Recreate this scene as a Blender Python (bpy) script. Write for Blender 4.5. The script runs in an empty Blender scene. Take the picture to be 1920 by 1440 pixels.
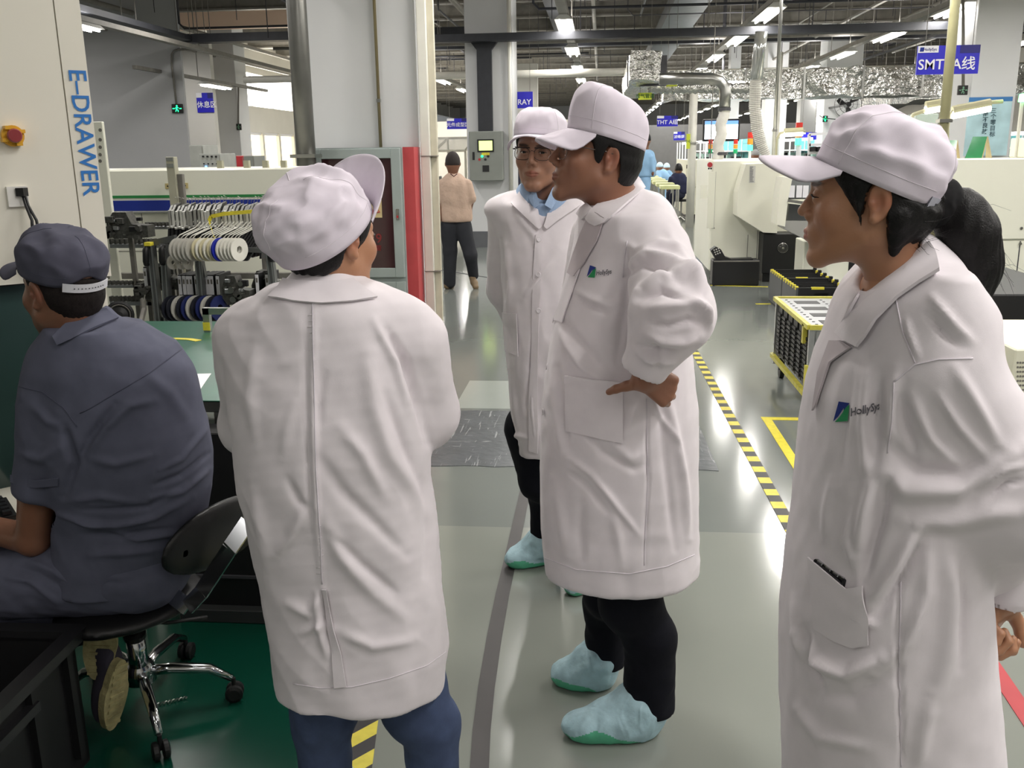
import bpy, math, random
import numpy as np
from math import sin, cos, pi, radians, atan, atan2, sqrt
from mathutils import Vector, Matrix
from mathutils.bvhtree import BVHTree
random.seed(7); np.random.seed(7)
SC = bpy.context.scene
COL = SC.collection
# ------------------------------------------------------------------ camera
F = 1750.0; PITCH = atan(435 / F); YAW = radians(5.5); ROLL = radians(0.8); EYE = 1.63
fw = np.array([-sin(YAW)*cos(PITCH), cos(YAW)*cos(PITCH), -sin(PITCH)])
_r = np.array([cos(YAW), sin(YAW), 0.0]); _u = np.cross(_r, fw)
CR = _r*cos(ROLL) - _u*sin(ROLL); CU = np.cross(CR, fw)
CAM = np.array([0, 0, EYE])
cd = bpy.data.cameras.new('camera'); cam = bpy.data.objects.new('camera', cd); COL.objects.link(cam)
cd.sensor_width = 36; cd.lens = F/1920*36; cd.clip_end = 200; cd.clip_start = 0.05
cam.matrix_world = Matrix(((CR[0], CU[0], -fw[0], CAM[0]), (CR[1], CU[1], -fw[1], CAM[1]), (CR[2], CU[2], -fw[2], CAM[2]), (0, 0, 0, 1)))
SC.camera = cam
SC.view_settings.view_transform = 'Standard'; SC.view_settings.look = 'None'
SC.view_settings.gamma = 1.0; SC.view_settings.use_curve_mapping = False
SC.view_settings.exposure = 0.9
SC.cycles.diffuse_bounces = 3; SC.cycles.glossy_bounces = 3; SC.cycles.transmission_bounces = 5; SC.cycles.max_bounces = 6
SC.cycles.use_denoising = True; SC.cycles.adaptive_threshold = 0.03
SC.cycles.sample_clamp_indirect = 6.0
W = bpy.data.worlds.new('world'); SC.world = W; W.use_nodes = True
W.node_tree.nodes['Background'].inputs[0].default_value = (0.95, 0.98, 1.0, 1)
W.node_tree.nodes['Background'].inputs[1].default_value = 1.0
LAMP_W = 25.0        # power of one ceiling luminaire
LAMP_COL = (1.0, 0.965, 0.93)
def area_light(name, loc, sx, sy, power, col=LAMP_COL, rot=(0, 0, 0), spread=pi):
    l = bpy.data.lights.new(name, 'AREA'); l.shape = 'RECTANGLE'; l.size = sx; l.size_y = sy
    l.energy = power; l.color = col; l.spread = spread
    o = bpy.data.objects.new(name, l); COL.objects.link(o); o.location = loc; o.rotation_euler = rot
    return o
# rows of twin-tube luminaires run down the hall; (x of the row, first y, spacing, count)
LIGHT_Z = 3.62
LIGHT_ROWS = [(-0.60, 3.9, 4.05, 14), (2.50, 5.2, 3.4, 19), (5.25, 5.2, 3.4, 19), (8.3, 6.0, 3.6, 16), (-4.5, 20.0, 3.8, 9), (-8.0, 14.3, 14.0, 2)]
for rx, y0, sp, n in LIGHT_ROWS:
    for k in range(n):
        if y0+k*sp > 46: continue            # beyond that only the glowing tubes themselves
        area_light('tube_or_added_light', (rx, y0+k*sp, LIGHT_Z-0.075), 0.26, 1.5, LAMP_W); area_light('added_uplight', (rx, y0+k*sp, LIGHT_Z+0.14), 0.26, 1.5, LAMP_W*0.45, rot=(pi, 0, 0))  # upward lamp added above each housing to brighten the ceiling
# the hall goes on behind the photographer with the same luminaires
for rx in (-5.0, -1.9, 1.2, 4.3):
    for y0 in (-4.2, -1.0):
        area_light('tube_or_added_light', (rx, y0, LIGHT_Z), 0.22, 1.45, LAMP_W*0.42)
# lamps without fixtures, added overhead and at the left to brighten figures and walls
for rx, ys in ((-3.9, (6.4, 10.2, 14.0)), (-8.0, (6.8, 10.6)), (-12.0, (5.0, 9.0, 13.0, 17.0)), (-7.2, (16.5,)), (2.5, (2.2,)), (5.25, (2.2,)), (1.9, (0.7,)), (3.6, (-.6,)), (-10.5, (21.5,))):
    for y0 in ys:
        area_light('tube_or_added_light', (rx, y0, LIGHT_Z+0.6), 0.26, 1.5, LAMP_W*1.25)
# daylight entering through the clerestory windows of the far left wall
area_light('window_daylight', (-10.8, 34.0, 3.65), 1.0, 14.0, 420, col=(1.0, 0.93, 0.84), rot=(0, -pi/2*0.98, 0))

# ------------------------------------------------------------------ projection helpers (pixel of the photo -> point of the hall)
def ray(x, y): return fw + CR*(x-960)/F + CU*(720-y)/F
def onz(x, y, z=0.0):
    v = ray(x, y); return CAM + v*((z-EYE)/v[2])
def ony(x, y, Y):
    v = ray(x, y); return CAM + v*(Y/v[1])
def onx(x, y, X):
    v = ray(x, y); return CAM + v*(X/v[0])
HV = np.array([-sin(YAW), cos(YAW), 0.0]); HU = np.array([cos(YAW), sin(YAW), 0.0])
def J(x, y, D):                       # D = horizontal distance straight ahead
    v = ray(x, y); return CAM + v*(D/(v@HV))
def proj(P):
    q = np.asarray(P, float)-CAM; d = q@fw
    return 960+F*(q@CR)/d, 720-F*(q@CU)/d, d
def HP(u, v, z): return HU*u + HV*v + np.array([0, 0, z])
def toH(P):
    P = np.asarray(P, float); return np.stack([P@HU, P@HV, P[..., 2]], -1)

# ------------------------------------------------------------------ materials
MATS = {}
def srgb(r, g, b):
    f = lambda c: (c/12.92 if c <= 0.04045 else ((c+0.055)/1.055)**2.4)
    return (f(r/255), f(g/255), f(b/255), 1)
def mat(name, rgb, rough=0.5, metal=0.0, noise=0.06, nscale=6.0, bump=0.0, bscale=40.0, emit=0.0, alpha=1.0, trans=0.0, coat=0.0, spec=0.5, sheen=0.0, sss=0.0, bdist=0.01, stretch=None):
    if name in MATS: return MATS[name]
    m = bpy.data.materials.new(name); m.use_nodes = True; nt = m.node_tree; N = nt.nodes; L = nt.links
    b = N['Principled BSDF']; c = srgb(*rgb)
    b.inputs['Base Color'].default_value = c; b.inputs['Roughness'].default_value = rough; b.inputs['Metallic'].default_value = metal
    b.inputs['Specular IOR Level'].default_value = spec
    if coat: b.inputs['Coat Weight'].default_value = coat; b.inputs['Coat Roughness'].default_value = 0.12
    if sheen: b.inputs['Sheen Weight'].default_value = sheen
    if trans: b.inputs['Transmission Weight'].default_value = trans; b.inputs['IOR'].default_value = 1.3
    if alpha < 1: b.inputs['Alpha'].default_value = alpha
    if sss: b.inputs['Subsurface Weight'].default_value = sss; b.inputs['Subsurface Radius'].default_value = (0.012, 0.005, 0.003); b.inputs['Subsurface Scale'].default_value = 1.0
    tc = N.new('ShaderNodeTexCoord'); src = tc.outputs['Object']
    if stretch:
        mp = N.new('ShaderNodeMapping'); mp.inputs['Scale'].default_value = stretch; L.new(src, mp.inputs['Vector']); src = mp.outputs['Vector']
    if noise:
        n = N.new('ShaderNodeTexNoise'); n.inputs['Scale'].default_value = nscale; n.inputs['Detail'].default_value = 4
        L.new(src, n.inputs['Vector'])
        r = N.new('ShaderNodeValToRGB'); r.color_ramp.elements[0].position = 0.3; r.color_ramp.elements[1].position = 0.7
        r.color_ramp.elements[0].color = (c[0]*(1-noise*2), c[1]*(1-noise*2), c[2]*(1-noise*2), 1)
        r.color_ramp.elements[1].color = (min(1, c[0]*(1+noise)), min(1, c[1]*(1+noise)), min(1, c[2]*(1+noise)), 1)
        L.new(n.outputs['Fac'], r.inputs['Fac']); L.new(r.outputs['Color'], b.inputs['Base Color'])
    if bump:
        n2 = N.new('ShaderNodeTexNoise'); n2.inputs['Scale'].default_value = bscale; n2.inputs['Detail'].default_value = 3
        L.new(src, n2.inputs['Vector'])
        bp = N.new('ShaderNodeBump'); bp.inputs['Strength'].default_value = bump; bp.inputs['Distance'].default_value = bdist
        L.new(n2.outputs['Fac'], bp.inputs['Height']); L.new(bp.outputs['Normal'], b.inputs['Normal'])
    if emit:
        b.inputs['Emission Color'].default_value = c; b.inputs['Emission Strength'].default_value = emit
    MATS[name] = m; return m

# ------------------------------------------------------------------ objects
OFF = {}
def _link(o, parent):
    COL.objects.link(o)
    if parent is not None: o.parent = parent
def thing(name, label, cat, loc=(0, 0, 0), group=None):
    o = bpy.data.objects.new(name, None); COL.objects.link(o); o.empty_display_size = 0.1
    o.location = tuple(float(v) for v in loc); o['label'] = label; o['category'] = cat
    if group: o['group'] = group
    OFF[o.name] = np.array(o.location); return o
def tag(o, label, cat, group=None):
    o['label'] = label; o['category'] = cat
    if group: o['group'] = group
    return o
def offset_of(parent):
    while parent is not None:
        if parent.name in OFF: return OFF[parent.name]
        parent = parent.parent
    return np.zeros(3)
def mesh_obj(name, V, Fc, m, parent=None, smooth=False, loc=None, label=None, mats=None, midx=None):
    V = np.asarray(V, float)
    if loc is not None and parent is None: off = np.asarray(loc, float)
    else: off = offset_of(parent)
    me = bpy.data.meshes.new(name); me.from_pydata((V-off).tolist(), [], [list(map(int, f)) for f in Fc] if not isinstance(Fc, np.ndarray) else Fc.tolist())
    for mm in (mats or [m]): me.materials.append(mm)
    if midx is not None: me.polygons.foreach_set('material_index', np.asarray(midx, np.int32))
    if smooth: me.polygons.foreach_set('use_smooth', np.ones(len(me.polygons), bool))
    me.update()
    o = bpy.data.objects.new(name, me); _link(o, parent)
    if parent is None and loc is not None: o.location = tuple(float(v) for v in loc); OFF[o.name] = np.asarray(loc, float)
    if label: o['label'] = label
    return o
def dup(o, loc, label=None, name=None):
    """copy a thing with its parts and sub-parts"""
    def rec(s, par):
        c = s.copy(); COL.objects.link(c); c.parent = par
        for k in list(s.children): rec(k, c)
        return c
    r = rec(o, None); r.location = tuple(float(v) for v in loc)
    if label: r['label'] = label
    return r
STUFF = {'hanger_rods', 'holes', 'perforations', 'keys', 'hole', 'label_print', 'loose_hairs', 'pucker', 'hanging_wire'}
class MB:
    def __init__(s): s.v = []; s.f = []; s.mi = []; s.n = 0; s.cur = 0
    def add(s, V, Fc):
        V = np.asarray(V, float).reshape(-1, 3); s.v.append(V)
        for f in Fc: s.f.append([int(i)+s.n for i in f]); s.mi.append(s.cur)
        s.n += len(V); return s
    def box(s, x0, x1, y0, y1, z0, z1, bev=0.0):
        if bev <= 0:
            V = [(x0, y0, z0), (x1, y0, z0), (x1, y1, z0), (x0, y1, z0), (x0, y0, z1), (x1, y0, z1), (x1, y1, z1), (x0, y1, z1)]
            return s.add(V, [(0, 3, 2, 1), (4, 5, 6, 7), (0, 1, 5, 4), (1, 2, 6, 5), (2, 3, 7, 6), (3, 0, 4, 7)])
        b = bev; X = (x0, x1); Y = (y0, y1); Z = (z0, z1); V = []; idx = {}
        for i in (0, 1):
            for j in (0, 1):
                for k in (0, 1):
                    sx = b if i == 0 else -b; sy = b if j == 0 else -b; sz = b if k == 0 else -b
                    idx[i, j, k, 0] = len(V); V.append((X[i], Y[j]+sy, Z[k]+sz))
                    idx[i, j, k, 1] = len(V); V.append((X[i]+sx, Y[j], Z[k]+sz))
                    idx[i, j, k, 2] = len(V); V.append((X[i]+sx, Y[j]+sy, Z[k]))
        I = idx; Fc = []
        for i in (0, 1):
            q = [I[i, 0, 0, 0], I[i, 1, 0, 0], I[i, 1, 1, 0], I[i, 0, 1, 0]]; Fc.append(q if i else q[::-1])
            q = [I[0, i, 0, 1], I[0, i, 1, 1], I[1, i, 1, 1], I[1, i, 0, 1]]; Fc.append(q if i else q[::-1])
            q = [I[0, 0, i, 2], I[1, 0, i, 2], I[1, 1, i, 2], I[0, 1, i, 2]]; Fc.append(q if i else q[::-1])
        for a in (0, 1):
            for c in (0, 1):
                Fc.append([I[a, c, 0, 0], I[a, c, 1, 0], I[a, c, 1, 1], I[a, c, 0, 1]])
                Fc.append([I[a, 0, c, 0], I[a, 1, c, 0], I[a, 1, c, 2], I[a, 0, c, 2]])
                Fc.append([I[0, a, c, 1], I[1, a, c, 1], I[1, a, c, 2], I[0, a, c, 2]])
        for i in (0, 1):
            for j in (0, 1):
                for k in (0, 1): Fc.append([I[i, j, k, 0], I[i, j, k, 1], I[i, j, k, 2]])
        return s.add(V, Fc)
    def hexa(s, P):                     # 8 corners: bottom 4 ccw, top 4 ccw
        return s.add(P, [(0, 3, 2, 1), (4, 5, 6, 7), (0, 1, 5, 4), (1, 2, 6, 5), (2, 3, 7, 6), (3, 0, 4, 7)])
    def bar(s, a, b, w, h=None, up=(0, 0, 1)):   # square bar from a to b
        h = h or w; a = np.array(a, float); b = np.array(b, float); d = b-a; d /= np.linalg.norm(d)
        up = np.array(up, float)
        if abs(d@up) > 0.95: up = np.array([0, 1.0, 0])
        r = np.cross(d, up); r /= np.linalg.norm(r); u = np.cross(r, d)
        P = [p+r*sx*w/2+u*sy*h/2 for p in (a, b) for sx, sy in ((-1, -1), (1, -1), (1, 1), (-1, 1))]
        return s.hexa(P)
    def cyl(s, a, b, r1, r2=None, n=12, cap=True):
        return s.tube([a, b], [r1, r1 if r2 is None else r2], n, cap)
    def tube(s, pts, r, n=10, cap=True):
        P = np.array(pts, float); m = len(P); R = np.ones(m)*r if np.isscalar(r) else np.array(r, float)
        T = np.zeros_like(P); T[1:-1] = P[2:]-P[:-2]; T[0] = P[1]-P[0]; T[-1] = P[-1]-P[-2]
        T /= np.maximum(np.linalg.norm(T, axis=1, keepdims=True), 1e-9)
        up = np.array([0, 0, 1.0]) if abs(T[0][2]) < 0.9 else np.array([1.0, 0, 0])
        a0 = np.cross(T[0], up); a0 /= np.linalg.norm(a0); V = []
        for i in range(m):
            a0 = a0-T[i]*(a0@T[i]); a0 /= np.linalg.norm(a0); b0 = np.cross(T[i], a0)
            for k in range(n):
                t = 2*pi*k/n; V.append(P[i]+R[i]*(cos(t)*a0+sin(t)*b0))
        Fc = [(i*n+k, i*n+(k+1) % n, (i+1)*n+(k+1) % n, (i+1)*n+k) for i in range(m-1) for k in range(n)]
        if cap: Fc += [tuple(range(n))[::-1], tuple((m-1)*n+k for k in range(n))]
        return s.add(V, Fc)
    def lathe(s, prof, c=(0, 0, 0), axis=(0, 0, 1), n=20):   # prof: (radius, height)
        c = np.array(c, float); ax = np.array(axis, float); ax /= np.linalg.norm(ax)
        up = np.array([0, 0, 1.0]) if abs(ax[2]) < 0.9 else np.array([1.0, 0, 0])
        a = np.cross(ax, up); a /= np.linalg.norm(a); b = np.cross(ax, a); V = []
        for r, h in prof:
            for k in range(n): t = 2*pi*k/n; V.append(c+ax*h+max(r, 1e-4)*(cos(t)*a+sin(t)*b))
        m = len(prof)
        return s.add(V, [(i*n+k, i*n+(k+1) % n, (i+1)*n+(k+1) % n, (i+1)*n+k) for i in range(m-1) for k in range(n)])
    def prism(s, poly, d):              # planar polygon (3D pts) extruded by the vector d
        P = np.array(poly, float); n = len(P); d = np.array(d, float)
        return s.add(np.vstack([P, P+d]), [tuple(range(n))[::-1], tuple(range(n, 2*n))]+[(i, (i+1) % n, (i+1) % n+n, i+n) for i in range(n)])
    def quad(s, a, b, c, d): return s.add([a, b, c, d], [(0, 1, 2, 3)])
    def build(s, name, m, parent=None, smooth=False, loc=None, label=None):
        V = np.vstack(s.v); ms = m if isinstance(m, (list, tuple)) else [m]
        o = mesh_obj(name, V, s.f, ms[0], parent, smooth, loc, label, mats=ms, midx=s.mi if len(ms) > 1 else None)
        if name in STUFF: o['kind'] = 'stuff'
        return o
def struct(o):
    o['kind'] = 'structure'; return o
FONTCACHE = {}
def text_mesh(name, txt, origin, right, up, height, m, parent, align='CENTER', xs=1.0, extr=0.0015, bold=0.0, shear=0.0):
    """flat lettering; origin = centre of the line"""
    cu = bpy.data.curves.new('lettering', 'FONT'); cu.body = txt; cu.size = 1.0; cu.align_x = align; cu.align_y = 'CENTER'
    cu.offset = bold+0.012; cu.shear = shear; cu.resolution_u = 3
    to = bpy.data.objects.new('lettering', cu); COL.objects.link(to)
    dg = bpy.context.evaluated_depsgraph_get(); me = bpy.data.meshes.new_from_object(to.evaluated_get(dg))
    V = np.zeros(len(me.vertices)*3); me.vertices.foreach_get('co', V); V = V.reshape(-1, 3)
    Fc = [list(p.vertices) for p in me.polygons]
    bpy.data.objects.remove(to); bpy.data.curves.remove(cu); bpy.data.meshes.remove(me)
    if len(V) == 0: return None
    right = np.array(right, float); up = np.array(up, float); right /= np.linalg.norm(right); up /= np.linalg.norm(up)
    n = np.cross(right, up); sc = height/0.72
    P = np.array(origin, float)+V[:, :1]*sc*xs*right+V[:, 1:2]*sc*up+n*extr
    return mesh_obj(name, P, Fc, m, parent)
# ------------------------------------------------------------------ implicit-surface modelling (bodies, coats, hats)
def smin(a, b, k):
    h = np.maximum(k-np.abs(a-b), 0)/k
    return np.minimum(a, b)-h*h*k*0.25
def smax(a, b, k): return -smin(-a, -b, k)
def cap(P, a, b, ra, rb):
    """tapered capsule"""
    a = np.asarray(a, float); b = np.asarray(b, float); d = b-a; t = np.clip(((P-a)@d)/max(d@d, 1e-9), 0, 1)
    return np.linalg.norm(P-a-t[:, None]*d, axis=1)-(ra+(rb-ra)*t)
def chain(P, pts, rs, k=0.02):
    d = None
    for i in range(len(pts)-1):
        c = cap(P, pts[i], pts[i+1], rs[i], rs[i+1]); d = c if d is None else smin(d, c, k)
    return d
def ell(P, c, r, M=None):
    q = P-np.asarray(c, float)
    if M is not None: q = q@M            # columns of M = axes
    r = np.asarray(r, float); k0 = np.linalg.norm(q/r, axis=1); k1 = np.linalg.norm(q/(r*r), axis=1)
    return k0*(k0-1)/np.maximum(k1, 1e-6)
def sph(P, c, r): return np.linalg.norm(P-np.asarray(c, float), axis=1)-r
def column_sdf(P, rows, ex=2.3):
    """stack of super-ellipses: rows (z, cu, cv, ru, rv) in the heading frame"""
    R = np.array(sorted(rows), float); q = toH(P); z = np.clip(q[:, 2], R[0, 0], R[-1, 0])
    cu, cv, ru, rv = (np.interp(z, R[:, 0], R[:, i]) for i in (1, 2, 3, 4))
    g = (np.abs((q[:, 0]-cu)/ru)**ex+np.abs((q[:, 1]-cv)/rv)**ex)**(1/ex)
    d = (g-1)*np.minimum(ru, rv)
    dz = np.maximum(R[0, 0]-q[:, 2], q[:, 2]-R[-1, 0])
    return np.where(dz > 0, np.sqrt(np.maximum(d, 0)**2+dz*dz), np.maximum(d, dz))
def rot(rx=0, ry=0, rz=0):
    return np.array(Matrix.Rotation(rz, 3, 'Z') @ Matrix.Rotation(ry, 3, 'Y') @ Matrix.Rotation(rx, 3, 'X'))
def surface(f, lo, hi, h, smooth=1):
    """sparse surface nets of the implicit f over the box lo..hi with cell h -> verts, quads"""
    lo = np.asarray(lo, float); hi = np.asarray(hi, float); lv = 0; s = h
    while s*2 <= 0.05: s *= 2; lv += 1
    n = np.ceil((hi-lo)/s).astype(int); g = np.stack(np.meshgrid(*[np.arange(k) for k in n], indexing='ij'), -1).reshape(-1, 3)
    off = np.array([(i, j, k) for i in (0, 1) for j in (0, 1) for k in (0, 1)])
    while True:
        keep = np.abs(f(lo+(g+0.5)*s)) < s*1.35
        g = g[keep]
        if lv == 0: break
        g = (g[:, None, :]*2+off[None]).reshape(-1, 3); s /= 2; lv -= 1
    S = 1 << 14
    key = lambda a: (a[..., 0]*S+a[..., 1])*S+a[..., 2]
    ck = key(g[:, None, :]+off[None]); uk, inv = np.unique(ck.ravel(), return_inverse=True); inv = inv.reshape(-1, 8)
    ci = np.stack([uk//(S*S), (uk//S) % S, uk % S], -1); val = f(lo+ci*h)
    cv = val[inv]; act = (cv.min(1) < 0) & (cv.max(1) >= 0)
    g = g[act]; cv = cv[act]; E = [(0, 1), (0, 2), (0, 4), (1, 3), (1, 5), (2, 3), (2, 6), (3, 7), (4, 5), (4, 6), (5, 7), (6, 7)]
    acc = np.zeros((len(g), 3)); cnt = np.zeros(len(g))
    for a, b in E:
        va, vb = cv[:, a], cv[:, b]; m = (va < 0) != (vb < 0); t = np.where(m, va/np.where(m, va-vb, 1), 0)
        acc += np.where(m[:, None], off[a]+t[:, None]*(off[b]-off[a]), 0); cnt += m
    V = lo+(g+acc/cnt[:, None])*h
    gk = key(g); order = np.argsort(gk); gs = gk[order]
    def find(q):
        k = key(q); i = np.searchsorted(gs, k); i = np.clip(i, 0, len(gs)-1); ok = gs[i] == k
        return np.where(ok, order[i], -1)
    Q = []
    for ax in range(3):
        e = np.zeros(3, int); e[ax] = 1; b1 = np.zeros(3, int); b1[(ax+1) % 3] = 1; b2 = np.zeros(3, int); b2[(ax+2) % 3] = 1
        a = 0; bidx = {0: 4, 1: 2, 2: 1}[ax]
        s0 = cv[:, 0] < 0; s1 = cv[:, bidx] < 0; m = s0 != s1; idx = np.nonzero(m)[0]; gg = g[idx]
        c0 = idx; c1 = find(gg-b1); c2 = find(gg-b1-b2); c3 = find(gg-b2)
        ok = (c1 >= 0) & (c2 >= 0) & (c3 >= 0)
        q = np.stack([c0, c1, c2, c3], 1)[ok]; fl = s0[idx][ok]
        q[~fl] = q[~fl][:, ::-1]; Q.append(q)
    Q = np.vstack(Q)
    for _ in range(smooth):
        nb = np.zeros_like(V); c = np.zeros(len(V))
        for i in range(4):
            np.add.at(nb, Q[:, i], V[Q[:, (i+1) % 4]]); np.add.at(c, Q[:, i], 1)
            np.add.at(nb, Q[:, i], V[Q[:, (i-1) % 4]]); np.add.at(c, Q[:, i], 1)
        V = np.where(c[:, None] > 0, V*0.4+0.6*nb/np.maximum(c, 1)[:, None], V)
    return V, Q
def np_mesh(name, V, Q, m, parent=None, smooth=True, label=None, mats=None, midx=None, col=None):
    off = offset_of(parent); me = bpy.data.meshes.new(name); n = len(Q); k = Q.shape[1]
    me.vertices.add(len(V)); me.vertices.foreach_set('co', (V-off).ravel().astype(np.float32))
    me.loops.add(n*k); me.loops.foreach_set('vertex_index', Q.ravel().astype(np.int32))
    me.polygons.add(n); me.polygons.foreach_set('loop_start', np.arange(0, n*k, k, dtype=np.int32))
    for mm in (mats or [m]): me.materials.append(mm)
    me.update(calc_edges=True); me.validate()
    if smooth: me.polygons.foreach_set('use_smooth', np.ones(len(me.polygons), bool))
    if midx is not None: me.polygons.foreach_set('material_index', midx.astype(np.int32))
    if col is not None:
        at = me.color_attributes.new('tint', 'FLOAT_COLOR', 'POINT'); at.data.foreach_set('color', np.c_[col, np.ones(len(col))].ravel())
    o = bpy.data.objects.new(name, me); _link(o, parent)
    if label: o['label'] = label
    return o
def noise3(P, sc, seed=0):
    """cheap smooth pseudo-noise from summed sines, about -1..1"""
    rs = np.random.RandomState(seed); P = P*sc; o = np.zeros(len(P))
    for i in range(7):
        w = rs.normal(size=3)*(1+0.35*i); o += np.sin(P@w+rs.uniform(0, 6.28)+1.3*np.sin(P@rs.normal(size=3)+i))/(1+0.25*i)
    return o/3.2
def stroke(pp, pts, width):
    """0..1 profile around a polyline in the picture plane, pp = (n,2); tapered towards the ends"""
    A = np.array(pts, float); best = np.zeros(len(pp)); L = np.r_[0, np.cumsum(np.linalg.norm(np.diff(A, axis=0), axis=1))]; T = L[-1]
    for i in range(len(A)-1):
        a, b = A[i], A[i+1]; d = b-a; t = np.clip(((pp-a)@d)/(d@d), 0, 1); r = np.linalg.norm(pp-a-t[:, None]*d, axis=1)
        u = (L[i]+t*(L[i+1]-L[i]))/T; e = np.sin(pi*np.clip(u, 0.03, 0.97))**0.5
        best = np.maximum(best, np.exp(-(r/width)**2)*e)
    return best
class Drape:
    """raycasts picture points onto a finished mesh, so pockets, seams, collars and print lie on the cloth"""
    def __init__(s, V, Q): s.t = BVHTree.FromPolygons(V.tolist(), Q.tolist())
    def hit(s, x, y, lift=0.0):
        v = ray(x, y); v = v/np.linalg.norm(v)
        l, n, i, d = s.t.ray_cast(Vector(CAM), Vector(v))
        if l is None: return None, None
        return np.array(l)+np.array(n)*lift, np.array(n)
    def patch(s, grid, lift=0.004, thick=0.003):
        """grid: rows of picture points -> a thin cloth panel with edges"""
        G = np.array(grid, float)
        if G.shape[0] < 8 or G.shape[1] < 6:      # refine hand-drawn grids
            def up(A, k):
                x = np.arange(len(A)); X = np.linspace(0, len(A)-1, (len(A)-1)*k+1); return np.stack([np.stack([np.interp(X, x, A[:, j, c]) for c in (0, 1)], -1) for j in range(A.shape[1])], 1)
            if G.shape[0] < 8: G = up(G, 4)
            if G.shape[1] < 6: G = up(G.transpose(1, 0, 2), 3).transpose(1, 0, 2)
        m, n = G.shape[:2]; T = np.zeros((m, n, 3)); NN = np.zeros((m, n, 3)); last = None
        D = np.full((m, n), np.nan)
        for i in range(m):
            for j in range(n):
                p, q = s.hit(*G[i, j])
                if p is not None: D[i, j] = (p-CAM)@fw; NN[i, j] = q
        for i in range(m):
            for j in range(n):
                if np.isnan(D[i, j]):
                    k = np.nanargmin(np.where(np.isnan(D), 1e9, (np.arange(m)[:, None]-i)**2+(np.arange(n)[None]-j)**2)); a, b = divmod(k, n)
                    D[i, j] = D[a, b]; NN[i, j] = NN[a, b]
        for _ in range(3 if min(m, n) > 1 else 0):
            for A in (D, NN):
                B = A.copy()
                if m > 2: B[1:-1] = (A[:-2]+A[2:]+2*A[1:-1])/4
                if n > 2: B2 = B.copy(); B2[:, 1:-1] = (B[:, :-2]+B[:, 2:]+2*B[:, 1:-1])/4; B = B2
                A[...] = B
        for i in range(m):
            for j in range(n): v = ray(*G[i, j]); T[i, j] = CAM+v*(D[i, j]/(v@fw))
        l = lift if np.ndim(lift) else np.full((m, n), lift)
        T2 = T+NN*(np.asarray(l)[..., None]); B = T2-NN*thick
        V = np.vstack([T2.reshape(-1, 3), B.reshape(-1, 3)]); k = m*n; Fc = []
        for i in range(m-1):
            for j in range(n-1):
                a = i*n+j; Fc.append((a, a+n, a+n+1, a+1)); Fc.append((a+k, a+1+k, a+n+1+k, a+n+k))
        bd = [(0, j) for j in range(n)]+[(i, n-1) for i in range(1, m)]+[(m-1, j) for j in range(n-2, -1, -1)]+[(i, 0) for i in range(m-2, 0, -1)]
        for q in range(len(bd)):
            a = bd[q][0]*n+bd[q][1]; c = bd[(q+1) % len(bd)]; c = c[0]*n+c[1]; Fc.append((a, c, c+k, a+k))
        return V, Fc
    def quadgrid(s, c4, m, n):          # bilinear grid between four picture corners (tl, tr, br, bl)
        tl, tr, br, bl = [np.array(c, float) for c in c4]
        return [[(tl*(1-u)+tr*u)*(1-v)+(bl*(1-u)+br*u)*v for u in np.linspace(0, 1, n)] for v in np.linspace(0, 1, m)]
    def line(s, pts, r=0.0016, step=6, lift=0.0006):
        A = np.array(pts, float); out = []
        for i in range(len(A)-1):
            k = max(2, int(np.linalg.norm(A[i+1]-A[i])/step))
            for t in np.linspace(0, 1, k, endpoint=(i == len(A)-2)):
                p, n = s.hit(*(A[i]*(1-t)+A[i+1]*t), lift)
                if p is not None: out.append(p)
        o2 = [out[0]]
        for p in out[1:]:
            if np.linalg.norm(p-o2[-1]) < 0.08: o2.append(p)
        return o2 if len(o2) > 1 else out[:2]
def lerp_edge(pts, y):
    A = np.array(sorted(pts)); return np.interp(y, A[:, 0], A[:, 1])
def silhouette_rows(left, right, D, depth, ys):
    """rows for column_sdf from picture outlines; D, depth functions of t (0 top..1 bottom)"""
    out = []
    for y in ys:
        t = (y-ys[0])/(ys[-1]-ys[0]); d = D(t); a = toH(J(lerp_edge(left, y), y, d)); b = toH(J(lerp_edge(right, y), y, d))
        out.append(((a[2]+b[2])/2, (a[0]+b[0])/2, d, (b[0]-a[0])/2, depth(t)))
    return out
# ------------------------------------------------------------------ people
def unit(v): v = np.asarray(v, float); return v/np.linalg.norm(v)
def hdir(u, v, z=0.0): return unit(HU*u+HV*v+np.array([0, 0, z]))
def frame(fwd, up=(0, 0, 1), roll=0.0):
    y = unit(fwd); z = np.array(up, float); x = unit(np.cross(y, z)); z = np.cross(x, y)
    if roll: x, z = x*cos(roll)+z*sin(roll), z*cos(roll)-x*sin(roll)
    return np.stack([x, y, z], 1)          # columns: right, forward, up
def skin_mat(name, rgb):
    m = mat(name, rgb, rough=0.42, noise=0, bump=0.12, bscale=260, sss=0.06, spec=0.5, bdist=0.002); nt = m.node_tree
    b = nt.nodes['Principled BSDF']; a = nt.nodes.new('ShaderNodeAttribute'); a.attribute_name = 'tint'
    mx = nt.nodes.new('ShaderNodeMix'); mx.data_type = 'RGBA'; mx.blend_type = 'MULTIPLY'; mx.inputs[0].default_value = 1
    mx.inputs[6].default_value = srgb(*rgb); nt.links.new(a.outputs['Color'], mx.inputs[7]); nt.links.new(mx.outputs[2], b.inputs['Base Color'])
    return m
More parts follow.
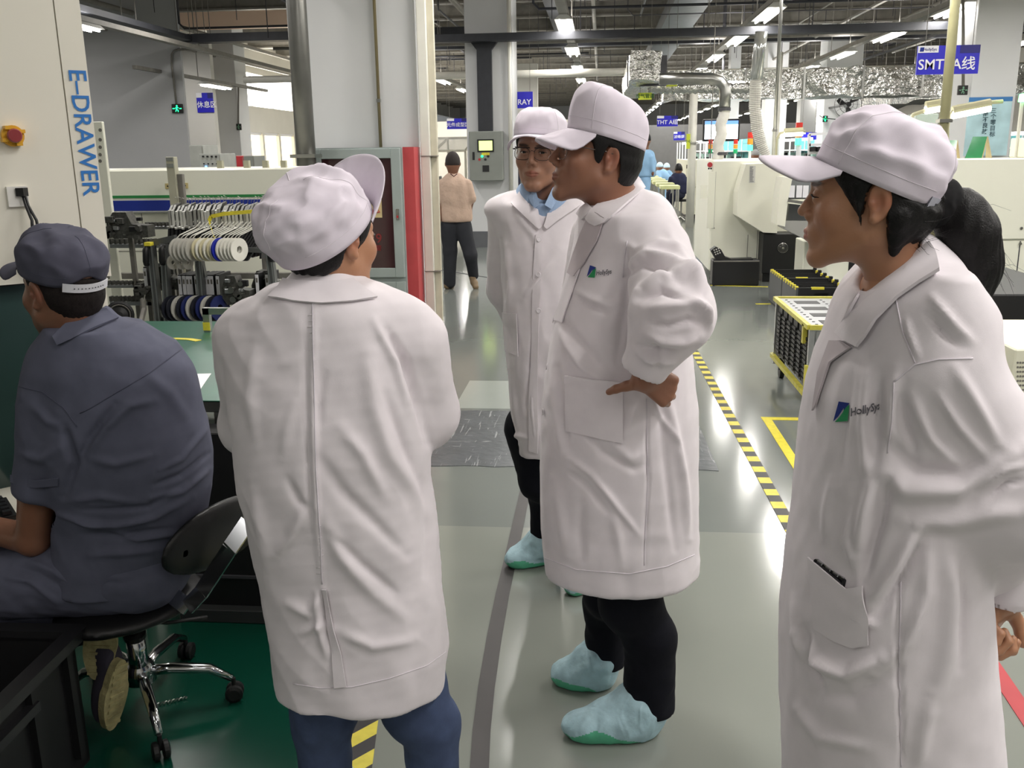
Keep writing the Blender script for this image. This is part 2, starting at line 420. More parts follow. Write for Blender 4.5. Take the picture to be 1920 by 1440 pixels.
def head_sdf(q, fem=False, jaw=1.0, nose=1.0, cheek=1.0):
    ax = np.abs(q[:, 0]); s = q.copy(); s[:, 0] = ax      # mirrored copy
    d = ell(q, (0, -0.012, 0.042), (0.076, 0.096, 0.085))
    d = smin(d, ell(q, (0, 0.030, -0.025), (0.060*cheek, 0.064, 0.078)), 0.035)
    d = smin(d, ell(q, (0, -0.045, -0.015), (0.062, 0.055, 0.06)), 0.03)
    d = smin(d, cap(s, (0.052*jaw, 0.004, -0.058), (0.014, 0.078, -0.099), 0.016, 0.016), 0.035)
    d = smin(d, sph(s, (0.0, 0.082, -0.100), 0.015), 0.022)
    d = smin(d, ell(s, (0.040*cheek, 0.060, -0.022), (0.022, 0.022, 0.022)), 0.025)
    d = smin(d, cap(s, (0.008, 0.088, 0.031), (0.044, 0.070, 0.029), 0.010, 0.008), 0.016)
    d = smax(d, -ell(s, (0.034, 0.104, 0.010), (0.019, 0.017, 0.012)), 0.014)
    d = smin(d, sph(s, (0.031, 0.078, 0.008), 0.0142), 0.006)
    nl = 0.118*nose+0.118*(1-nose)*0.5
    d = smin(d, cap(q, (0, 0.087, 0.022), (0, nl-0.003, -0.018), 0.0065, 0.0095), 0.012)
    d = smin(d, sph(s, (0.0105, nl-0.015, -0.026), 0.0082), 0.008)
    d = smax(d, -sph(s, (0.006, nl-0.008, -0.034), 0.0035), 0.004)
    d = smin(d, ell(q, (0, 0.082, -0.057), (0.030, 0.022, 0.022)), 0.016)
    d = smin(d, cap(s, (0.0, 0.1035, -0.0535), (0.021, 0.092, -0.0565), 0.0050, 0.0028), 0.006)
    d = smin(d, cap(s, (0.0, 0.1015, -0.0640), (0.018, 0.091, -0.0605), 0.0062, 0.0028), 0.006)
    d = smax(d, -cap(s, (0.0, 0.1085, -0.0585), (0.022, 0.0955, -0.0585), 0.0012, 0.0010), 0.003)
    # ears
    E = rot(0, radians(10), 0)
    e = ell(s, (0.078, -0.020, 0.002), (0.0085, 0.019, 0.032), E)
    e = smax(e, -ell(s, (0.088, -0.016, 0.004), (0.0085, 0.011, 0.018), E), 0.005)
    e = smin(e, sph(s, (0.079, -0.008, -0.001), 0.0062), 0.004)
    e = smin(e, sph(s, (0.076, -0.012, -0.027), 0.0085), 0.008)
    d = smin(d, e, 0.008)
    return d
def neck_sdf(q, r=0.056, lean=-0.02, L=0.2):
    d = cap(q, (0, -0.022, -0.05), (0, lean-0.03, -0.05-L), r, r*1.12)
    return d
def head_tint(q, rosy=0.15, stubble=0.0):
    ax = np.abs(q[:, 0]); t = np.ones((len(q), 3)); g = lambda r, w: np.exp(-(r/w)**2)[:, None]
    lip = np.sqrt((ax/0.021)**2+((q[:, 2]+0.0585)/0.0105)**2); m = np.clip((1.12-lip)*5, 0, 1)[:, None]*(q[:, 1:2] > 0.082)
    t = t*(1-m)+m*np.array([0.80, 0.52, 0.50])
    r = np.sqrt((ax-0.042)**2+(q[:, 2]+0.03)**2+(q[:, 1]-0.07)**2); t *= 1-g(r, 0.025)*rosy*np.array([0.0, 0.45, 0.4])
    r = np.sqrt((ax-0.079)**2+(q[:, 2])**2); t *= 1-g(r, 0.02)*0.25*np.array([0.0, 0.7, 0.6])*(np.abs(q[:, 1:2]+0.02) < 0.03)
    br = np.sqrt(((ax-0.032)/0.020)**2+((q[:, 2]-0.031-0.10*np.minimum(ax-0.03, 0.0))/0.0048)**2); m = (np.clip((1.15-br)*3, 0, 1)*(q[:, 1] > 0.05))[:, None]
    t = t*(1-m)+m*np.array([0.17, 0.15, 0.15])
    if stubble:
        m = np.clip((-(q[:, 2]+0.045))*40, 0, 1)[:, None]*stubble*(q[:, 1:2] > 0.0); t *= 1-m*np.array([0.3, 0.25, 0.2])
    return t
def hand_sdf(P, wrist, a, s, n, curl=(0.5, 0.6, 0.4), spread=0.02, thumb=(0.55, 0.75, -0.15), sc=1.0, tcurl=0.4):
    """a to the knuckles, s to the thumb side, n out of the palm"""
    a = unit(a); s = unit(s-a*(np.dot(s, a))); n0 = np.cross(a, s); n = n0 if np.dot(n0, n) > 0 else -n0; w = np.asarray(wrist, float); d = None
    L = [(0.088, 0.040, 0.024, 0.019), (0.092, 0.044, 0.027, 0.020), (0.086, 0.040, 0.025, 0.019), (0.078, 0.031, 0.019, 0.017)]
    for i in range(4):
        off = (0.030-0.020*i)*sc; k = w+a*L[i][0]*sc+s*off; b = w+a*0.008*sc+s*off*0.55
        c = cap(P, b, k, 0.0145*sc, 0.0118*sc); d = c if d is None else smin(d, c, 0.014*sc)
    for i in range(4):
        off = (0.030-0.020*i)*sc; p = w+a*L[i][0]*sc+s*off; ang = 0; r = 0.0095*sc*(0.88 if i == 3 else 1)
        f = None
        for j in range(3):
            ang += curl[j]*(1+0.12*i); dr = a*cos(ang)+n*sin(ang)+s*spread*(1.5-i)
            e = p+unit(dr)*L[i][j+1]*sc; c = cap(P, p, e, r, r*0.92); f = c if f is None else smin(f, c, 0.003); p = e; r *= 0.92
        d = smin(d, f, 0.005*sc)
    p = w+a*0.018*sc+s*0.020*sc+n*0.006*sc; td = unit(a*thumb[0]+s*thumb[1]+n*(thumb[2]+0.3)); r = 0.0145*sc
    f = None
    for j, ln in enumerate((0.036, 0.027, 0.022)):
        e = p+td*ln*sc; c = cap(P, p, e, r, r*0.82); f = c if f is None else smin(f, c, 0.006); p = e; r *= 0.84
        td = unit(td+a*tcurl*0.5+n*tcurl*0.35)
    return smin(d, f, 0.012*sc)
def part_mesh(f, pts, pad, h, smooth=1):
    A = np.array(pts, float); return surface(f, A.min(0)-pad, A.max(0)+pad, h, smooth)
def join(parts):
    Vs, Qs, Cs, n = [], [], [], 0
    for V, Q, C in parts:
        Vs.append(V); Qs.append(Q+n); Cs.append(np.ones((len(V), 3)) if C is None else C); n += len(V)
    return np.vstack(Vs), np.vstack(Qs), np.vstack(Cs)
def normals(V, Q):
    n = np.cross(V[Q[:, 2]]-V[Q[:, 0]], V[Q[:, 3]]-V[Q[:, 1]]); N = np.zeros_like(V)
    for i in range(4): np.add.at(N, Q[:, i], n)
    return N/np.maximum(np.linalg.norm(N, axis=1, keepdims=True), 1e-12)
def fold(V, Q, strokes, crumple=0.0, seed=1, vert=0.0, vz=(0, 1), sc=11.0):
    """cloth relief: strokes = (picture polyline, width px, height m) seen from the front; crumple + hanging folds all round"""
    N = normals(V, Q); x, y, d = proj(V.T if False else V) if False else (None, None, None)
    q = V-CAM; dd = q@fw; px = 960+F*(q@CR)/dd; py = 720-F*(q@CU)/dd; pp = np.stack([px, py], 1)
    strokes = [(a, b*0.85, c*1.7) for a, b, c in strokes]
    face = np.clip(-(N*(q/np.linalg.norm(q, axis=1, keepdims=True))).sum(1)*2.5, 0, 1); D = np.zeros(len(V))
    for pts, w, hgt in strokes:
        A = np.array(pts, float); m = (px > A[:, 0].min()-3*w) & (px < A[:, 0].max()+3*w) & (py > A[:, 1].min()-3*w) & (py < A[:, 1].max()+3*w)
        if m.any(): D[m] += hgt*stroke(pp[m], pts, w)*face[m]
    if crumple:
        n1 = noise3(V*np.array([1, 1, 0.75]), sc, seed); n2 = noise3(V, sc*2.3, seed+5)
        D += 1.5*crumple*((1-np.abs(n1)*1.6)*0.8+0.4*n2)
    if vert:
        t = np.clip((vz[1]-V[:, 2])/(vz[1]-vz[0]), 0, 1)**1.2
        n1 = noise3(V*np.array([1, 1, 0.12]), 17, seed+9); D += vert*t*n1
    return V+N*D[:, None]
def make_hat(parent, c, M, name='cap', m=None, yf=0.095, zf=0.06, yb=-0.095, zb=-0.01, rx=0.088, H=0.10, shift=0.0, brimL=0.075, brim_drop=0.016, brim_pitch=-0.15, seed=3, crumple=0.004,
             puff=0.05, pa=0.62, pb=0.85, arc=62, sc=1.0, seam_m=None, strap=None, front=0.0, opening=False, band=True, brim_m=None):
    """cap with crown, stitched band, brim and (at the back) an adjuster strap; local frame like the head's"""
    cy, cz = (yf+yb)/2, (zf+zb)/2; ry = sqrt((yf-yb)**2+(zf-zb)**2)/2; tilt = atan2(zf-zb, yf-yb)
    yd = np.array([0, cos(tilt), sin(tilt)]); zd = np.array([0, -sin(tilt), cos(tilt)]); xd = np.array([1.0, 0, 0]); c0 = np.array([0, cy, cz])
    def crown(th, t, lift=0.0):
        th = np.asarray(th, float); t = np.asarray(t, float); r = np.cos(t*pi/2)**pa; h = np.sin(t*pi/2)**pb*H*(1+front*np.cos(th))
        r = r*(1+puff*np.sin(pi*np.clip(t, 0, 1)))
        p = (xd*(np.sin(th)*r*(rx+lift))[..., None]+yd*(np.cos(th)*r*(ry+lift)+shift*h/H)[..., None]+zd*(h+lift*np.sin(t*pi/2))[..., None])+c0
        if opening:
            b = np.exp(-((np.abs(th)-pi)/0.42)**2)*np.clip(1-t*3.2, 0, 1); p = p+zd*(b*0.030)[..., None]
        fl = p.reshape(-1, 3); n = crumple*(noise3(fl, 30, seed)*0.55+(1-np.abs(noise3(fl, 20, seed+2))*1.7)*0.9)
        w = np.clip(t*4, 0, 1)*np.clip((1.02-t)*5, 0.25, 1); out = (p-c0); ln = np.linalg.norm(out, axis=-1, keepdims=True)
        return p+out/np.maximum(ln, 1e-6)*(n.reshape(t.shape)*w)[..., None]
    def world(p): return c+(np.asarray(p)*sc)@M.T
    n, k = 96, 34; TH, T = np.meshgrid(np.linspace(0, 2*pi, n, endpoint=False), np.linspace(0, 0.985, k))
    TH = np.where(TH > pi, TH-2*pi, TH)
    O = world(crown(TH, T)); I = world(crown(TH, T, -0.0035)); V = np.vstack([O.reshape(-1, 3), I.reshape(-1, 3)]); o = n*k; Q = []
    for i in range(k-1):
        for j in range(n):
            a, b = i*n+j, i*n+(j+1) % n; Q.append((a, b, b+n, a+n)); Q.append((a+o, a+n+o, b+n+o, b+o))
    for j in range(n): a, b = j, (j+1) % n; Q.append((b, a, a+o, b+o))
    V = np.vstack([V, world(crown(np.array(0.0), np.array(0.999)))[None], world(crown(np.array(0.0), np.array(0.999), -0.0035))[None]]); tp = len(V)-2
    for j in range(n): a, b = (k-1)*n+j, (k-1)*n+(j+1) % n; Q.append((a, b, tp, tp)); Q.append((b+o, a+o, tp+1, tp+1))
    Qf = [q if q[2] != q[3] else q[:3] for q in Q]
    # winding: theta runs right-handed about +z with x=sin, y=cos (clockwise), so flip
    Qf = [tuple(reversed(q)) for q in Qf]
    parent = mesh_obj(name, V, Qf, m, parent, smooth=True)
    # brim
    nu, nv = 41, 12; U, Vv = np.meshgrid(np.linspace(-1, 1, nu), np.linspace(0, 1, nv)); th = U*radians(arc)
    base = crown(th, np.full_like(th, 0.0), 0.0015); ext = brimL*np.maximum(1-np.abs(U)**2.4, 0)**0.62*Vv
    dirn = yd*cos(brim_pitch)+zd*sin(brim_pitch)
    B = base+dirn*ext[..., None]+xd*(np.sin(th)*ext*0.30)[..., None]-zd*((brim_drop*(np.abs(U)**2)*np.minimum(1, ext/brimL*2.2)-brim_drop*0.25*(1-U**2)*Vv+0.004*Vv**2))[..., None]
    up = world(B); dn = world(B-zd*0.0045); V = np.vstack([up.reshape(-1, 3), dn.reshape(-1, 3)]); o = nu*nv; Q = []
    for i in range(nv-1):
        for j in range(nu-1):
            a = i*nu+j; Q.append((a, a+1, a+nu+1, a+nu)); Q.append((a+o, a+nu+o, a+nu+1+o, a+1+o))
    for j in range(nu-1): a = (nv-1)*nu+j; Q.append((a, a+1, a+1+o, a+o)); Q.append((j+1, j, j+o, j+1+o))
    Q = [tuple(reversed(q)) for q in Q]
    mesh_obj('brim', V, Q, brim_m or m, parent, smooth=True)
    sm = seam_m or m; s = MB()
    for a0 in (-0.95, 0.95):                                  # front panel seams
        s.tube([world(crown(np.array(a0*(1-0.1*t)), np.array(t), 0.0002)) for t in np.linspace(0.02, 0.93, 40)], 0.0008, 5)
    s.tube([world(crown(np.array(pi), np.array(t), 0.0002)) for t in np.linspace(0.12, 0.9, 40)], 0.0007, 5)
    if band: s.tube([world(crown(np.array(t), np.array(0.11), 0.0001)) for t in np.linspace(-pi*0.83, pi*0.83, 120)], 0.0006, 5)
    s.build('seam', sm, parent, smooth=True)
    if strap is not None:
        W0 = 0.62 if opening else 0.55; st = MB(); nn = 16; pts = []
        for j in range(nn):
            a = pi-W0+2*W0*j/(nn-1); p = crown(np.array(pi if False else (a if a < pi else a-2*pi)), np.array(0.0), 0.0025) if not opening else c0+xd*sin(a)*(rx+0.004)+yd*cos(a)*(ry+0.011)
            pts.append(p)
        G = [[world(p-zd*0.003) for p in pts], [world(p+zd*0.017) for p in pts]]; G2 = [[world(p*1.0-zd*0.003+unit(p-c0)*0.002) for p in pts], [world(p+zd*0.017+unit(p-c0)*0.002) for p in pts]]
        V = np.array(G[0]+G[1]+G2[0]+G2[1]); Q = []
        for j in range(nn-1):
            Q += [(j, j+1, j+1+nn, j+nn), (j+2*nn, j+3*nn, j+1+3*nn, j+1+2*nn), (j+nn, j+nn+1, j+1+3*nn, j+3*nn), (j, j+2*nn, j+1+2*nn, j+1)]
        so = mesh_obj('adjuster_strap', V, Q, strap, parent)
        hl = MB()
        for j in range(3, nn-3, 1):
            p = np.array(pts[j])+zd*0.007+unit(pts[j]-c0)*0.0022; nrm = unit(pts[j]-c0)
            hl.cyl(world(p), world(p+nrm*0.0008), 0.0016, n=6)
        hl.build('strap_hole', mat('strap_hole_shadow', (60, 60, 64)), parent)
    return world, crown
def glasses(parent, c, M, sc=1.0, half_rim=True, m=None):
    w = lambda x, y, z: c+(np.array([x, y, z])*sc)@M.T; f = MB(); L = MB()
    for s in (-1, 1):
        ring = [w(s*(0.034+0.0265*np.sign(cos(t))*abs(cos(t))**0.7), 0.101-0.012*abs(0.034+0.0265*cos(t)*s*s)/0.05*0.6, 0.004+0.0195*np.sign(sin(t))*abs(sin(t))**0.7) for t in np.linspace(0, 2*pi, 29)]
        f.tube(ring, 0.0011 if half_rim else 0.0008, 6, cap=False)
        if half_rim: f.tube([w(s*x, 0.101-0.0144*x/0.05, 0.0235) for x in (0.008, 0.02, 0.034, 0.05, 0.062)], 0.0022, 6)
        L.add(ring[:-1]+[w(s*0.034, 0.0935, 0.004)], [(i, (i+1) % 28, 28) for i in range(28)])
        f.tube([w(s*0.062, 0.087, 0.018), w(s*0.072, 0.075, 0.018), w(s*0.079, 0.0, 0.016), w(s*0.082, -0.02, 0.012)], [0.0022, 0.0016, 0.0013, 0.0011], 6)
    f.tube([w(-0.008, 0.0985, 0.012), w(0, 0.101, 0.015), w(0.008, 0.0985, 0.012)], 0.0014, 6)
    g = f.build('glasses', m, parent, smooth=True)
    L.build('lens', mat('spectacle_lens', (235, 238, 240), rough=0.02, trans=1.0, alpha=0.35, noise=0), g, smooth=True)
def thing_part(name, parent):
    o = bpy.data.objects.new(name, None); COL.objects.link(o); o.parent = parent; o.empty_display_size = 0.05; return o
def eyes(parent, c, M, sc=1.0, look=(0, 1, 0)):
    lashes(parent, c, M, sc)
    for s in (-1, 1):
        e = MB(); e.cur = 0; cc = c+(np.array([s*0.031, 0.0800, 0.0085])*sc)@M.T; r = 0.0133*sc; ax = unit((np.array(look, float))@M.T)
        prof = [(r*sin(t), r*cos(t)) for t in np.linspace(pi*0.62, 0.0, 16)]
        e.lathe(prof, cc, ax, 20); mi = []
        for i in range(15):
            t = pi*0.62*(1-(i+0.5)/15); mi += [0 if t > 0.46 else (1 if t > 0.2 else 2)]*20
        e.mi = mi
        e.build('eye', [mat('eye_white', (215, 208, 200), rough=0.2, noise=0), mat('iris_brown', (45, 28, 20), rough=0.2, noise=0), mat('pupil_black', (6, 5, 5), rough=0.1, noise=0)], parent, smooth=True)
def lashes(parent, c, M, sc=1.0, open_=0.6):
    b = MB()
    for s in (-1, 1):
        P = []
        for a in np.linspace(-1, 1.15, 12):
            x = 0.0138*a; z = 0.0055*open_*max(0, 1-a*a)+0.0006-0.001*abs(a); y = sqrt(max(0.0158**2-x*x-z*z, 1e-6)); P.append(c+(np.array([s*(0.031+x), 0.0795+y, 0.0085+z])*sc)@M.T)
        b.tube(P, [0.0005]+[0.0011]*10+[0.0004], 5)
    b.build('eyelashes', M_HAIR, parent, smooth=True)
def lids(q, open_=0.5):
    """upper and lower eyelids over the eyeballs"""
    s = q.copy(); s[:, 0] = np.abs(s[:, 0]); e = sph(s, (0.031, 0.0795, 0.0085), 0.0150); e = np.maximum(e, -(sph(s, (0.031, 0.0795, 0.0085), 0.0132)))
    z = s[:, 2]-0.0085; gap = (0.0055*open_)*np.maximum(1-((s[:, 0]-0.031)/0.0135)**2, 0)
    slit = np.maximum(np.abs(z+0.0005)-gap, 0.07-s[:, 1])
    return np.maximum(e, -slit)
def face_mesh(c, M, sc=1.0, fem=False, jaw=1.0, nose=1.0, cheek=1.0, rosy=0.15, stubble=0.0, h=0.0027, neck_to=None, neck_r=0.056, open_=0.5, neck_from=(0, -0.022, -0.05)):
    def f(P):
        q = ((P-c)@M)/sc; d = head_sdf(q, fem, jaw, nose, cheek); d = smin(d, lids(q, open_), 0.002)
        a = c+(np.array(neck_from)*sc)@M.T
        return smin(d*sc, cap(P, a, neck_to, neck_r*sc, neck_r*sc*1.1), 0.03)
    V, Q = part_mesh(f, [c-0.15*sc, c+0.15*sc, neck_to+0.02, neck_to-0.07], 0.0, h, 1)
    return V, Q, head_tint(((V-c)@M)/sc, rosy, stubble)
def hair_mesh(parent, c, M, sc, m, extra=None, zlow=None, front=0.050, grow=0.0085, h=0.0035, seed=2, label=None, flow=60.0, hat=None, backfree=9.0):
    zy = zlow or [(-0.13, -0.070), (-0.07, -0.072), (-0.045, -0.055), (-0.040, 0.0), (-0.005, 0.030), (0.0, 0.015), (0.008, -0.020), (0.022, -0.012), (0.032, 0.03), (0.06, 0.06)]
    def f(P):
        q = ((P-c)@M)/sc; d = ell(q, (0, -0.014, 0.043), (0.078+grow, 0.096+grow, 0.087+grow))
        d = smin(d, ell(q, (0, -0.050, -0.010), (0.064+grow, 0.054+grow, 0.066+grow)), 0.03)
        zl = np.interp(q[:, 1], [a for a, b in zy], [b for a, b in zy]); d = smax(d, (zl-q[:, 2])*0.6, 0.006); d = smax(d, q[:, 1]-front-0.35*np.maximum(0, 0.07-np.abs(q[:, 0])), 0.008)
        if extra is not None: d = extra(d, q)
        if hat is not None:
            yf, zf, yb, zb = hat; hp = (q[:, 2]-zb-(q[:, 1]-yb)*(zf-zb)/(yf-yb))*cos(atan2(zf-zb, yf-yb)); d = d+np.clip(hp, 0, 0.02)*0.9*np.clip((q[:, 1]+backfree)*40+1, 0, 1); d = smax(d, hp-0.035, 0.01)
        ang = np.arctan2(q[:, 0], q[:, 2]+0.05); d = d+0.0012*np.sin(q[:, 0]*flow*5+3*np.sin(q[:, 2]*40))*np.clip(-q[:, 1]*30+1, 0, 1)
        d = d+0.0010*noise3(q*np.array([1, 1.6, 0.5]), 240, seed)
        return d*sc
    lo = c-0.3*sc; hi = c+0.2*sc
    V, Q = surface(f, lo, hi, h, 1)
    return np_mesh('hair', V, Q, m, parent, label=label)
M_COAT = mat('white_lab_coat_cotton', (228, 221, 225), rough=0.85, noise=0.015, nscale=30, bump=0.25, bscale=900, spec=0.2, sheen=0.15, bdist=0.0006)
def wrinkle(m, sc=13.0, dist=0.010, strength=0.55, stretch=(1, 1, 0.55)):
    nt = m.node_tree; N, L = nt.nodes, nt.links; b = N['Principled BSDF']; tc = N.new('ShaderNodeTexCoord'); mp = N.new('ShaderNodeMapping'); mp.inputs['Scale'].default_value = stretch; L.new(tc.outputs['Object'], mp.inputs['Vector'])
    n = N.new('ShaderNodeTexNoise'); n.noise_type = 'RIDGED_MULTIFRACTAL'; n.inputs['Scale'].default_value = sc; n.inputs['Detail'].default_value = 3; n.inputs['Distortion'].default_value = 0.7; L.new(mp.outputs['Vector'], n.inputs['Vector'])
    n2 = N.new('ShaderNodeTexNoise'); n2.inputs['Scale'].default_value = sc*0.7; L.new(tc.outputs['Object'], n2.inputs['Vector']); mu = N.new('ShaderNodeMath'); mu.operation = 'MULTIPLY'; L.new(n.outputs['Fac'], mu.inputs[0]); L.new(n2.outputs['Fac'], mu.inputs[1])
    bp = N.new('ShaderNodeBump'); bp.inputs['Strength'].default_value = strength; bp.inputs['Distance'].default_value = dist; L.new(mu.outputs[0], bp.inputs['Height'])
    if b.inputs['Normal'].links: L.new(b.inputs['Normal'].links[0].from_socket, bp.inputs['Normal'])
    L.new(bp.outputs['Normal'], b.inputs['Normal'])
wrinkle(M_COAT, 8.0, 0.020, 0.75)
M_SEAM = mat('white_stitching', (222, 215, 222), rough=0.9, noise=0.02)
M_CAPW = mat('white_cap_cotton', (228, 219, 230), rough=0.85, noise=0.015, nscale=30, bump=0.2, bscale=900, spec=0.2, bdist=0.0006)
wrinkle(M_CAPW, 14.0, 0.012, 0.7, (1, 1, 1))
M_HAIR = mat('black_hair', (16, 14, 14), rough=0.5, noise=0.25, nscale=150, bump=0.5, bscale=420, bdist=0.002, spec=0.3)
M_BTN = mat('white_plastic_button', (222, 216, 220), rough=0.35, noise=0)
M_LOGO_B = mat('logo_navy_print', (32, 52, 132), rough=0.8, noise=0); M_LOGO_G = mat('logo_green_print', (32, 140, 84), rough=0.8, noise=0)
M_LOGO_T = mat('logo_grey_lettering', (98, 96, 104), rough=0.8, noise=0)
M_NAVY = mat('near_black_trousers', (17, 18, 26), rough=0.9, noise=0.1, bump=0.3, bscale=500, bdist=0.001, spec=0.2)
M_COVER = mat('pale_blue_shoe_cover', (176, 208, 218), rough=0.6, noise=0.05, nscale=40, bump=0.3, bscale=120, bdist=0.003); wrinkle(M_COVER, 26, 0.012, 0.9, (1, 1, .5))
M_COVERG = mat('green_shoe_cover_sole', (92, 184, 146), rough=0.6, noise=0.05, bump=0.25, bscale=90, bdist=0.003)
def draped(dr, name, grid, parent, m=None, lift=0.004, thick=0.0035, label=None):
    V, Fc = dr.patch(grid, lift, thick); o = mesh_obj(name, V, Fc, m or M_COAT, parent, smooth=True, label=label); o.data.set_sharp_from_angle(angle=radians(48)); return o
def seamline(dr, pts, parent, r=0.0013, name='seam', m=None):
    o = dr.line(pts); return MB().tube(o, r, 5).build(name, m or M_SEAM, parent, smooth=True) if len(o) > 1 else None
def button(dr, x, y, parent, r=0.0085):
    p, n = dr.hit(x, y, 0.0035)
    if p is None: return
    b = MB(); b.lathe([(0, 0), (r, 0), (r, 0.0015), (r*0.8, 0.0028), (r*0.72, 0.0018), (0, 0.0018)], p, n, 18)
    return b.build('button', M_BTN, parent)
def put_logo(dr, parent, org, ex, ey, txt):
    """emblem and company lettering printed on the chest: org = picture position, ex/ey = picture vectors of one emblem width / height"""
    org = np.array(org, float); ex = np.array(ex, float); ey = np.array(ey, float)
    def P(a, b, l=0.0022): p, n = dr.hit(*(org+ex*a+ey*b), l); return p
    def poly(name, pts, m):
        q = [P(*p) for p in pts]
        if any(p is None for p in q): return
        mesh_obj(name, q, [tuple(range(len(q)))[::-1]], m, parent)
    poly('emblem', [(0.28, 1.0), (1.0, 0.78), (0.62, 0.50), (0.60, 0.66), (0.30, 0.34), (0.0, 0.16)], M_LOGO_B)
    poly('emblem', [(0.66, 0.62), (1.0, 0.72), (0.93, 0.0), (0.10, 0.12), (0.36, 0.30), (0.56, 0.48)], M_LOGO_G)
    cu = bpy.data.curves.new('t', 'FONT'); cu.body = txt; cu.size = 1; cu.offset = 0.02; cu.resolution_u = 2; to = bpy.data.objects.new('t', cu); COL.objects.link(to)
    me = bpy.data.meshes.new_from_object(to.evaluated_get(bpy.context.evaluated_depsgraph_get()))
    V = []; 
    for v in me.vertices:
        q = org+ex*(1.08+v.co.x*0.52)+ey*(0.18+v.co.y*0.50)
        p, n = dr.hit(q[0], q[1], 0.0026); V.append(p if p is not None else (V[-1] if V else CAM))
    Fc = [list(p.vertices) for p in me.polygons]; bpy.data.objects.remove(to)
    mesh_obj('chest_lettering', V, Fc, M_LOGO_T, parent)
def shoe_cover(parent, heel, toe, ank, h=0.0045, sc=1.0, seed=1):
    """pale disposable cover over a shoe with a green skirt around the sole, gathered at the ankle"""
    heel = np.array(heel, float); toe = np.array(toe, float); ank = np.array(ank, float); fw_ = unit(toe-heel); z = np.array([0, 0, 1.0]); Ln = np.linalg.norm(toe-heel)
    side = np.cross(fw_, z); M = np.stack([side, fw_, z], 1)
    def f(P):
        d = ell(P, heel+fw_*Ln*0.66+z*0.034, (0.055*sc, Ln*0.36, 0.048*sc), M)
        d = smin(d, ell(P, heel+fw_*Ln*0.24+z*0.045, (0.047*sc, Ln*0.27, 0.058*sc), M), 0.06)
        d = smin(d, cap(P, heel+fw_*Ln*0.27+z*0.05, ank, 0.052*sc, 0.068*sc), 0.05)
        d = smin(d, cap(P, heel+fw_*Ln*0.27+z*0.07, heel+fw_*Ln*0.52+z*0.055, 0.045*sc, 0.040*sc), 0.05)
        q = (P-heel)@M; d = d+0.0036*np.sin(q[:, 1]*95+3*np.sin(q[:, 0]*22)+q[:, 2]*60)*np.clip((q[:, 2]-0.012)*25, 0, 1)*(0.55+0.45*noise3(P, 14, seed))
        d = d+0.003*noise3(P, 45, seed)
        return np.maximum(d, 0.003-P[:, 2])
    V, Q = part_mesh(f, [heel-0.07, toe-0.07, heel+.07, toe+0.07, ank+0.08, ank-.08], 0.01, h, 1)
    V[:, 2] = np.maximum(V[:, 2], 0.0025); zc = V[Q].mean(1); q = (zc-heel)@M
    grn = (zc[:, 2] < 0.006+0.17*np.clip(q[:, 1]/Ln-0.25, 0, 1)*np.clip(1.15-q[:, 1]/Ln, 0, 1)*(1+0.3*np.sin(q[:, 1]*40))).astype(int)
    o = np_mesh('shoe_cover', V, Q, None, parent, mats=[M_COVER, M_COVERG], midx=grn); return o
# ================================================================== THE HALL
def floor_mat(name, rgb, rough=0.13, bump=0.05, wear=0.03):
    m = mat(name, rgb, rough=rough, noise=wear, nscale=0.9, bump=bump, bscale=9, bdist=0.006, spec=0.6); return m
FL_A = floor_mat('grey_green_epoxy_floor', (134, 138, 131)); FL_B = floor_mat('grey_epoxy_floor', (118, 123, 119)); FL_C = floor_mat('pale_epoxy_floor', (160, 166, 160)); FL_G = floor_mat('green_epoxy_floor', (8, 62, 48), rough=0.22)
M_WALL = mat('off_white_wall_paint', (214, 212, 206), rough=0.8, noise=0.02, nscale=1.5, bump=0.05, bscale=60)
M_WALLG = mat('grey_partition_paint', (176, 177, 178), rough=0.8, noise=0.02, nscale=1.2)
M_PEACH = mat('peach_daylit_wall', (250, 220, 196), rough=0.8, noise=0.02, nscale=1.2)  # warm daylight on the upper wall is put into this colour
M_CEIL = mat('grey_corrugated_deck', (186, 180, 166), rough=0.8, noise=0.10, nscale=3)
M_BEAM = mat('dark_painted_steel', (66, 66, 70), rough=0.6, noise=0.08, nscale=8)
M_BEAM2 = mat('grey_painted_steel', (122, 119, 112), rough=0.6, noise=0.08, nscale=8)
M_TRAY = mat('charcoal_cable_tray', (40, 42, 48), rough=0.55, noise=0.1, nscale=10)
M_COLM = mat('white_grey_column_paint', (208, 209, 210), rough=0.7, noise=0.015, nscale=2)
M_FOIL = mat('aluminium_foil_lagging', (196, 196, 192), rough=0.24, metal=1, noise=0.12, nscale=8, bump=1.0, bscale=9, bdist=0.05)
M_STEEL = mat('brushed_steel', (170, 170, 166), rough=0.28, metal=1, noise=0.05, nscale=12)
M_ALU = mat('aluminium_profile', (176, 178, 180), rough=0.35, metal=0.9, noise=0.03)
M_GUN = mat('gunmetal_feeder_casting', (96, 96, 92), rough=0.42, metal=0.6, noise=0.2, nscale=60)
M_BLK = mat('black_plastic_body', (18, 18, 20), rough=0.5, noise=0.1)
M_PVC = mat('white_pvc_pipe', (220, 218, 208), rough=0.4, noise=0.03)
M_MACH = mat('cream_machine_enamel', (234, 232, 210), rough=0.35, noise=0.015, nscale=2, coat=0.2)
M_MACHW = mat('white_machine_enamel', (240, 240, 224), rough=0.35, noise=0.012, nscale=2, coat=0.2)
M_GREYB = mat('grey_enclosure_paint', (132, 136, 130), rough=0.45, noise=0.03)
M_BLUE = mat('royal_blue_sign_board', (38, 34, 186), rough=0.35, noise=0.02)
M_WHT = mat('white_print', (232, 232, 236), rough=0.6, noise=0)
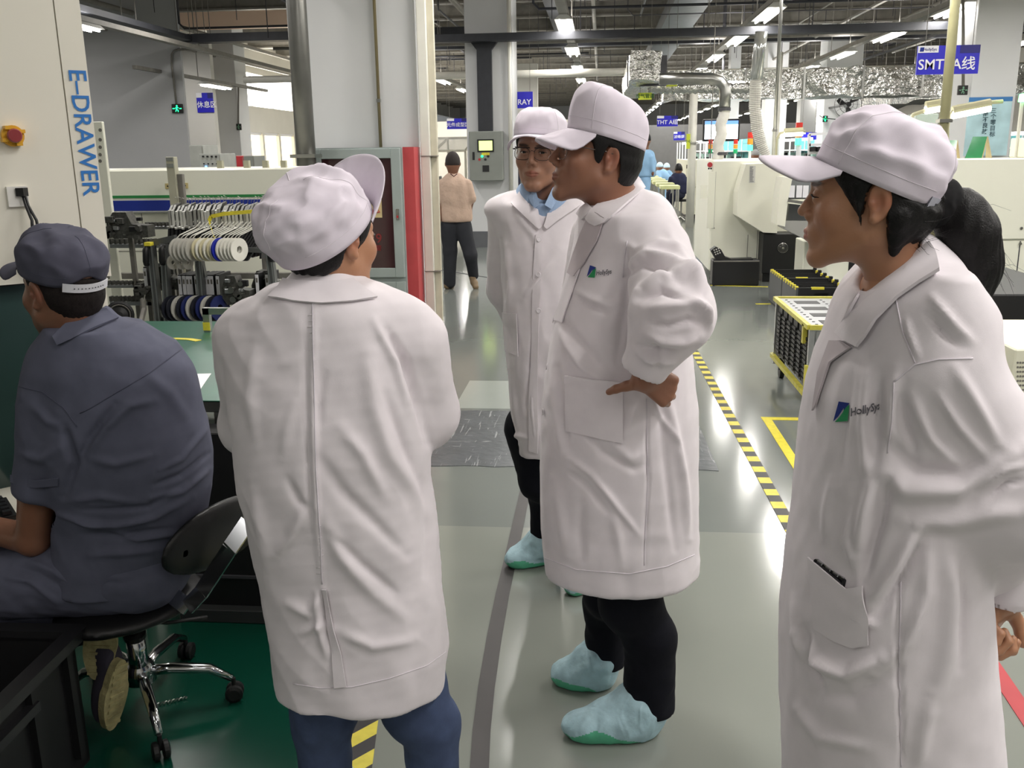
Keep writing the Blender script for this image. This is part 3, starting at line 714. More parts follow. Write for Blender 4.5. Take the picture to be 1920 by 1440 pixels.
M_YEL = mat('yellow_tape', (222, 208, 62), rough=0.5, noise=0.06, nscale=30)
M_RED = mat('red_paint', (178, 44, 52), rough=0.45, noise=0.05, nscale=14)
M_SHDB = mat('dark_blue_print', (24, 22, 110), rough=0.4, noise=0)
X0, X1, Y0, Y1, ZC = -17.0, 15.0, -6.5, 75.0, 5.6
# floor in painted bays
def bay(n, m, x0, x1, y0, y1): return struct(MB().box(x0, x1, y0, y1, -0.1, 0).build(n, m))
b = MB()
for i, (x0, x1, y0, y1, mi) in enumerate([(-0.78, X1, Y0, 3.88, 0), (-0.78, X1, 3.88, 5.86, 1), (-0.95, 0.3, 5.86, 6.62, 2), (0.3, X1, 5.86, 6.62, 1), (-0.95, X1, 6.62, Y1, 1), (X0, -0.78, Y0, 4.0, 3), (X0, -0.95, 4.0, Y1, 1), (-0.95, -0.78, 4.0, 5.86, 1)]):
    b.cur = mi; b.box(x0, x1, y0, y1, -0.1, 0)
struct(b.build('floor', [FL_A, FL_B, FL_C, FL_G]))
# walls, ceiling
struct(MB().box(X0-.2, X0, Y0, 24, 0, ZC).build('wall_left', M_WALL))
struct(MB().box(X0, -9.85, 24, 24.2, 0, 4.4).build('wall_left_return', M_WALL)); struct(MB().box(X0, -7.4, 23.98, 24.2, 4.72, ZC).build('wall_left_upper', M_PEACH))
struct(MB().box(X1, X1+.2, Y0, Y1, 0, ZC).build('wall_right', M_WALL)); struct(MB().box(X0, X1, Y1, Y1+.2, 0, ZC).build('wall_back', M_WALLG)); struct(MB().box(X0, X1, Y0-.2, Y0, 0, ZC).build('wall_front', M_WALL))
struct(MB().box(X0, X1, Y0, Y1, ZC, ZC+.2).build('ceiling', M_CEIL))
# windowed side wall far on the left: solid parts, with openings left for the panes
wl = MB(); XW = -11.0
def wz(x, y): return ony(x, y, 0)[2]
segs = [(24.2, Y1, 0, 0.5), (24.2, Y1, 2.35, 3.15), (24.2, Y1, 4.15, ZC), (24.2, 27.4, .5, 2.35), (24.2, 27.4, 3.15, 4.15)]
for y0, y1, z0, z1 in segs: wl.box(XW-.25, XW, y0, y1, z0, z1)
for k in range(28): wl.box(XW-.25, XW, 29.0+k*1.6, 29.18+k*1.6, .5, 2.35)
struct(wl.build('wall_left_windowed', M_WALL))
M_DAY = mat('sunlit_window_blind', (255, 238, 196), emit=1.6, noise=0.02, nscale=.5); M_SKYW = mat('bright_daylight_pane', (255, 250, 238), emit=5.0, noise=0)
w = struct(MB().box(XW-.14, XW-.10, 27.4, 60, 3.15, 4.15).build('window_1', M_SKYW)); mb_ = MB()
for k in range(9): mb_.box(XW-.10, XW-.04, 28+k*2.0, 28.06+k*2.0, 3.15, 4.15)
mb_.build('window_frame', M_WHT, w)
for k in range(14):
    y = 27.4 if k == 0 else 29.18+(k-1)*1.6; w = struct(MB().box(XW-.14, XW-.11, y, 29+k*1.6, .5, 2.35).build('window_%d' % (k+2), M_DAY)); MB().box(XW-.11, XW-.05, y, 29+k*1.6, 2.27, 2.35).build('blind_cassette', M_WHT, w)
# grey partition at the left, seen over the machine
struct(MB().box(-15.5, ony(338, 100, 19.6)[0], 19.6, 19.68, 0, ZC).build('wall_partition', M_WALLG))
struct(MB().box(ony(966, 200, 26)[0], ony(1008, 200, 26)[0], 26, 26.3, 0, 3.9).build('wall_inner', M_WALL))
struct(MB().box(ony(1190, 250, 40)[0], X1, 40, 40.2, 0, 2.62).build('wall_far_right', mat('grey_roller_shutter', (112, 112, 112), rough=.7, noise=.03)))
struct(MB().box(-7.6, ony(1125, 250, 40)[0], 40, 40.2, 0, 2.9).build('wall_far_left', M_WALL))
# deck ribs, purlins and roof beams
def beams():
    k = 0
    r = MB()
    for i in range(0, 64): r.box(X0+i*.5, X0+i*.5+.10, Y0, Y1, ZC-.07, ZC)
    o = struct(r.build('deck_ribs', M_CEIL)); o['kind'] = 'structure'
    for y in np.arange(6.5, 74, 2.6):
        q = MB(); q.box(X0, X1, y-.09, y+.09, 4.86, 4.90); q.box(X0, X1, y-.02, y+.02, 4.90, 5.20); q.box(X0, X1, y-.09, y+.09, 5.18, 5.22); struct(q.build('ceiling_purlin', M_BEAM2))
    for x in (-12.5, -6.6, -1.1, 4.3, 9.8):
        q = MB(); q.box(x-.14, x+.14, 2, Y1, 5.0, 5.05); q.box(x-.03, x+.03, 2, Y1, 5.0, 5.55); struct(q.build('ceiling_beam', M_BEAM))
beams()
# ---------------------------------------------------------------- columns
def column(x0p, x1p, yref, Yf, dpt, zt=ZC, m=M_COLM, name='column'):
    a = ony(x0p, yref, Yf)[0]; c = ony(x1p, yref, Yf)[0]
    o = struct(MB().box(a, c, Yf, Yf+dpt, 0, zt, .01).build(name, m)); return o, a, c
C1, c1a, c1b = column(574, 783, 200, 8.75, .9)
C2, c2a, c2b = column(874, 962, 200, 16.5, .85)
MB().box(c2a-.01, c2b+.01, 16.48, 17.36, 0, .28).build('plinth', mat('dark_grey_plinth', (96, 98, 102), rough=.4), C2)
C3, c3a, c3b = column(1822, 1908, 150, 14.5, .8)
C4, c4a, c4b = column(1545, 1612, 200, 27.5, .9); C5, c5a, c5b = column(1434, 1474, 220, 30, .7); C6, _, _ = column(1500, 1530, 220, 38, .7)
column(400, 446, 200, 25.2, .8); column(1365, 1384, 240, 34, .6)
# conduits on the columns
def pipe_thing(label, pts, r, m, name='pipe', group=None, n=10, clamps=(), cat='pipe'):
    P0 = np.array(pts[0]); t = thing(name, label, cat, P0 if P0[2] < pts[-1][2] else pts[-1], group); MB().tube(pts, r, n).build('pipe_run', m, t, smooth=True)
    for c in clamps: q = MB(); q.box(c[0]-r*1.3, c[0]+r*1.3, c[1]-r*1.3, c[1]+r*1.3, c[2]-.015, c[2]+.015); q.build('clamp', M_STEEL, t)
    return t
def vert(xp, yp, Y): p = ony(xp, yp, Y); return p
p = vert(568, 200, 8.2); pipe_thing('large grey steel downpipe in front of the white column', [(p[0], 8.2, 0), (p[0], 8.2, ZC)], .085, mat('grey_steel_pipe', (118, 118, 114), rough=.35, metal=.6, noise=.06), n=18, clamps=[(p[0], 8.2, 1.62), (p[0], 8.2, 3.2)])
p = vert(706, 100, 8.72); pipe_thing('thin brass-coloured conduit down the face of the white column', [(p[0], 8.72, 1.68), (p[0], 8.72, ZC)], .014, mat('tan_conduit', (140, 128, 96), rough=.4, metal=.5), name='conduit', clamps=[(p[0], 8.72, 2.1), (p[0], 8.72, 3.0)])
p = vert(798, 300, 8.68); t = thing('pipe_cover', 'tall white square post beside the red-edged cabinet', 'post', (p[0], 8.68, 0))
MB().box(p[0]-.035, p[0]+.05, 8.64, 8.74, 0, ZC, .006).build('cover', M_PVC, t); MB().box(p[0]+.05, p[0]+.11, 8.69, 8.74, 0, ZC, .004).build('side_strip', mat('aged_white_trim', (206, 200, 180), rough=.5), t)
for z in (1.6, .55): MB().box(p[0]-.037, p[0]+.112, 8.635, 8.742, z, z+.008).build('joint', M_BEAM2, t)
p = vert(957, 250, 16.42); pipe_thing('cream pipe down the right corner of the second column', [(p[0], 16.42, .8), (p[0], 16.42, 4.6)], .035, M_PVC)
# column 2: black trunking and control box
xa, xb = ony(896, 200, 16.4)[0], ony(923, 200, 16.4)[0]; zt = ony(900, 76, 16.4)[2]; zb = ony(900, 246, 16.4)[2]
t = thing('cable_trunking', 'charcoal cable trunking running down the second column to the control box', 'trunking', ((xa+xb)/2, 16.4, zb))
q = MB(); q.box(xa, xb, 16.38, 16.495, zb, zt-.15); q.hexa([(xa, 16.38, zt-.15), (xb, 16.38, zt-.15), (xb, 16.5, zt-.15), (xa, 16.5, zt-.15), (xa-.12, 16.38, zt), (xb+.12, 16.38, zt), (xb+.12, 16.5, zt), (xa-.12, 16.5, zt)]); q.build('trunking', M_TRAY, t)
def pbox(x0, y0, x1, y1, Y):         # picture rectangle on the plane y=Y -> x0,x1,z0,z1
    a = ony(x0, (y0+y1)/2, Y); c = ony(x1, (y0+y1)/2, Y); zt = ony((x0+x1)/2, y0, Y)[2]; zb = ony((x0+x1)/2, y1, Y)[2]; return a[0], c[0], zb, zt
Yc = 16.22; a, c, z0, z1 = pbox(880, 246, 942, 339, Yc); t = thing('control_box', 'grey wall-mounted control box with a lit green touch screen on the second column', 'control box', ((a+c)/2, Yc, z0))
MB().box(a, c, Yc, 16.5, z0, z1, .01).build('housing', M_GREYB, t)
def plate(parent, name, px, Y, m, d=.012, off=0.0, **k):
    a, c, z0, z1 = pbox(*px, Y); return MB().box(a, c, Y-d-off, Y-off, z0, z1).build(name, m, parent, **k)
s = plate(t, 'display_bezel', (895, 261, 926, 285), Yc, M_BLK); plate(s, 'screen', (898, 264, 923, 282), Yc-.012, mat('green_lcd', (206, 232, 120), emit=1.3, noise=.08, nscale=14), .002)
plate(t, 'name_plate', (903, 286, 918, 291), Yc, M_YEL, .004); plate(t, 'socket', (905, 310, 917, 322), Yc, M_BLK, .01); plate(t, 'lock', (886, 285, 890, 300), Yc, M_BLK, .01)
for x, y, m in ((904, 293, mat('green_indicator', (40, 230, 120), emit=2.0, noise=0)), (915, 293, M_BLK), (910, 299, M_BLK), (899, 299, M_RED)):
    q = ony(x, y, Yc); MB().lathe([(0, .012), (.02, .012), (.022, 0)], q, (0, -1, 0), 12).build('push_button', m, t)
# ---------------------------------------------------------------- fire hose cabinet
def fire_cabinet():
    Y = 8.38; a, c, _, _ = pbox(582, 280, 752, 300, Y); zt = ony(660, 277, Y)[2]; t = thing('fire_hose_cabinet', 'grey-framed glass fire hose cabinet with red lettering against the white column', 'cabinet', ((a+c)/2, Y, 0))
    mf = mat('pale_grey_cabinet_frame', (158, 168, 166), rough=.4, noise=.02); mg = mat('dark_maroon_cabinet_glass', (62, 34, 38), rough=.12, noise=.1, nscale=2)
    MB().box(a, c, Y+.03, 8.72, 0, zt).build('cabinet_body', mf, t)
    zs = ony(720, 520, Y)[2]
    for nm, zb, ztop in (('upper_door', zs, zt-.01), ('lower_door', .06, zs-.04)):
        q = MB(); w = .085
        q.box(a+.01, a+.01+w, Y-.01, Y+.03, zb, ztop, .004); q.box(c-.01-w, c-.01, Y-.01, Y+.03, zb, ztop, .004); q.box(a+.01+w, c-.01-w, Y-.01, Y+.03, ztop-w, ztop, .004); q.box(a+.01+w, c-.01-w, Y-.01, Y+.03, zb, zb+w, .004)
        d = q.build(nm, mf, t); MB().box(a+.01+w, c-.01-w, Y+.012, Y+.02, zb+w, ztop-w).build('glass', mg, d)
    mr = mat('faded_red_lettering', (128, 34, 36), rough=.5, noise=.05)
    y1 = ony(704, 352, Y); text_mesh('lettering', '消火栓', (ony(664, 352, Y)[0], Y+.010, y1[2]), (1, 0, 0), (0, 0, 1), .10, mr, t, xs=1.15)
    text_mesh('lettering', '119', (ony(704, 448, Y)[0]-.03, Y+.010, ony(704, 448, Y)[2]), (1, 0, 0), (0, 0, 1), .085, mr, t); text_mesh('lettering', '火警', (ony(706, 466, Y)[0]-.01, Y+.010, ony(706, 466, Y)[2]), (1, 0, 0), (0, 0, 1), .04, mr, t)
    a2, c2, z0, z1 = pbox(694, 373, 716, 408, Y+.01); st = MB().box(a2, c2, Y+.004, Y+.010, z0, z1).build('notice', mat('cream_notice', (206, 186, 140), rough=.6, noise=.04), t)
    q = MB(); q.tube([(a2+.02, Y, z0+.05), ((a2+c2)/2, Y, z0+.10), (c2-.02, Y, z0+.05), (a2+.02, Y, z0+.04)], .006, 5); q.build('notice_mark', M_RED, st)
    q = ony(746, 402, Y-.01); MB().box(q[0]-.012, q[0]+.012, Y-.03, Y-.01, q[2]-.05, q[2]+.05, .003).build('lock', M_STEEL, t); MB().box(q[0]-.008, q[0]+.008, Y-.034, Y-.03, q[2]-.03, q[2]-.008).build('lock_tab', M_RED, t)
    a3, c3, _, _ = pbox(754, 280, 778, 300, 8.5); MB().box(c+.0, c3, 8.45, 8.74, 0, zt).build('red_side_panel', mat('red_side_panel', (190, 70, 74), rough=.5, noise=.05), t, label='red painted side panel')
fire_cabinet()
# ---------------------------------------------------------------- ceiling luminaires, rails and trays
M_TUBE = mat('fluorescent_tube', (255, 250, 240), emit=14.0, noise=0); M_HOUS = mat('white_luminaire_housing', (200, 200, 196), rough=.5, noise=.02)
def luminaires():
    proto = None; rows_l = ['the row above the central aisle', 'the second row, right of the aisle', 'the third row, over the machines', 'the far right row', 'the row left of the pillars', 'the row at the far left']
    for r, (rx, y0, sp, n) in enumerate(LIGHT_ROWS):
        ord_ = ['nearest', 'second', 'third', 'fourth', 'fifth', 'sixth', 'seventh', 'eighth', 'ninth', 'tenth', 'eleventh', 'twelfth', 'thirteenth', 'fourteenth', 'fifteenth', 'sixteenth', 'seventeenth', 'eighteenth', 'nineteenth']
        for k in range(n):
            y = y0+k*sp; lb = ord_[k]+' twin-tube ceiling light of '+rows_l[r]
            if proto is None:
                t = thing('ceiling_light', lb, 'light', (rx, y, LIGHT_Z), 'ceiling lights'); q = MB()
                q.hexa([(rx-.14, y-.78, LIGHT_Z-.02), (rx+.14, y-.78, LIGHT_Z-.02), (rx+.14, y+.78, LIGHT_Z-.02), (rx-.14, y+.78, LIGHT_Z-.02), (rx-.06, y-.78, LIGHT_Z+.05), (rx+.06, y-.78, LIGHT_Z+.05), (rx+.06, y+.78, LIGHT_Z+.05), (rx-.06, y+.78, LIGHT_Z+.05)]); q.build('housing', M_HOUS, t)
                for s in (-1, 1): MB().cyl((rx+s*.07, y-.72, LIGHT_Z-.045), (rx+s*.07, y+.72, LIGHT_Z-.045), .016, n=8).build('tube', M_TUBE, t)
                proto = t
            else: dup(proto, (rx, y, LIGHT_Z), lb)
        yy0, yy1 = y0-2.6, y0+(n-1)*sp+1.5; t = thing('light_rail', 'grey steel rail carrying the lights of '+rows_l[r], 'rail', (rx, yy0, LIGHT_Z+.05), 'light rails'); MB().box(rx-.075, rx+.075, yy0, yy1, LIGHT_Z+.05, LIGHT_Z+.13).build('rail', M_BEAM2, t)
        h = MB(); 
        for y in np.arange(yy0+.3, yy1, sp*.5): h.cyl((rx, y, LIGHT_Z+.12), (rx, y, ZC-.05), .008, n=5)
        h.build('hanger_rods', M_BEAM2, t)
luminaires()
q = MB(); rs = np.random.RandomState(12)
for i in range(420):
    x, y = rs.uniform(-10, 14), rs.uniform(9, 50); r_ = .006+.006*rs.rand(); q.cyl((x, y, rs.uniform(3.85, 4.7)), (x, y, ZC-.02), r_, n=4)
o = q.build('scattered_rods_1', M_BEAM, None); o['kind'] = 'structure'  # thin hanger rods scattered at random, added as overhead clutter
for i in range(26):
    y, z = rs.uniform(11, 44), rs.uniform(3.95, 4.8); x0 = rs.uniform(-9, 6); x1 = min(14, x0+rs.uniform(3, 9)); b_ = MB().tube([(x0, y, ZC-.05), (x0, y, z+.1), (x0+.1, y, z), (x1, y, z)], rs.uniform(.012, .03), 6).build('ceiling_conduit', [M_BEAM, M_BEAM2, M_TRAY][i % 3], None); b_['kind'] = 'structure'
for i in range(14):
    x, z = rs.uniform(-7, 12), rs.uniform(4.0, 4.8); y0 = rs.uniform(10, 24); b_ = MB().tube([(x, y0, ZC-.05), (x, y0, z+.1), (x, y0+.1, z), (x, y0+rs.uniform(6, 18), z)], rs.uniform(.015, .04), 6).build('ceiling_conduit', [M_BEAM, M_BEAM2, M_TRAY][i % 3], None); b_['kind'] = 'structure'
for i, (x0, y0, x1, z, s) in enumerate(((-.2, 13.5, 1.4, 4.0, .5), (2.8, 15, 5.0, 4.2, .6), (6, 17, 8.5, 4.1, .6), (-5, 17.5, -3, 4.1, .4))):
    b_ = MB().tube([(x0+(x1-x0)*t, y0+.3*sin(t*5), z+s*(2*t-1)**2) for t in np.linspace(0, 1, 16)], .018, 6).build('hanging_cable', M_BLK, None); tag(b_, ['black cable sagging beside the first aisle light', 'black cable sagging right of the boxy foil duct', 'black cable sagging over the third light row', 'black cable sagging left of the second column'][i], 'cable', 'sagging ceiling cables')
lx = ony(405, 160, 22.5); _p = [o for o in COL.objects if o.name == 'ceiling_light'][0]; _l = dup(_p, lx, 'lone ceiling light hanging low in front of the far left wall'); t = thing('light_rail', 'thin rail holding the lone ceiling light at the far left', 'rail', lx+[0, 0, .05], 'light rails'); MB().box(lx[0]-.04, lx[0]+.04, 18.5, 26, lx[2]+.05, lx[2]+.12).build('rail', M_BEAM2, t); MB().cyl(lx+[0, -1, .1], [lx[0], lx[1]-1, ZC], .01).build('hanger_rods', M_BEAM2, t)
def hbar(name, label, cat, pts, w, h_, m, group=None, rods=True, sides=0.0):
    t = thing(name, label, cat, pts[0], group); q = MB()
    for a, c in zip(pts[:-1], pts[1:]): q.bar(a, c, w, h_)
    q.build('run', m, t)
    if rods:
        q = MB()
        for a, c in zip(pts[:-1], pts[1:]):
            a, c = np.array(a, float), np.array(c, float); L = np.linalg.norm(c-a)
            for s in np.arange(.5, L, 2.2):
                p = a+(c-a)*s/L
                for sg in (-1, 1):
                    d = np.cross((c-a)/L, [0, 0, 1])*sg*w*.45; q.cyl(p+d, (p+d)*[1, 1, 0]+[0, 0, ZC-.05], .007, n=4)
        q.build('hanger_rods', M_BEAM2, t)
    return t
zT = ony(1000, 68, 16.2)[2]
hbar('cable_tray', 'long dark cable tray crossing the hall above the second column', 'cable tray', [(-3.2, 16.25, zT), (14.5, 16.25, zT)], .22, .12, M_TRAY)
zT2 = ony(367, 73, 19)[2]
hbar('cable_tray', 'dark cable tray along the upper left, over the grey partition', 'cable tray', [(-8.2, 9.5, zT2), (-8.2, 19, zT2)], .28, .10, M_TRAY); hbar('cable_tray', 'dark cable tray crossing behind the big white column', 'cable tray', [(-8.3, 19, zT2), (-2.5, 19, zT2)], .3, .16, M_TRAY)
hbar('cable_tray', 'wide grey cable tray high above the central aisle', 'cable tray', [(ony(1015, 60, 15)[0], 11, 4.45), (ony(1015, 60, 15)[0], 30, 4.45)], .42, .12, M_TRAY)
hbar('air_duct', 'dark rectangular air duct high up on the right of the aisle', 'duct', [(1.7, 12, 4.5), (1.7, 20, 4.5), (1.7, 40, 4.5)], .7, .30, mat('dull_galvanised_duct', (84, 88, 92), rough=.5, metal=.5, noise=.1))
hbar('cable_tray', 'second dark cable tray crossing the hall further back', 'cable tray', [(-7.5, 24.5, 4.2), (14, 24.5, 4.2)], .3, .12, M_TRAY)
for k, (Y, z, r, m, lb) in enumerate([(20, ony(1000, 138, 20)[2], .075, M_PVC, 'cream pipe crossing behind the tall cap of the middle man'), (13, 4.55, .05, M_BEAM2, 'grey pipe crossing near the top of the picture'), (22, 4.0, .04, M_BEAM2, 'thin grey pipe crossing above the foil duct'), (30, 3.9, .07, M_PVC, 'distant pale pipe crossing the hall'), (11, 4.8, .09, M_BEAM2, 'thick grey pipe nearest overhead')]):
    x1 = ony(1172, 138, 20)[0] if k == 0 else 14.5; pipe_thing(lb, [(-7.5 if k != 4 else -9, Y, z), (x1, Y, z)], r, m, name='overhead_pipe')
for k, (x, z, r, lb) in enumerate([(-3.0, 4.6, .06, 'overhead pipe running down the hall left of the aisle'), (-.2, 4.7, .045, 'overhead pipe running down the hall above the aisle'), (3.6, 4.5, .06, 'overhead pipe running down the hall over the machines'), (7.2, 4.6, .05, 'overhead pipe running down the hall at the far right'), (-9.6, 4.5, .05, 'overhead pipe running down the hall at the far left'), (-10.2, 4.2, .04, 'lower overhead pipe by the far left wall')]):
    pipe_thing(lb, [(x, 8, z), (x, 44, z)], r, M_BEAM2, name='overhead_pipe')
# foil-wrapped air ducts
zl, zh = ony(1500, 183, 21)[2], ony(1500, 128, 21)[2]
xe = ony(1170, 150, 20.2)[0]
t = thing('foil_duct', 'long foil-wrapped rectangular duct crossing above the machines on the right', 'duct', (5, 21.3, zl)); 
def crinkle_box(x0, x1, y0, y1, z0, z1, n=40, a=.02, sd=1, axis=0):
    rs = np.random.RandomState(sd); q = MB(); L0, L1 = (x0, x1) if axis == 0 else (y0, y1); xs = np.linspace(L0, L1, n+1); secs = []
    for x in xs:
        j = rs.normal(size=(8, 2))*a
        base = [(0, 0), (.5, 0), (1, 0), (1, .5), (1, 1), (.5, 1), (0, 1), (0, .5)]
        s = []
        for (u, v), (du, dv) in zip(base, j):
            if axis == 0: s.append((x, y0+(y1-y0)*u+du, z0+(z1-z0)*v+dv))
            else: s.append((x0+(x1-x0)*u+du, x, z0+(z1-z0)*v+dv))
        secs += s
    Fc = [(i*8+k, i*8+(k+1) % 8, (i+1)*8+(k+1) % 8, (i+1)*8+k) for i in range(n) for k in range(8)]+[tuple(range(8)), tuple(n*8+k for k in range(8))[::-1]]
    return q.add(secs, Fc)
crinkle_box(ony(1245, 150, 21)[0], 14.5, 21, 21.7, zl, zh, 50).build('duct_run', M_FOIL, t)
q = MB(); 
for x in np.arange(3, 14, 1.2): q.box(x, x+.04, 20.97, 21.73, zl-.03, zh+.03)
q.build('flange', M_STEEL, t)
a, c, z0, z1 = pbox(1182, 94, 1240, 150, 15.5); t = thing('foil_duct', 'boxy foil-wrapped duct end hanging in front of the long duct', 'duct', (a, 15.5, z0)); crinkle_box(a, c, 15.5, 20.9, z0, z1, 12, .015, 4, axis=1).build('duct_run', M_FOIL, t)
MB().box(a-.02, c+.16, 16.6, 16.7, z0-.02, z1+.02).build('flange', M_BEAM, t)
t = thing('foil_duct', 'round foil duct under the long rectangular duct', 'duct', ony(1215, 168, 18)); q = MB(); pts = [ony(x, 164, 18) for x in np.linspace(1215, 1420, 40)]; q.tube(pts, [.11+.012*((i % 2)*2-1) for i in range(40)], 14); q.build('duct_run', M_FOIL, t, smooth=True)
t = thing('foil_duct', 'foil duct running back down the hall at the far right', 'duct', (7.6, 22, 2.9)); crinkle_box(7.95, 8.7, 22, 37, 2.75, 3.3, 24, .02, 6, axis=1).build('duct_run', M_FOIL, t); q = MB(); [q.cyl((x, y, 3.28), (x, y, ZC), .01, n=4) for x in (8.0, 8.65) for y in (23, 27, 31, 35)]; q.build('hanger_rods', M_BEAM2, t)
# extraction pipes and hoses
Ye = 13.0; t = thing('extraction_pipe', 'steel extraction pipe that elbows down into the first white machine', 'pipe', ony(1352, 300, Ye)); el = [ony(x, y, Ye) for x, y in ((1236, 148), (1290, 147), (1335, 148), (1350, 152), (1358, 162), (1360, 176), (1358, 210))]
MB().tube(el, .075, 16).build('steel_elbow', M_STEEL, t, smooth=True); pts = [ony(1357+2*sin(k*.7)-k*.55, 205+k*4.2, Ye) for k in range(24)]
MB().tube(pts, [.068+.006*(k % 2) for k in range(24)], 12).build('wrapped_sleeve', mat('white_wrap', (206, 204, 198), rough=.6, noise=.08), t, smooth=True)
for x, y in ((1358, 205), (1352, 288)): q = ony(x, y, Ye); MB().cyl(q-[0, 0, .02], q+[0, 0, .02], .084, n=16).build('hose_clamp', M_BEAM, t)
Yh = 11.4; t = thing('flexible_hose', 'ribbed white flexible hose hanging down to the machine top', 'hose', ony(1436, 300, Yh)); K = 90; pts = []
for k in range(K):
    y = 150+150*k/(K-1); x = np.interp(y, [150, 200, 240, 270, 300], [1417, 1415, 1419, 1427, 1440]); pts.append(ony(x, y, Yh))
MB().tube(pts, [.062*(1+.12*(k % 2))*(1 if k < 60 else 1-.3*(k-60)/30) for k in range(K)], 14).build('ribbed_hose', mat('white_ribbed_hose', (214, 212, 204), rough=.45), t)
MB().tube([ony(1428, 60, Yh), ony(1424, 90, Yh), ony(1418, 150, Yh)], .07, 16).build('clear_sleeve', mat('hazy_clear_sleeve', (210, 212, 208), rough=.15, metal=.7), t, smooth=True)
def pole(xp0, yp0, xp1, yp1, Y, r, m, lb, z1=None, z0=0.0): q = ony(xp1, yp1, Y); pipe_thing(lb, [(q[0], Y, z0), (q[0], Y, ZC if z1 is None else z1)], r, m, name='pole', cat='pole', clamps=[(q[0], Y, q[2]+.3)])
pole(1787, 0, 1764, 292, 8.9, .042, mat('yellowed_plastic_pole', (168, 164, 126), rough=.35, noise=.06), 'yellowed pole in front of the large blue sign')
pole(1462, 60, 1450, 290, 12.6, .022, M_STEEL, 'thin grey pole right of the ribbed hose', z0=ony(1340, 300, 12.2)[2]); pole(1300, 175, 1297, 295, 20.7, .09, M_PVC, 'white post behind the first white machine', 3.1); pole(1332, 150, 1332, 290, 16, .008, M_BEAM2, 'hair-thin rod in front of the wall screen'); pole(1458, 80, 1455, 290, 18, .035, M_PVC, 'cream post among the machines on the right', 3.3)
# ---------------------------------------------------------------- hanging signs
def sign(px, Y, txt, label, tsize, logo=True, toff=(0, 0), m=None, d=.03, xs=1.0, cords=True, tcol=None):
    a, c, z0, z1 = pbox(*px, Y); t = thing('sign', label, 'sign', ((a+c)/2, Y, z0)); MB().box(a, c, Y, Y+d, z0, z1).build('board', m or M_BLUE, t); w, h_ = c-a, z1-z0
    if logo:
        MB().box(a, a+w*.33, Y-.004, Y, z1-h_*.24, z1).build('logo_panel', M_WHT, t); MB().box(a+w*.68, c, Y-.003, Y, z1-h_*.28, z1).build('dark_panel', M_SHDB, t)
        if w > .6:
            text_mesh('logo_lettering', 'HollySys', (a+w*.19, Y-.005, z1-h_*.13), (1, 0, 0), (0, 0, 1), h_*.10, M_SHDB, t); MB().prism([(a+.015, Y-.005, z1-h_*.2), (a+.055, Y-.005, z1-h_*.2), (a+.06, Y-.005, z1-h_*.05), (a+.02, Y-.005, z1-h_*.05)], (0, -.001, 0)).build('emblem', M_LOGO_B, t)
    if txt: text_mesh('lettering', txt, ((a+c)/2+toff[0]*w, Y-.003, (z0+z1)/2+toff[1]*h_), (1, 0, 0), (0, 0, 1), h_*tsize, tcol or M_WHT, t, xs=xs)
    if cords:
        q = MB(); [q.cyl((x, Y+d/2, z1), (x, Y+d/2, ZC), .004, n=4) for x in (a+w*.12, c-w*.12)]; q.build('hanging_wire', M_BEAM2, t)
    return t
sign((1720, 85, 1836, 139), 10.6, 'SMT  A线', 'large blue hanging sign with white lettering SMT A at top right', .36, toff=(-.02, -.17))
sign((953, 172, 999, 203), 17.6, 'X-RAY', 'blue hanging sign reading X-RAY beside the second column', .33, logo=False, toff=(0, -.14))
sign((1232, 217, 1271, 237), 24, 'THT A组', 'blue hanging sign reading THT above the benches', .38, toff=(0, -.12))
sign((838, 222, 879, 242), 22, '元件成型区', 'blue hanging sign with Chinese lettering above the walking man', .32, toff=(0, -.12))
sign((369, 174, 400, 211), 23.965, '休息区', 'blue sign with Chinese lettering on the far left wall', .26, toff=(.1, -.12), cords=False)
sign((1263, 247, 1284, 263), 31, '波峰焊', 'small distant blue sign below and right of the THT sign', .3, toff=(0, -.1)); sign((1500, 248, 1531, 262), 28, '', 'small blue board left of the wall fan', .3)
sign((586, 222, 600, 242), 26, '', 'sliver of a blue board between the downpipe and the column', .3)
mg_ = mat('lime_yellow_label', (206, 218, 60), rough=.5, noise=.02); md_ = mat('dark_green_print', (30, 90, 30), rough=.6, noise=0)
sign((1197, 174, 1222, 187), 16.8, '废气管道', 'lime yellow label hanging under the boxy foil duct', .5, logo=False, m=mg_, d=.01, tcol=md_); sign((1249, 151, 1270, 162), 17.6, '废气管道', 'lime yellow label on the round foil duct', .5, logo=False, m=mg_, d=.01, tcol=md_)
sign((1287, 251, 1294, 279), 20.56, '小心', 'narrow upright yellow notice on the white post', .16, logo=False, m=mg_, d=.01, tcol=md_, cords=False)
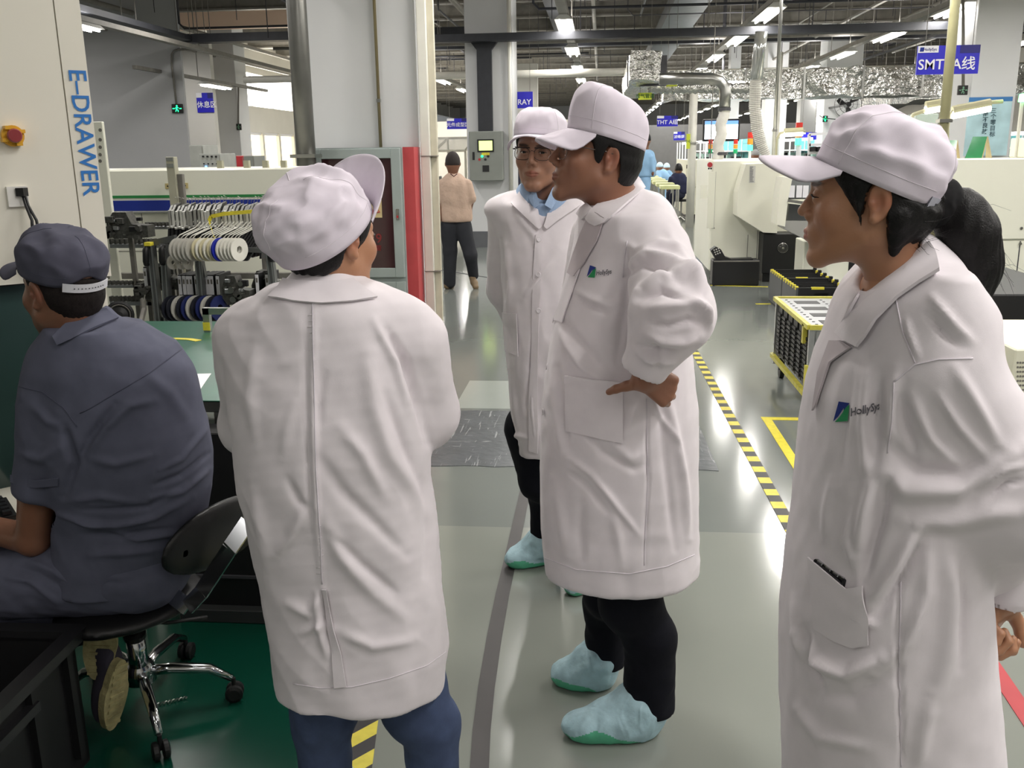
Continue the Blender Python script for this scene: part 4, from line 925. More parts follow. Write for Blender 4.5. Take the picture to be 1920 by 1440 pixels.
def exit_sign(px, Y, label, lit=True, pole_to=None):
    a, c, z0, z1 = pbox(*px, Y); t = thing('exit_sign', label, 'sign', ((a+c)/2, Y, z0)); MB().box(a, c, Y, Y+.05, z0, z1, .004).build('case', M_BLK, t); w, h_ = c-a, z1-z0; g = mat('lit_green_exit', (30, 235, 130), emit=2.2, noise=0) if lit else mat('dim_green_exit', (120, 170, 140), noise=0)
    q = MB(); q.lathe([(0, 0), (h_*.10, 0), (h_*.10, .002)], ((a+c)/2, Y-.002, z0+h_*.78), (0, -1, 0), 10)
    for pts in (((.5, .66), (.44, .42)), ((.44, .42), (.36, .16)), ((.46, .42), (.60, .28)), ((.60, .28), (.58, .12)), ((.48, .62), (.34, .54)), ((.50, .62), (.64, .56))): q.bar((a+w*pts[0][0], Y-.003, z0+h_*pts[0][1]), (a+w*pts[1][0], Y-.003, z0+h_*pts[1][1]), h_*.09, .003, up=(0, 1, 0))
    q.bar((a+w*.08, Y-.003, z0+h_*.5), (a+w*.28, Y-.003, z0+h_*.5), h_*.1, .003, up=(0, 1, 0)); q.bar((a+w*.72, Y-.003, z0+h_*.5), (a+w*.92, Y-.003, z0+h_*.5), h_*.1, .003, up=(0, 1, 0))
    q.build('running_figure', g, t)
    if pole_to: MB().tube(pole_to, .022, 8).build('conduit_hanger', M_BEAM2, t, smooth=True)
exit_sign((322, 195, 342, 212), 19.54, 'green lit exit sign hanging from a bent conduit at the left', pole_to=[ony(x, y, 19.57) for x, y in ((331, 196), (322, 120), (322, 102), (326, 96), (334, 93), (372, 92))])
exit_sign((443, 232, 452, 244), 25.14, 'small green exit sign on the far left pillar', False, pole_to=[ony(447, 233, 25.17), ony(447, 160, 25.17)]); exit_sign((1797, 160, 1815, 178), 14.5, 'unlit exit sign beside the right column', False, pole_to=[ony(1806, 161, 14.52), ony(1806, -30, 14.52)]); exit_sign((1543, 217, 1552, 229), 27.3, 'small green exit sign on the pillar with the fan')
# wall screen
a, c, z0, z1 = pbox(1318, 223, 1387, 265, 22); t = thing('wall_screen', 'large lit display screen hanging behind the extraction pipe', 'screen', ((a+c)/2, 22, z0)); MB().box(a, c, 22, 22.12, z0, z1, .01).build('bezel', M_BLK, t); MB().box(a+.04, c-.04, 21.99, 22, z0+.05, z1-.04).build('screen', mat('lit_white_screen', (236, 240, 248), emit=1.6, noise=0), t); MB().box(a+.04, c-.04, 21.985, 21.99, z1-.12, z1-.04).build('title_bar', mat('lit_blue_bar', (90, 130, 210), emit=1.2, noise=0), t)
MB().cyl(((a+c)/2, 22.06, z1), ((a+c)/2, 22.06, ZC-.05), .03).build('ceiling_bracket', M_BEAM, t)
# wall fan
def wall_fan():
    cc = ony(1590, 196, 25.5); R = 23/1750*25.5; t = thing('wall_fan', 'black caged industrial fan on the far white pillar', 'fan', cc); mk = M_BLK
    for k in range(3):
        a = k*2*pi/3+.45; d = np.array([cos(a), 0, sin(a)]); e = np.array([-sin(a), .35, cos(a)]); MB().prism([cc+d*.05, cc+d*R*.82-e*.02, cc+d*R*.88+e*.08, cc+d*R*.45+e*.12, cc+d*.07+e*.05], (0, .012, 0)).build('blade', mk, t)
    g = MB()
    for r in (R, R*.66, R*.35): g.tube([cc+np.array([cos(s), -.06 if r < R else 0, sin(s)])*[r, 1, r] for s in np.linspace(0, 2*pi, 33)], .006, 4, False)
    for k in range(12): s = k*pi/6; g.tube([cc+np.array([cos(s)*.06, -.08, sin(s)*.06]), cc+np.array([cos(s)*R, 0, sin(s)*R])], .0035, 3, False)
    g.build('guard', mat('fan_wire', (70, 70, 70), rough=.4, metal=.6), t); MB().lathe([(0, -.1), (.06, -.1), (.07, 0), (.07, .18), (0, .18)], cc, (0, 1, 0), 16).build('motor', mk, t); q = MB(); q.bar(cc+[0, .1, -.02], cc+[-.02, .1, -.5], .03); q.prism([cc+[-.1, .1, -.45], cc+[.1, .1, -.45], cc+[0, .1, -.72]], (0, .05, 0)); q.bar(cc+[0, .12, 0], cc+[0, 2.0, 0], .05); q.build('bracket', mk, t); MB().tube([cc+[0, .1, -.3], cc+[-.2, .12, -.36], cc+[-.55, .15, -.32], cc+[-.6, .4, -.25]], .012, 6).build('power_cord', mk, t)
wall_fan()
# poster on the right column
Yp = 14.44; a, c, z0, z1 = pbox(1812, 182, 1893, 292, Yp); t = thing('poster', 'pale blue poster with upright Chinese lettering on the right column', 'poster', ((a+c)/2, Yp, z0)); MB().box(a, c, Yp, Yp+.02, z0, z1).build('sheet', mat('pale_blue_poster', (176, 208, 216), rough=.4, noise=.12, nscale=3), t); MB().box(a, c, Yp-.004, Yp, z1-.06, z1).build('header_band', mat('blue_band', (60, 120, 180), rough=.4), t)
for tx, x, y0_ in (('三个零目标', 1863, 208), ('南不良故', 1848, 214)):
    for i, ch in enumerate(tx): q = ony(x-i*.7, y0_+i*11, Yp); text_mesh('lettering', ch, (q[0], Yp-.003, q[2]), (1, 0, 0), (0, 0, 1), .058, mat('dark_teal_print', (40, 70, 80), noise=0), t)
# ================================================================== FLOOR MARKINGS
M_TBLK = mat('black_tape', (50, 46, 46), rough=.5, noise=.08); M_HZY = mat('hazard_yellow', (214, 200, 70), rough=.45, noise=.06, nscale=30); M_HZK = mat('hazard_black', (44, 42, 44), rough=.45, noise=.08)
def strip(pts, w, z=.003):
    P = np.array(pts, float); n = len(P); T = np.gradient(P, axis=0); T /= np.linalg.norm(T, axis=1, keepdims=True); S = np.stack([T[:, 1], -T[:, 0]], 1)*w/2
    top = [(*(P[i]+S[i]), z) for i in range(n)]+[(*(P[i]-S[i]), z) for i in range(n)]; V = top+[(x, y, 0.0005) for x, y, _ in top]; Fc = []
    for i in range(n-1): Fc += [(i, i+1, n+i+1, n+i), (i, i+2*n, i+1+2*n, i+1), (n+i, n+i+1, 3*n+i+1, 3*n+i)]
    Fc += [(0, n, 3*n, 2*n), (n-1, 3*n-1, 4*n-1, 2*n-1)]; return MB().add(V, Fc)
dk = [onz(x, y)[:2] for x, y in ((897, 1560), (899, 1440), (903, 1370), (912, 1290), (926, 1200), (942, 1115), (958, 1045), (972, 980), (984, 925), (992, 880), (1003, 800))]
tag(strip(dk, .052).build('floor_tape', M_TBLK, loc=(dk[2][0], dk[2][1], 0)), 'dark tape line on the floor curving towards the camera', 'tape', 'floor tapes')
def hazard(label, a, c, w, pitch, slant):
    a, c = np.array(a, float), np.array(c, float); L = np.linalg.norm(c-a); d = (c-a)/L; s = np.array([d[1], -d[0]]); q = MB(); n = int(L/pitch)
    for i in range(n):
        q.cur = i % 2; p0, p1 = a+d*i*pitch, a+d*(i+1)*pitch; sh = d*slant*w
        pts = [p0-s*w/2, p1-s*w/2, p1+s*w/2+sh, p0+s*w/2+sh]; q.prism([(x, y, .0006) for x, y in pts][::-1], (0, 0, .0024))
    o = q.build('hazard_tape', [M_HZY, M_HZK], loc=(a[0], a[1], 0)); return tag(o, label, 'tape', 'floor tapes')
h0, h1 = onz(1492, 1008)[:2], onz(1303, 660)[:2]; hazard('yellow and black striped floor tape along the right side of the aisle', h0-(h1-h0)*.4, h1+(h1-h0)*.55, .062, .085, .0)
h0, h1 = onz(672, 1440)[:2], onz(694, 1296)[:2]; dh = (h1-h0)/np.linalg.norm(h1-h0); hazard('yellow and black striped floor tape between the legs of the woman in jeans', h0-dh*.6, h1+dh*1.6, .075, .068, .9)
yl = [onz(x, y)[:2] for x, y in ((1530, 930), (1437, 785), (1545, 787))]
q = strip([yl[0], yl[1]], .055); q2 = strip([yl[1]-np.array([.03, 0]), yl[2]], .06, .0031); q.add(np.vstack(q2.v), q2.f); tag(q.build('floor_tape', M_YEL, loc=(yl[1][0], yl[1][1], 0)), 'yellow corner mark on the floor around the trolley', 'tape', 'floor tapes')
q = strip([onz(x, y)[:2] for x, y in ((1825, 1195), (1990, 1440))], .055); tag(q.build('floor_tape', mat('red_floor_tape', (176, 40, 50), rough=.45, noise=.06), loc=onz(1850, 1230)), 'red tape line on the floor at the lower right', 'tape', 'floor tapes')
for (xa, ya, xb, yb), lb in (((1417, 570, 1445, 570), 'short yellow floor mark beside the open black crates'), ((1466, 606, 1494, 609), 'short yellow floor mark at the corner of the nearest crate'), ((1332, 535, 1440, 538), 'yellow floor line under the long black box'), ((385, 812, 440, 812), 'yellow floor line seen under the green-topped table')):
    q = strip([onz(xa, ya)[:2], onz(xb, yb)[:2]], .05); tag(q.build('floor_tape', M_YEL, loc=onz(xa, ya)), lb, 'tape', 'floor tapes')
q = strip([onz(x, y)[:2] for x, y in ((823, 505), (880, 515), (935, 523))], .03); tag(q.build('floor_joint', M_BEAM, loc=onz(880, 515)), 'thin dark joint line in the floor behind the walking man', 'joint')
A_, B_, C_ = [onz(*p) for p in ((812, 616), (833, 622), (820, 634))]; tag(MB().prism([A_+[0, 0, .001], C_+[0, 0, .001], B_+[0, 0, .001]], (0, 0, .002)).build('floor_marker', M_RED, loc=A_), 'small red triangle on the floor by the white post', 'marker')
# scuffed film on the floor
def scuffed():
    m = mat('scuffed_grey_film', (84, 88, 92), rough=.3, noise=.10, nscale=5, bump=.5, bscale=22, bdist=.004); nt = m.node_tree; N, L = nt.nodes, nt.links; b_ = N['Principled BSDF']; col = b_.inputs['Base Color'].links[0].from_socket; mx = N.new('ShaderNodeMix'); mx.data_type = 'RGBA'; acc = None
    tc = N.new('ShaderNodeTexCoord')
    for i, (sx, sy, r) in enumerate(((60, 4, .5), (4, 50, -.4), (40, 3, 1.3))):
        mp = N.new('ShaderNodeMapping'); mp.inputs['Scale'].default_value = (sx, sy, 1); mp.inputs['Rotation'].default_value = (0, 0, r); L.new(tc.outputs['Object'], mp.inputs['Vector']); n = N.new('ShaderNodeTexNoise'); n.inputs['Scale'].default_value = 1.0; n.inputs['Detail'].default_value = 5; n.inputs['Distortion'].default_value = .8; L.new(mp.outputs['Vector'], n.inputs['Vector'])
        g = N.new('ShaderNodeMath'); g.operation = 'GREATER_THAN'; g.inputs[1].default_value = .67; L.new(n.outputs['Fac'], g.inputs[0])
        if acc is None: acc = g
        else: a2 = N.new('ShaderNodeMath'); a2.operation = 'MAXIMUM'; L.new(acc.outputs[0], a2.inputs[0]); L.new(g.outputs[0], a2.inputs[1]); acc = a2
    L.new(acc.outputs[0], mx.inputs[0]); L.new(col, mx.inputs[6]); mx.inputs[7].default_value = srgb(150, 152, 154); L.new(mx.outputs[2], b_.inputs['Base Color']); return m
q = MB(); rs = np.random.RandomState(4); 
e0 = [(x, 4.70+rs.normal()*.008) for x in np.linspace(-1.3, .625, 24)]; e1 = [(x, 5.80+rs.normal()*.008) for x in np.linspace(.60, -1.3, 24)]
q.prism([(x, y, .0008) for x, y in e0+e1], (0, 0, .002)); tag(q.build('floor_mat', scuffed(), loc=(-.3, 5.2, 0)), 'scuffed dark grey protective film stuck across the aisle floor', 'floor mat')
# ================================================================== MACHINES ON THE RIGHT
def box_part(t, name, m, x0, x1, y0, y1, z0, z1, bev=.004, **k): return MB().box(x0, x1, y0, y1, z0, z1, bev).build(name, m, t, **k)
def signal_tower(px, py0, py1, Y, label, lit=None, base=0.0):
    q = ony(px, py1, Y); hq = q[2]; q[2] = base; top = ony(px, py0, Y)[2]; t = thing('signal_tower', label, 'signal light', q, 'signal towers'); H = (top-hq); n = 3
    cols = [('red', (220, 60, 50)), ('amber', (236, 160, 60)), ('green', (40, 170, 110))]
    for i, (nm, c) in enumerate(cols):
        z1 = top-H*.22*i; m = mat('signal_'+nm+('_lit' if lit == nm else ''), c if lit != nm else tuple(min(255, v+40) for v in c), rough=.25, emit=(1.2 if lit == nm else .03), noise=0); MB().lathe([(0, 0), (H*.10, 0), (H*.10, -H*.20), (0, -H*.20)], (q[0], q[1], z1), n=14).build('lens', m, t, label=nm+' lens')
    MB().cyl((q[0], q[1], q[2]), (q[0], q[1], top-H*.62), H*.05, n=8).build('stem', M_WHT, t)
zM = ony(1340, 300, 12.2)[2]
def machine_one():
    xl = onz(1338, 536)[0]; Yf = 12.25; t = thing('white_machine', 'first tall white machine on the right with a folded hood and a label', 'machine', (xl, Yf, 0)); xr = ony(1520, 400, Yf)[0]
    box_part(t, 'cabinet', M_MACHW, xl, xr, Yf, 14.2, .10, zM, .02)
    for x in (xl+.08, xl+.9): MB().lathe([(0, 0), (.05, 0), (.05, .02), (.018, .03), (.018, .10)], (x, Yf+.1, 0), n=10).build('levelling_foot', M_BLK, t)
    a, c, z0, z1 = pbox(1328, 322, 1339, 428, Yf); p = plate(t, 'front_panel', (1327, 322, 1340, 428), Yf, M_MACHW, .01); plate(t, 'panel_gap', (1339, 322, 1340.5, 428), Yf, M_BEAM, .002); plate(t, 'panel_gap', (1334, 427, 1340, 428.5), Yf, M_BEAM, .002)
    d = ony(1331, 309, Yf); MB().lathe([(0, .03), (.03, .03), (.034, .0)], d, (0, -1, 0), 12).build('red_button', M_RED, t)
    for x in (1329, 1333): d = ony(x, 316, Yf); MB().lathe([(0, .01), (.012, .01), (.012, 0)], d, (0, -1, 0), 8).build('small_button', M_BLK, t)
    plate(t, 'latch_plate', (1313, 347, 1326, 372), Yf, M_MACHW, .02); plate(t, 'seam', (1401, 440, 1402, 482), Yf, M_BEAM2, .002); plate(t, 'seam', (1419, 432, 1420, 490), Yf, M_BEAM2, .002)
    hp = [(1399, 308), (1462, 305), (1457, 437), (1431, 436), (1382, 405), (1383, 360)]; q = MB(); q.prism([ony(x, y, 11.85) for x, y in hp], (0, .4, 0)); h_ = q.build('folded_hood', mat('white_hood_enamel', (234, 233, 218), rough=.3, noise=.01), t)
    plate(h_, 'label', (1405, 311, 1416, 343), 11.85, mat('pale_label', (206, 206, 200), rough=.6, noise=.0), .003); 
    q = MB(); rs = np.random.RandomState(2)
    for i in range(11): a, c, z0, z1 = pbox(1406, 312.5+i*2.7, 1406+rs.uniform(4, 9), 313.8+i*2.7, 11.846); q.box(a, c, 11.843, 11.846, z0, z1)
    q.build('label_print', mat('grey_print', (130, 130, 134), noise=0), t)
    a, c, z0, z1 = pbox(1430, 438, 1506, 513, 11.9); k = MB().box(a, c, 11.9, 12.25, z0, z1, .008).build('black_fan_box', M_BLK, t); f = ony(1468, 465, 11.89); g = MB()
    for r in (.03, .045, .06): g.tube([f+np.array([cos(s)*r, 0, sin(s)*r]) for s in np.linspace(0, 2*pi, 21)], .003, 4, False)
    g.lathe([(0, .012), (.016, .012), (.016, 0)], f, (0, -1, 0), 12); g.build('fan_grille', M_STEEL, k); MB().box(c-.02, c+.06, 11.95, 12.2, z0+.15, z1+.02).build('side_bracket', M_ALU, t)
    for z in (0.0,): MB().box(a+.02, c-.04, 11.96, 12.2, 0.0, z0).build('fan_box_base', M_BLK, t)
    return t
machine_one()
def machine_far():
    Yf = 23; xl = ony(1284, 400, Yf)[0]; xr = ony(1345, 400, Yf)[0]; z = ony(1300, 300, Yf)[2]; t = thing('cream_machine', 'distant cream machine with a blue strip beside the seated worker in navy', 'machine', (xl, Yf, 0)); box_part(t, 'lower_cabinet', M_MACH, xl-.02, xr, Yf, 26, .12, z*.55); box_part(t, 'upper_cabinet', M_MACH, xl, xr, Yf-.02, 26, z*.55+.01, z)
    plate(t, 'blue_strip', (1311, 321, 1324, 367), Yf-.02, mat('blue_machine_strip', (70, 108, 170), rough=.4), .02)
    for y in (309, 332, 378, 398): plate(t, 'slot', (1287, y, 1289, y+7), Yf-.02, M_BLK, .01)
    box_part(t, 'dark_base', M_BLK, xl+.1, xr, Yf+.1, 25.8, 0, .12)
machine_far()
ZN = ony(1850, 297, 11.0)[2]
def machine_near():
    Yf = 11.0; xl = ony(1507, 480, Yf)[0]; t = thing('white_machine', 'long low white machine behind the woman with the ponytail', 'machine', (xl, Yf, 0)); xm = ony(1768, 400, Yf)[0]; zs = ony(1850, 451, Yf)[2]
    box_part(t, 'upper_cover', M_MACHW, ony(1562, 350, Yf)[0], 7.4, Yf, 11.55, zs+.006, ZN, .015); box_part(t, 'lower_cabinet', M_MACHW, xl, 7.4, Yf+.02, 11.5, .0, zs, .008)
    zb = ony(1700, 470, Yf)[2]
    plate(t, 'panel_gap', (1906, 452, 1908, 556), Yf+.02, M_BEAM, .003); plate(t, 'dark_recess', (1588, 474, 1604, 600), Yf+.02, M_BLK, .004)
    for x, y in ((1915, 428), (1913, 457), (1901, 549)): d = ony(x, y, Yf-.0); MB().lathe([(0, .012), (.014, .012), (.018, 0)], d, (0, -1, 0), 12).build('screw_cap', M_STEEL, t)
    # sloping inspection module at the left end
    sd = 0.62; mw = mat('white_hood_enamel', (234, 233, 218))
    q = MB(); q.prism([ony(x, y, Yf-.35) for x, y in ((1467, 332), (1486, 333), (1478, 372), (1472, 425), (1456, 421), (1460, 372))], (0, .36, 0)); md = q.build('module_side', mw, t)
    q = MB(); q.prism([ony(x, y, Yf-.30) for x, y in ((1486, 334), (1564, 322), (1564, 372), (1478, 374))], (0, .03, 0)); q.build('module_glass', mat('smoky_glass', (120, 124, 124), rough=.08, noise=.03, spec=.8), md)
    q = MB(); q.bar(ony(1477, 376, Yf-.36), ony(1566, 389, Yf-.36), .03); q.build('module_rail', M_STEEL, md); 
    q = MB(); q.prism([ony(x, y, Yf-.28) for x, y in ((1480, 382), (1566, 392), (1566, 414), (1476, 413))], (0, .1, 0)); q.build('module_slot', mat('charcoal_panel', (66, 68, 68), rough=.4), md)
    q = MB(); q.prism([ony(x, y, Yf-.33) for x, y in ((1474, 414), (1566, 415), (1566, 468), (1522, 455), (1468, 428))], (0, .33, 0)); q.build('module_lower_panel', mat('mid_grey_panel', (156, 156, 152), rough=.4, noise=.02), md)
    for x in (1486, 1500, 1512): d = ony(x, 355, Yf-.36); MB().box(d[0]-.03, d[0]+.03, Yf-.33, Yf-.31, d[2]-.09, d[2]+.04).build('white_block', M_WHT, md)
    return t
machine_near()
def near_black_box():
    Y = 6.3; a, c, z0, z1 = pbox(1792, 552, 2050, 742, Y); a = ony(1800, 650, Y)[0]; t = thing('black_equipment_box', 'large black equipment box with a pale round knob at the right edge', 'box', (a, Y, 0)); MB().box(a, c, Y, 8.6, 0, z1, .01).build('housing', M_BLK, t)
    d = ony(1872, 608, Y); MB().lathe([(0, .02), (.022, .02), (.026, 0)], d, (0, -1, 0), 16).build('knob', M_WHT, t)
    for i in range(8): plate(t, 'vent_slot', (1862, 628+i*4.2, 1894, 629.6+i*4.2), Y, mat('vent_grey', (50, 50, 52)), .003)
    Y2 = 5.0; a2 = ony(1893, 750, Y2)[0]; zt = ony(1905, 655, Y2)[2]; t2 = thing('perforated_cabinet', 'cream cabinet with a perforated side at the right edge of the picture', 'cabinet', (a2, Y2, 0)); MB().box(a2, a2+.6, Y2, 5.9, 0, zt, .008).build('housing', M_MACH, t2); q = MB()
    for i in range(14):
        for j in range(3): d = ony(1908+j*5, 680+i*8.5, Y2-.001); q.cyl(d, d-[0, .002, 0], .006, n=6)
    q.build('perforations', M_BEAM2, t2)
near_black_box()
# A-shaped green cards on the machine top, bent lamp, green beacon
for (px, lb) in (((1776, 263, 1802, 294), 'narrow green tent card on the machine top'), ((1812, 256, 1862, 294), 'wide glossy green tent card on the machine top, right of the narrow one')):
    Y = 11.1; a, c, z0, z1 = pbox(*px, Y); z0 = ZN+.004; t = thing('tent_card', lb, 'card', ((a+c)/2, Y, z0), 'tent cards'); w = c-a
    MB().hexa([(a, Y, z0), (a+w*.62, Y, z0), (a+w*.62, Y+.012, z0), (a, Y+.012, z0), (a+w*.30, Y+.06, z1), (a+w*.82, Y+.06, z1), (a+w*.82, Y+.072, z1), (a+w*.30, Y+.072, z1)]).build('green_face', mat('glossy_green_card', (60, 150, 96), rough=.12), t)
    MB().hexa([(a+w*.62, Y, z0), (a+w*.66, Y, z0), (a+w*.66, Y+.02, z0), (a+w*.62, Y+.02, z0), (a+w*.82, Y+.06, z1), (a+w*.86, Y+.06, z1), (a+w*.86, Y+.08, z1), (a+w*.82, Y+.08, z1)]).build('edge_strip', mat('tan_edge', (196, 178, 130)), t)
    MB().hexa([(a+w*.96, Y+.0, z0), (a+w, Y+.0, z0), (a+w, Y+.15, z0), (a+w*.96, Y+.15, z0), (a+w*.82, Y+.06, z1), (a+w*.86, Y+.06, z1), (a+w*.86, Y+.08, z1), (a+w*.82, Y+.08, z1)]).build('back_leg', mat('tan_edge', (196, 178, 130)), t)
def bent_lamp(pts, Y, lb, tube, zb=None):
    zb = ZN if zb is None else zb
    t = thing('bench_lamp', lb, 'lamp', ony(*pts[0], Y), 'bench lamps'); P = [ony(x, y, Y) for x, y in pts]; P[0][2] = zb; MB().tube(P, .022, 8).build('bent_arm', mat('cream_bent_tube', (196, 192, 156), rough=.35), t, smooth=True)
    a, c = ony(*tube[0], Y), ony(*tube[1], Y); MB().tube([a, c], .045, 10).build('lamp_tube', mat('lit_bench_tube', (255, 250, 240), emit=4.0, noise=0), t); MB().tube([a+[0, 0, .05], c+[0, 0, .05]], .05, 8).build('reflector', mat('cream_bent_tube', (196, 192, 156)), t)
bent_lamp([(1776, 292), (1776, 240), (1780, 215), (1795, 200), (1830, 194), (1880, 190)], 11.3, 'bent-arm lamp with a lit tube over the machine, right of the blue sign', ((1785, 216), (1856, 202)))
bent_lamp([(1700, 292), (1704, 230), (1712, 215), (1735, 207), (1770, 204)], 11.45, 'smaller bent-arm lamp with a lit tube behind the white cap on the right', ((1735, 207), (1764, 202))); bent_lamp([(1454, 292), (1456, 262), (1462, 250), (1480, 246), (1510, 246)], 17, 'distant bent-arm lamp left of the fan pillar', ((1470, 252), (1505, 250)), 0.0)
q = ony(1905, 290, 11.3); zt = ony(1905, 184, 11.3)[2]; t = thing('signal_beacon', 'tall post with a bright green beacon at the far right', 'signal light', (q[0], q[1], ZN)); MB().cyl((q[0], q[1], ZN), (q[0], q[1], zt-.04), .02).build('post', M_PVC, t); MB().lathe([(0, .05), (.035, .04), (.04, -.04), (0, -.04)], (q[0], q[1], zt), n=14).build('green_lens', mat('bright_green_beacon', (90, 255, 120), emit=8.0, noise=0), t)
signal_tower(1378, 262, 302, 13.7, 'small signal tower left of the ribbed hose', base=zM); signal_tower(1405, 248, 302, 13.2, 'large red-topped signal tower with a green lens beside the hose', 'green', base=zM); signal_tower(1495, 230, 296, 18, 'signal tower in front of the fan pillar', 'green'); signal_tower(1331, 262, 302, 19, 'small red signal tower beneath the wall screen')
# small cabinet with glass behind the cap (white frames)
t = thing('framed_enclosure', 'white framed enclosure between the fan pillar and the ponytail womans cap', 'enclosure', ony(1540, 290, 15)); q = MB()
for a_, b_ in (((1517, 292), (1517, 252)), ((1517, 252), (1560, 250)), ((1560, 250), (1560, 292)), ((1517, 272), (1560, 270))): q.bar(ony(*a_, 15), ony(*b_, 15), .04)
[q.bar(ony(x, 290, 15)*[1, 1, 0], ony(x, 290, 15), .04) for x in (1517, 1560)]; q.bar(ony(1517, 286, 15), ony(1560, 286, 15), .05); q.build('frame', M_WHT, t)
for i in range(3): MB().cyl(ony(1524+i*12, 284, 14.9), ony(1524+i*12, 275, 14.9), .05, n=10).build('dark_spool', M_BLK, t)
t = thing('control_cabinet', 'pale grey control cabinet hanging beyond the machines, left of the yellowed pole', 'cabinet', ony(1730, 292, 13)); a, c, z0, z1 = pbox(1715, 213, 1757, 292, 13); z0 = 0; MB().box(a, c, 13, 13.4, z0, z1, .01).build('housing', mat('pale_grey_green_enamel', (178, 190, 182), rough=.3, noise=.05), t); plate(t, 'door_gap', (1756, 220, 1757, 290), 13, M_BEAM2, .004)
q = ony(1900, 290, 11.5); a, c, z0, z1 = pbox(1922, 258, 1980, 296, 11.1); t = thing('printer_box', 'cream device with a small red sticker at the right edge', 'device', (a, 11.5, z0)); MB().box(a, c, 11.1, 11.5, ZN, z1, .01).build('housing', M_MACH, t); plate(t, 'red_sticker', (1926, 275, 1937, 280), 11.1, M_RED, .003)
# ---------------------------------------------------------------- crates, long box, trolley
M_CRG = mat('dark_grey_corrugated_plastic', (74, 77, 80), rough=.5, noise=.05); M_CRK = mat('black_corrugated_plastic', (20, 20, 22), rough=.5, noise=.08)
def open_crate(label, x0, x1, y0, y1, H, cols=4):
    t = thing('open_crate', label, 'crate', (x0, y0, 0), 'open black crates'); w = .02
    q = MB(); q.box(x0, x0+w, y0, y1, .01, H); q.build('side_wall', M_CRG, t, label='grey side facing the aisle'); q = MB(); q.box(x1-w, x1, y0, y1, .01, H); q.box(x0+w, x1-w, y1-w, y1, .01, H); q.box(x0+w, x1-w, y0+w, y1-w, .01, .03); q.build('inner_walls', M_CRK, t)
    f = MB(); f.box(x0+w, x1-w, y0, y0+w, .01, H*.72); f.box(x0+w, x0+(x1-x0)*.36, y0, y0+w, H*.72, H*.86); f.box(x1-(x1-x0)*.36, x1-w, y0, y0+w, H*.72, H*.86); f.box(x0+w, x1-w, y0, y0+w, H*.86, H); f.build('front_wall', M_CRK, t)
    n = 6
    for i in range(1, n): y = y0+(y1-y0)*i/n; MB().box(x0+w, x1-w, y-.004, y+.004, .05, H*.96).build('divider', M_CRK, t)
    for i in range(n): y = y0+(y1-y0)*(i+.1)/n; MB().box(x0-.004, x0+w+.004, y, y+.045, H-.02, H+.012).build('yellow_clip', M_YEL, t); MB().box(x1-w-.004, x1+.004, y, y+.045, H-.02, H+.012).build('yellow_clip', M_YEL, t) if i % 2 == 0 else MB().box(x1-w-.004, x1+.004, y, y+.05, H-.01, H+.03).build('dark_clip', M_CRK, t)
    MB().box(x0+(x1-x0)*.3, x0+(x1-x0)*.55, y0-.004, y0+w+.003, H-.015, H+.006).build('yellow_clip', M_YEL, t); return t
cf = onz(1489, 606); cr = onz(1574, 602); H = ony(1490, 540, cf[1])[2]
open_crate('nearer open black crate with yellow clips and a grey side', cf[0], cr[0]+.02, cf[1], cf[1]+.70, H); open_crate('farther open black crate with yellow clips, behind its twin', cf[0]+.0, cr[0]+.02, cf[1]+.73, cf[1]+1.43, H)
a, c, z0, z1 = pbox(1336, 488, 1424, 532, 11.6); t = thing('long_black_box', 'long low black box standing before the first white machine', 'box', (a, 11.6, 0)); MB().box(a, c, 11.6, 11.85, 0, z1, .012).build('body', M_BLK, t); MB().box(a+.01, c-.01, 11.595, 11.855, z1-.02, z1-.008).build('rim', M_BEAM2, t)
t = thing('conveyor_board', 'curved black perforated board lying on the long black box', 'board', (a+.05, 11.7, z1+.002)); q = MB(); pr = [(1333, 470), (1342, 463), (1352, 468), (1360, 482), (1372, 486), (1412, 485)]; P = [ony(x, y, 11.62) for x, y in pr]
q.prism([*P, ony(1412, 488, 11.62), ony(1366, 488, 11.62), ony(1350, 487, 11.62), ony(1342, 486, 11.62)], (0, .16, 0)); q.build('board', M_BLK, t); d = MB()
for i in range(3):
    for j in range(3): k = ony(1339+i*4+j*1.5, 469+j*4-i*1.5, 11.618); d.cyl(k, k-[0, .002, 0], .009, n=6)
d.build('hole', M_WALL, t)
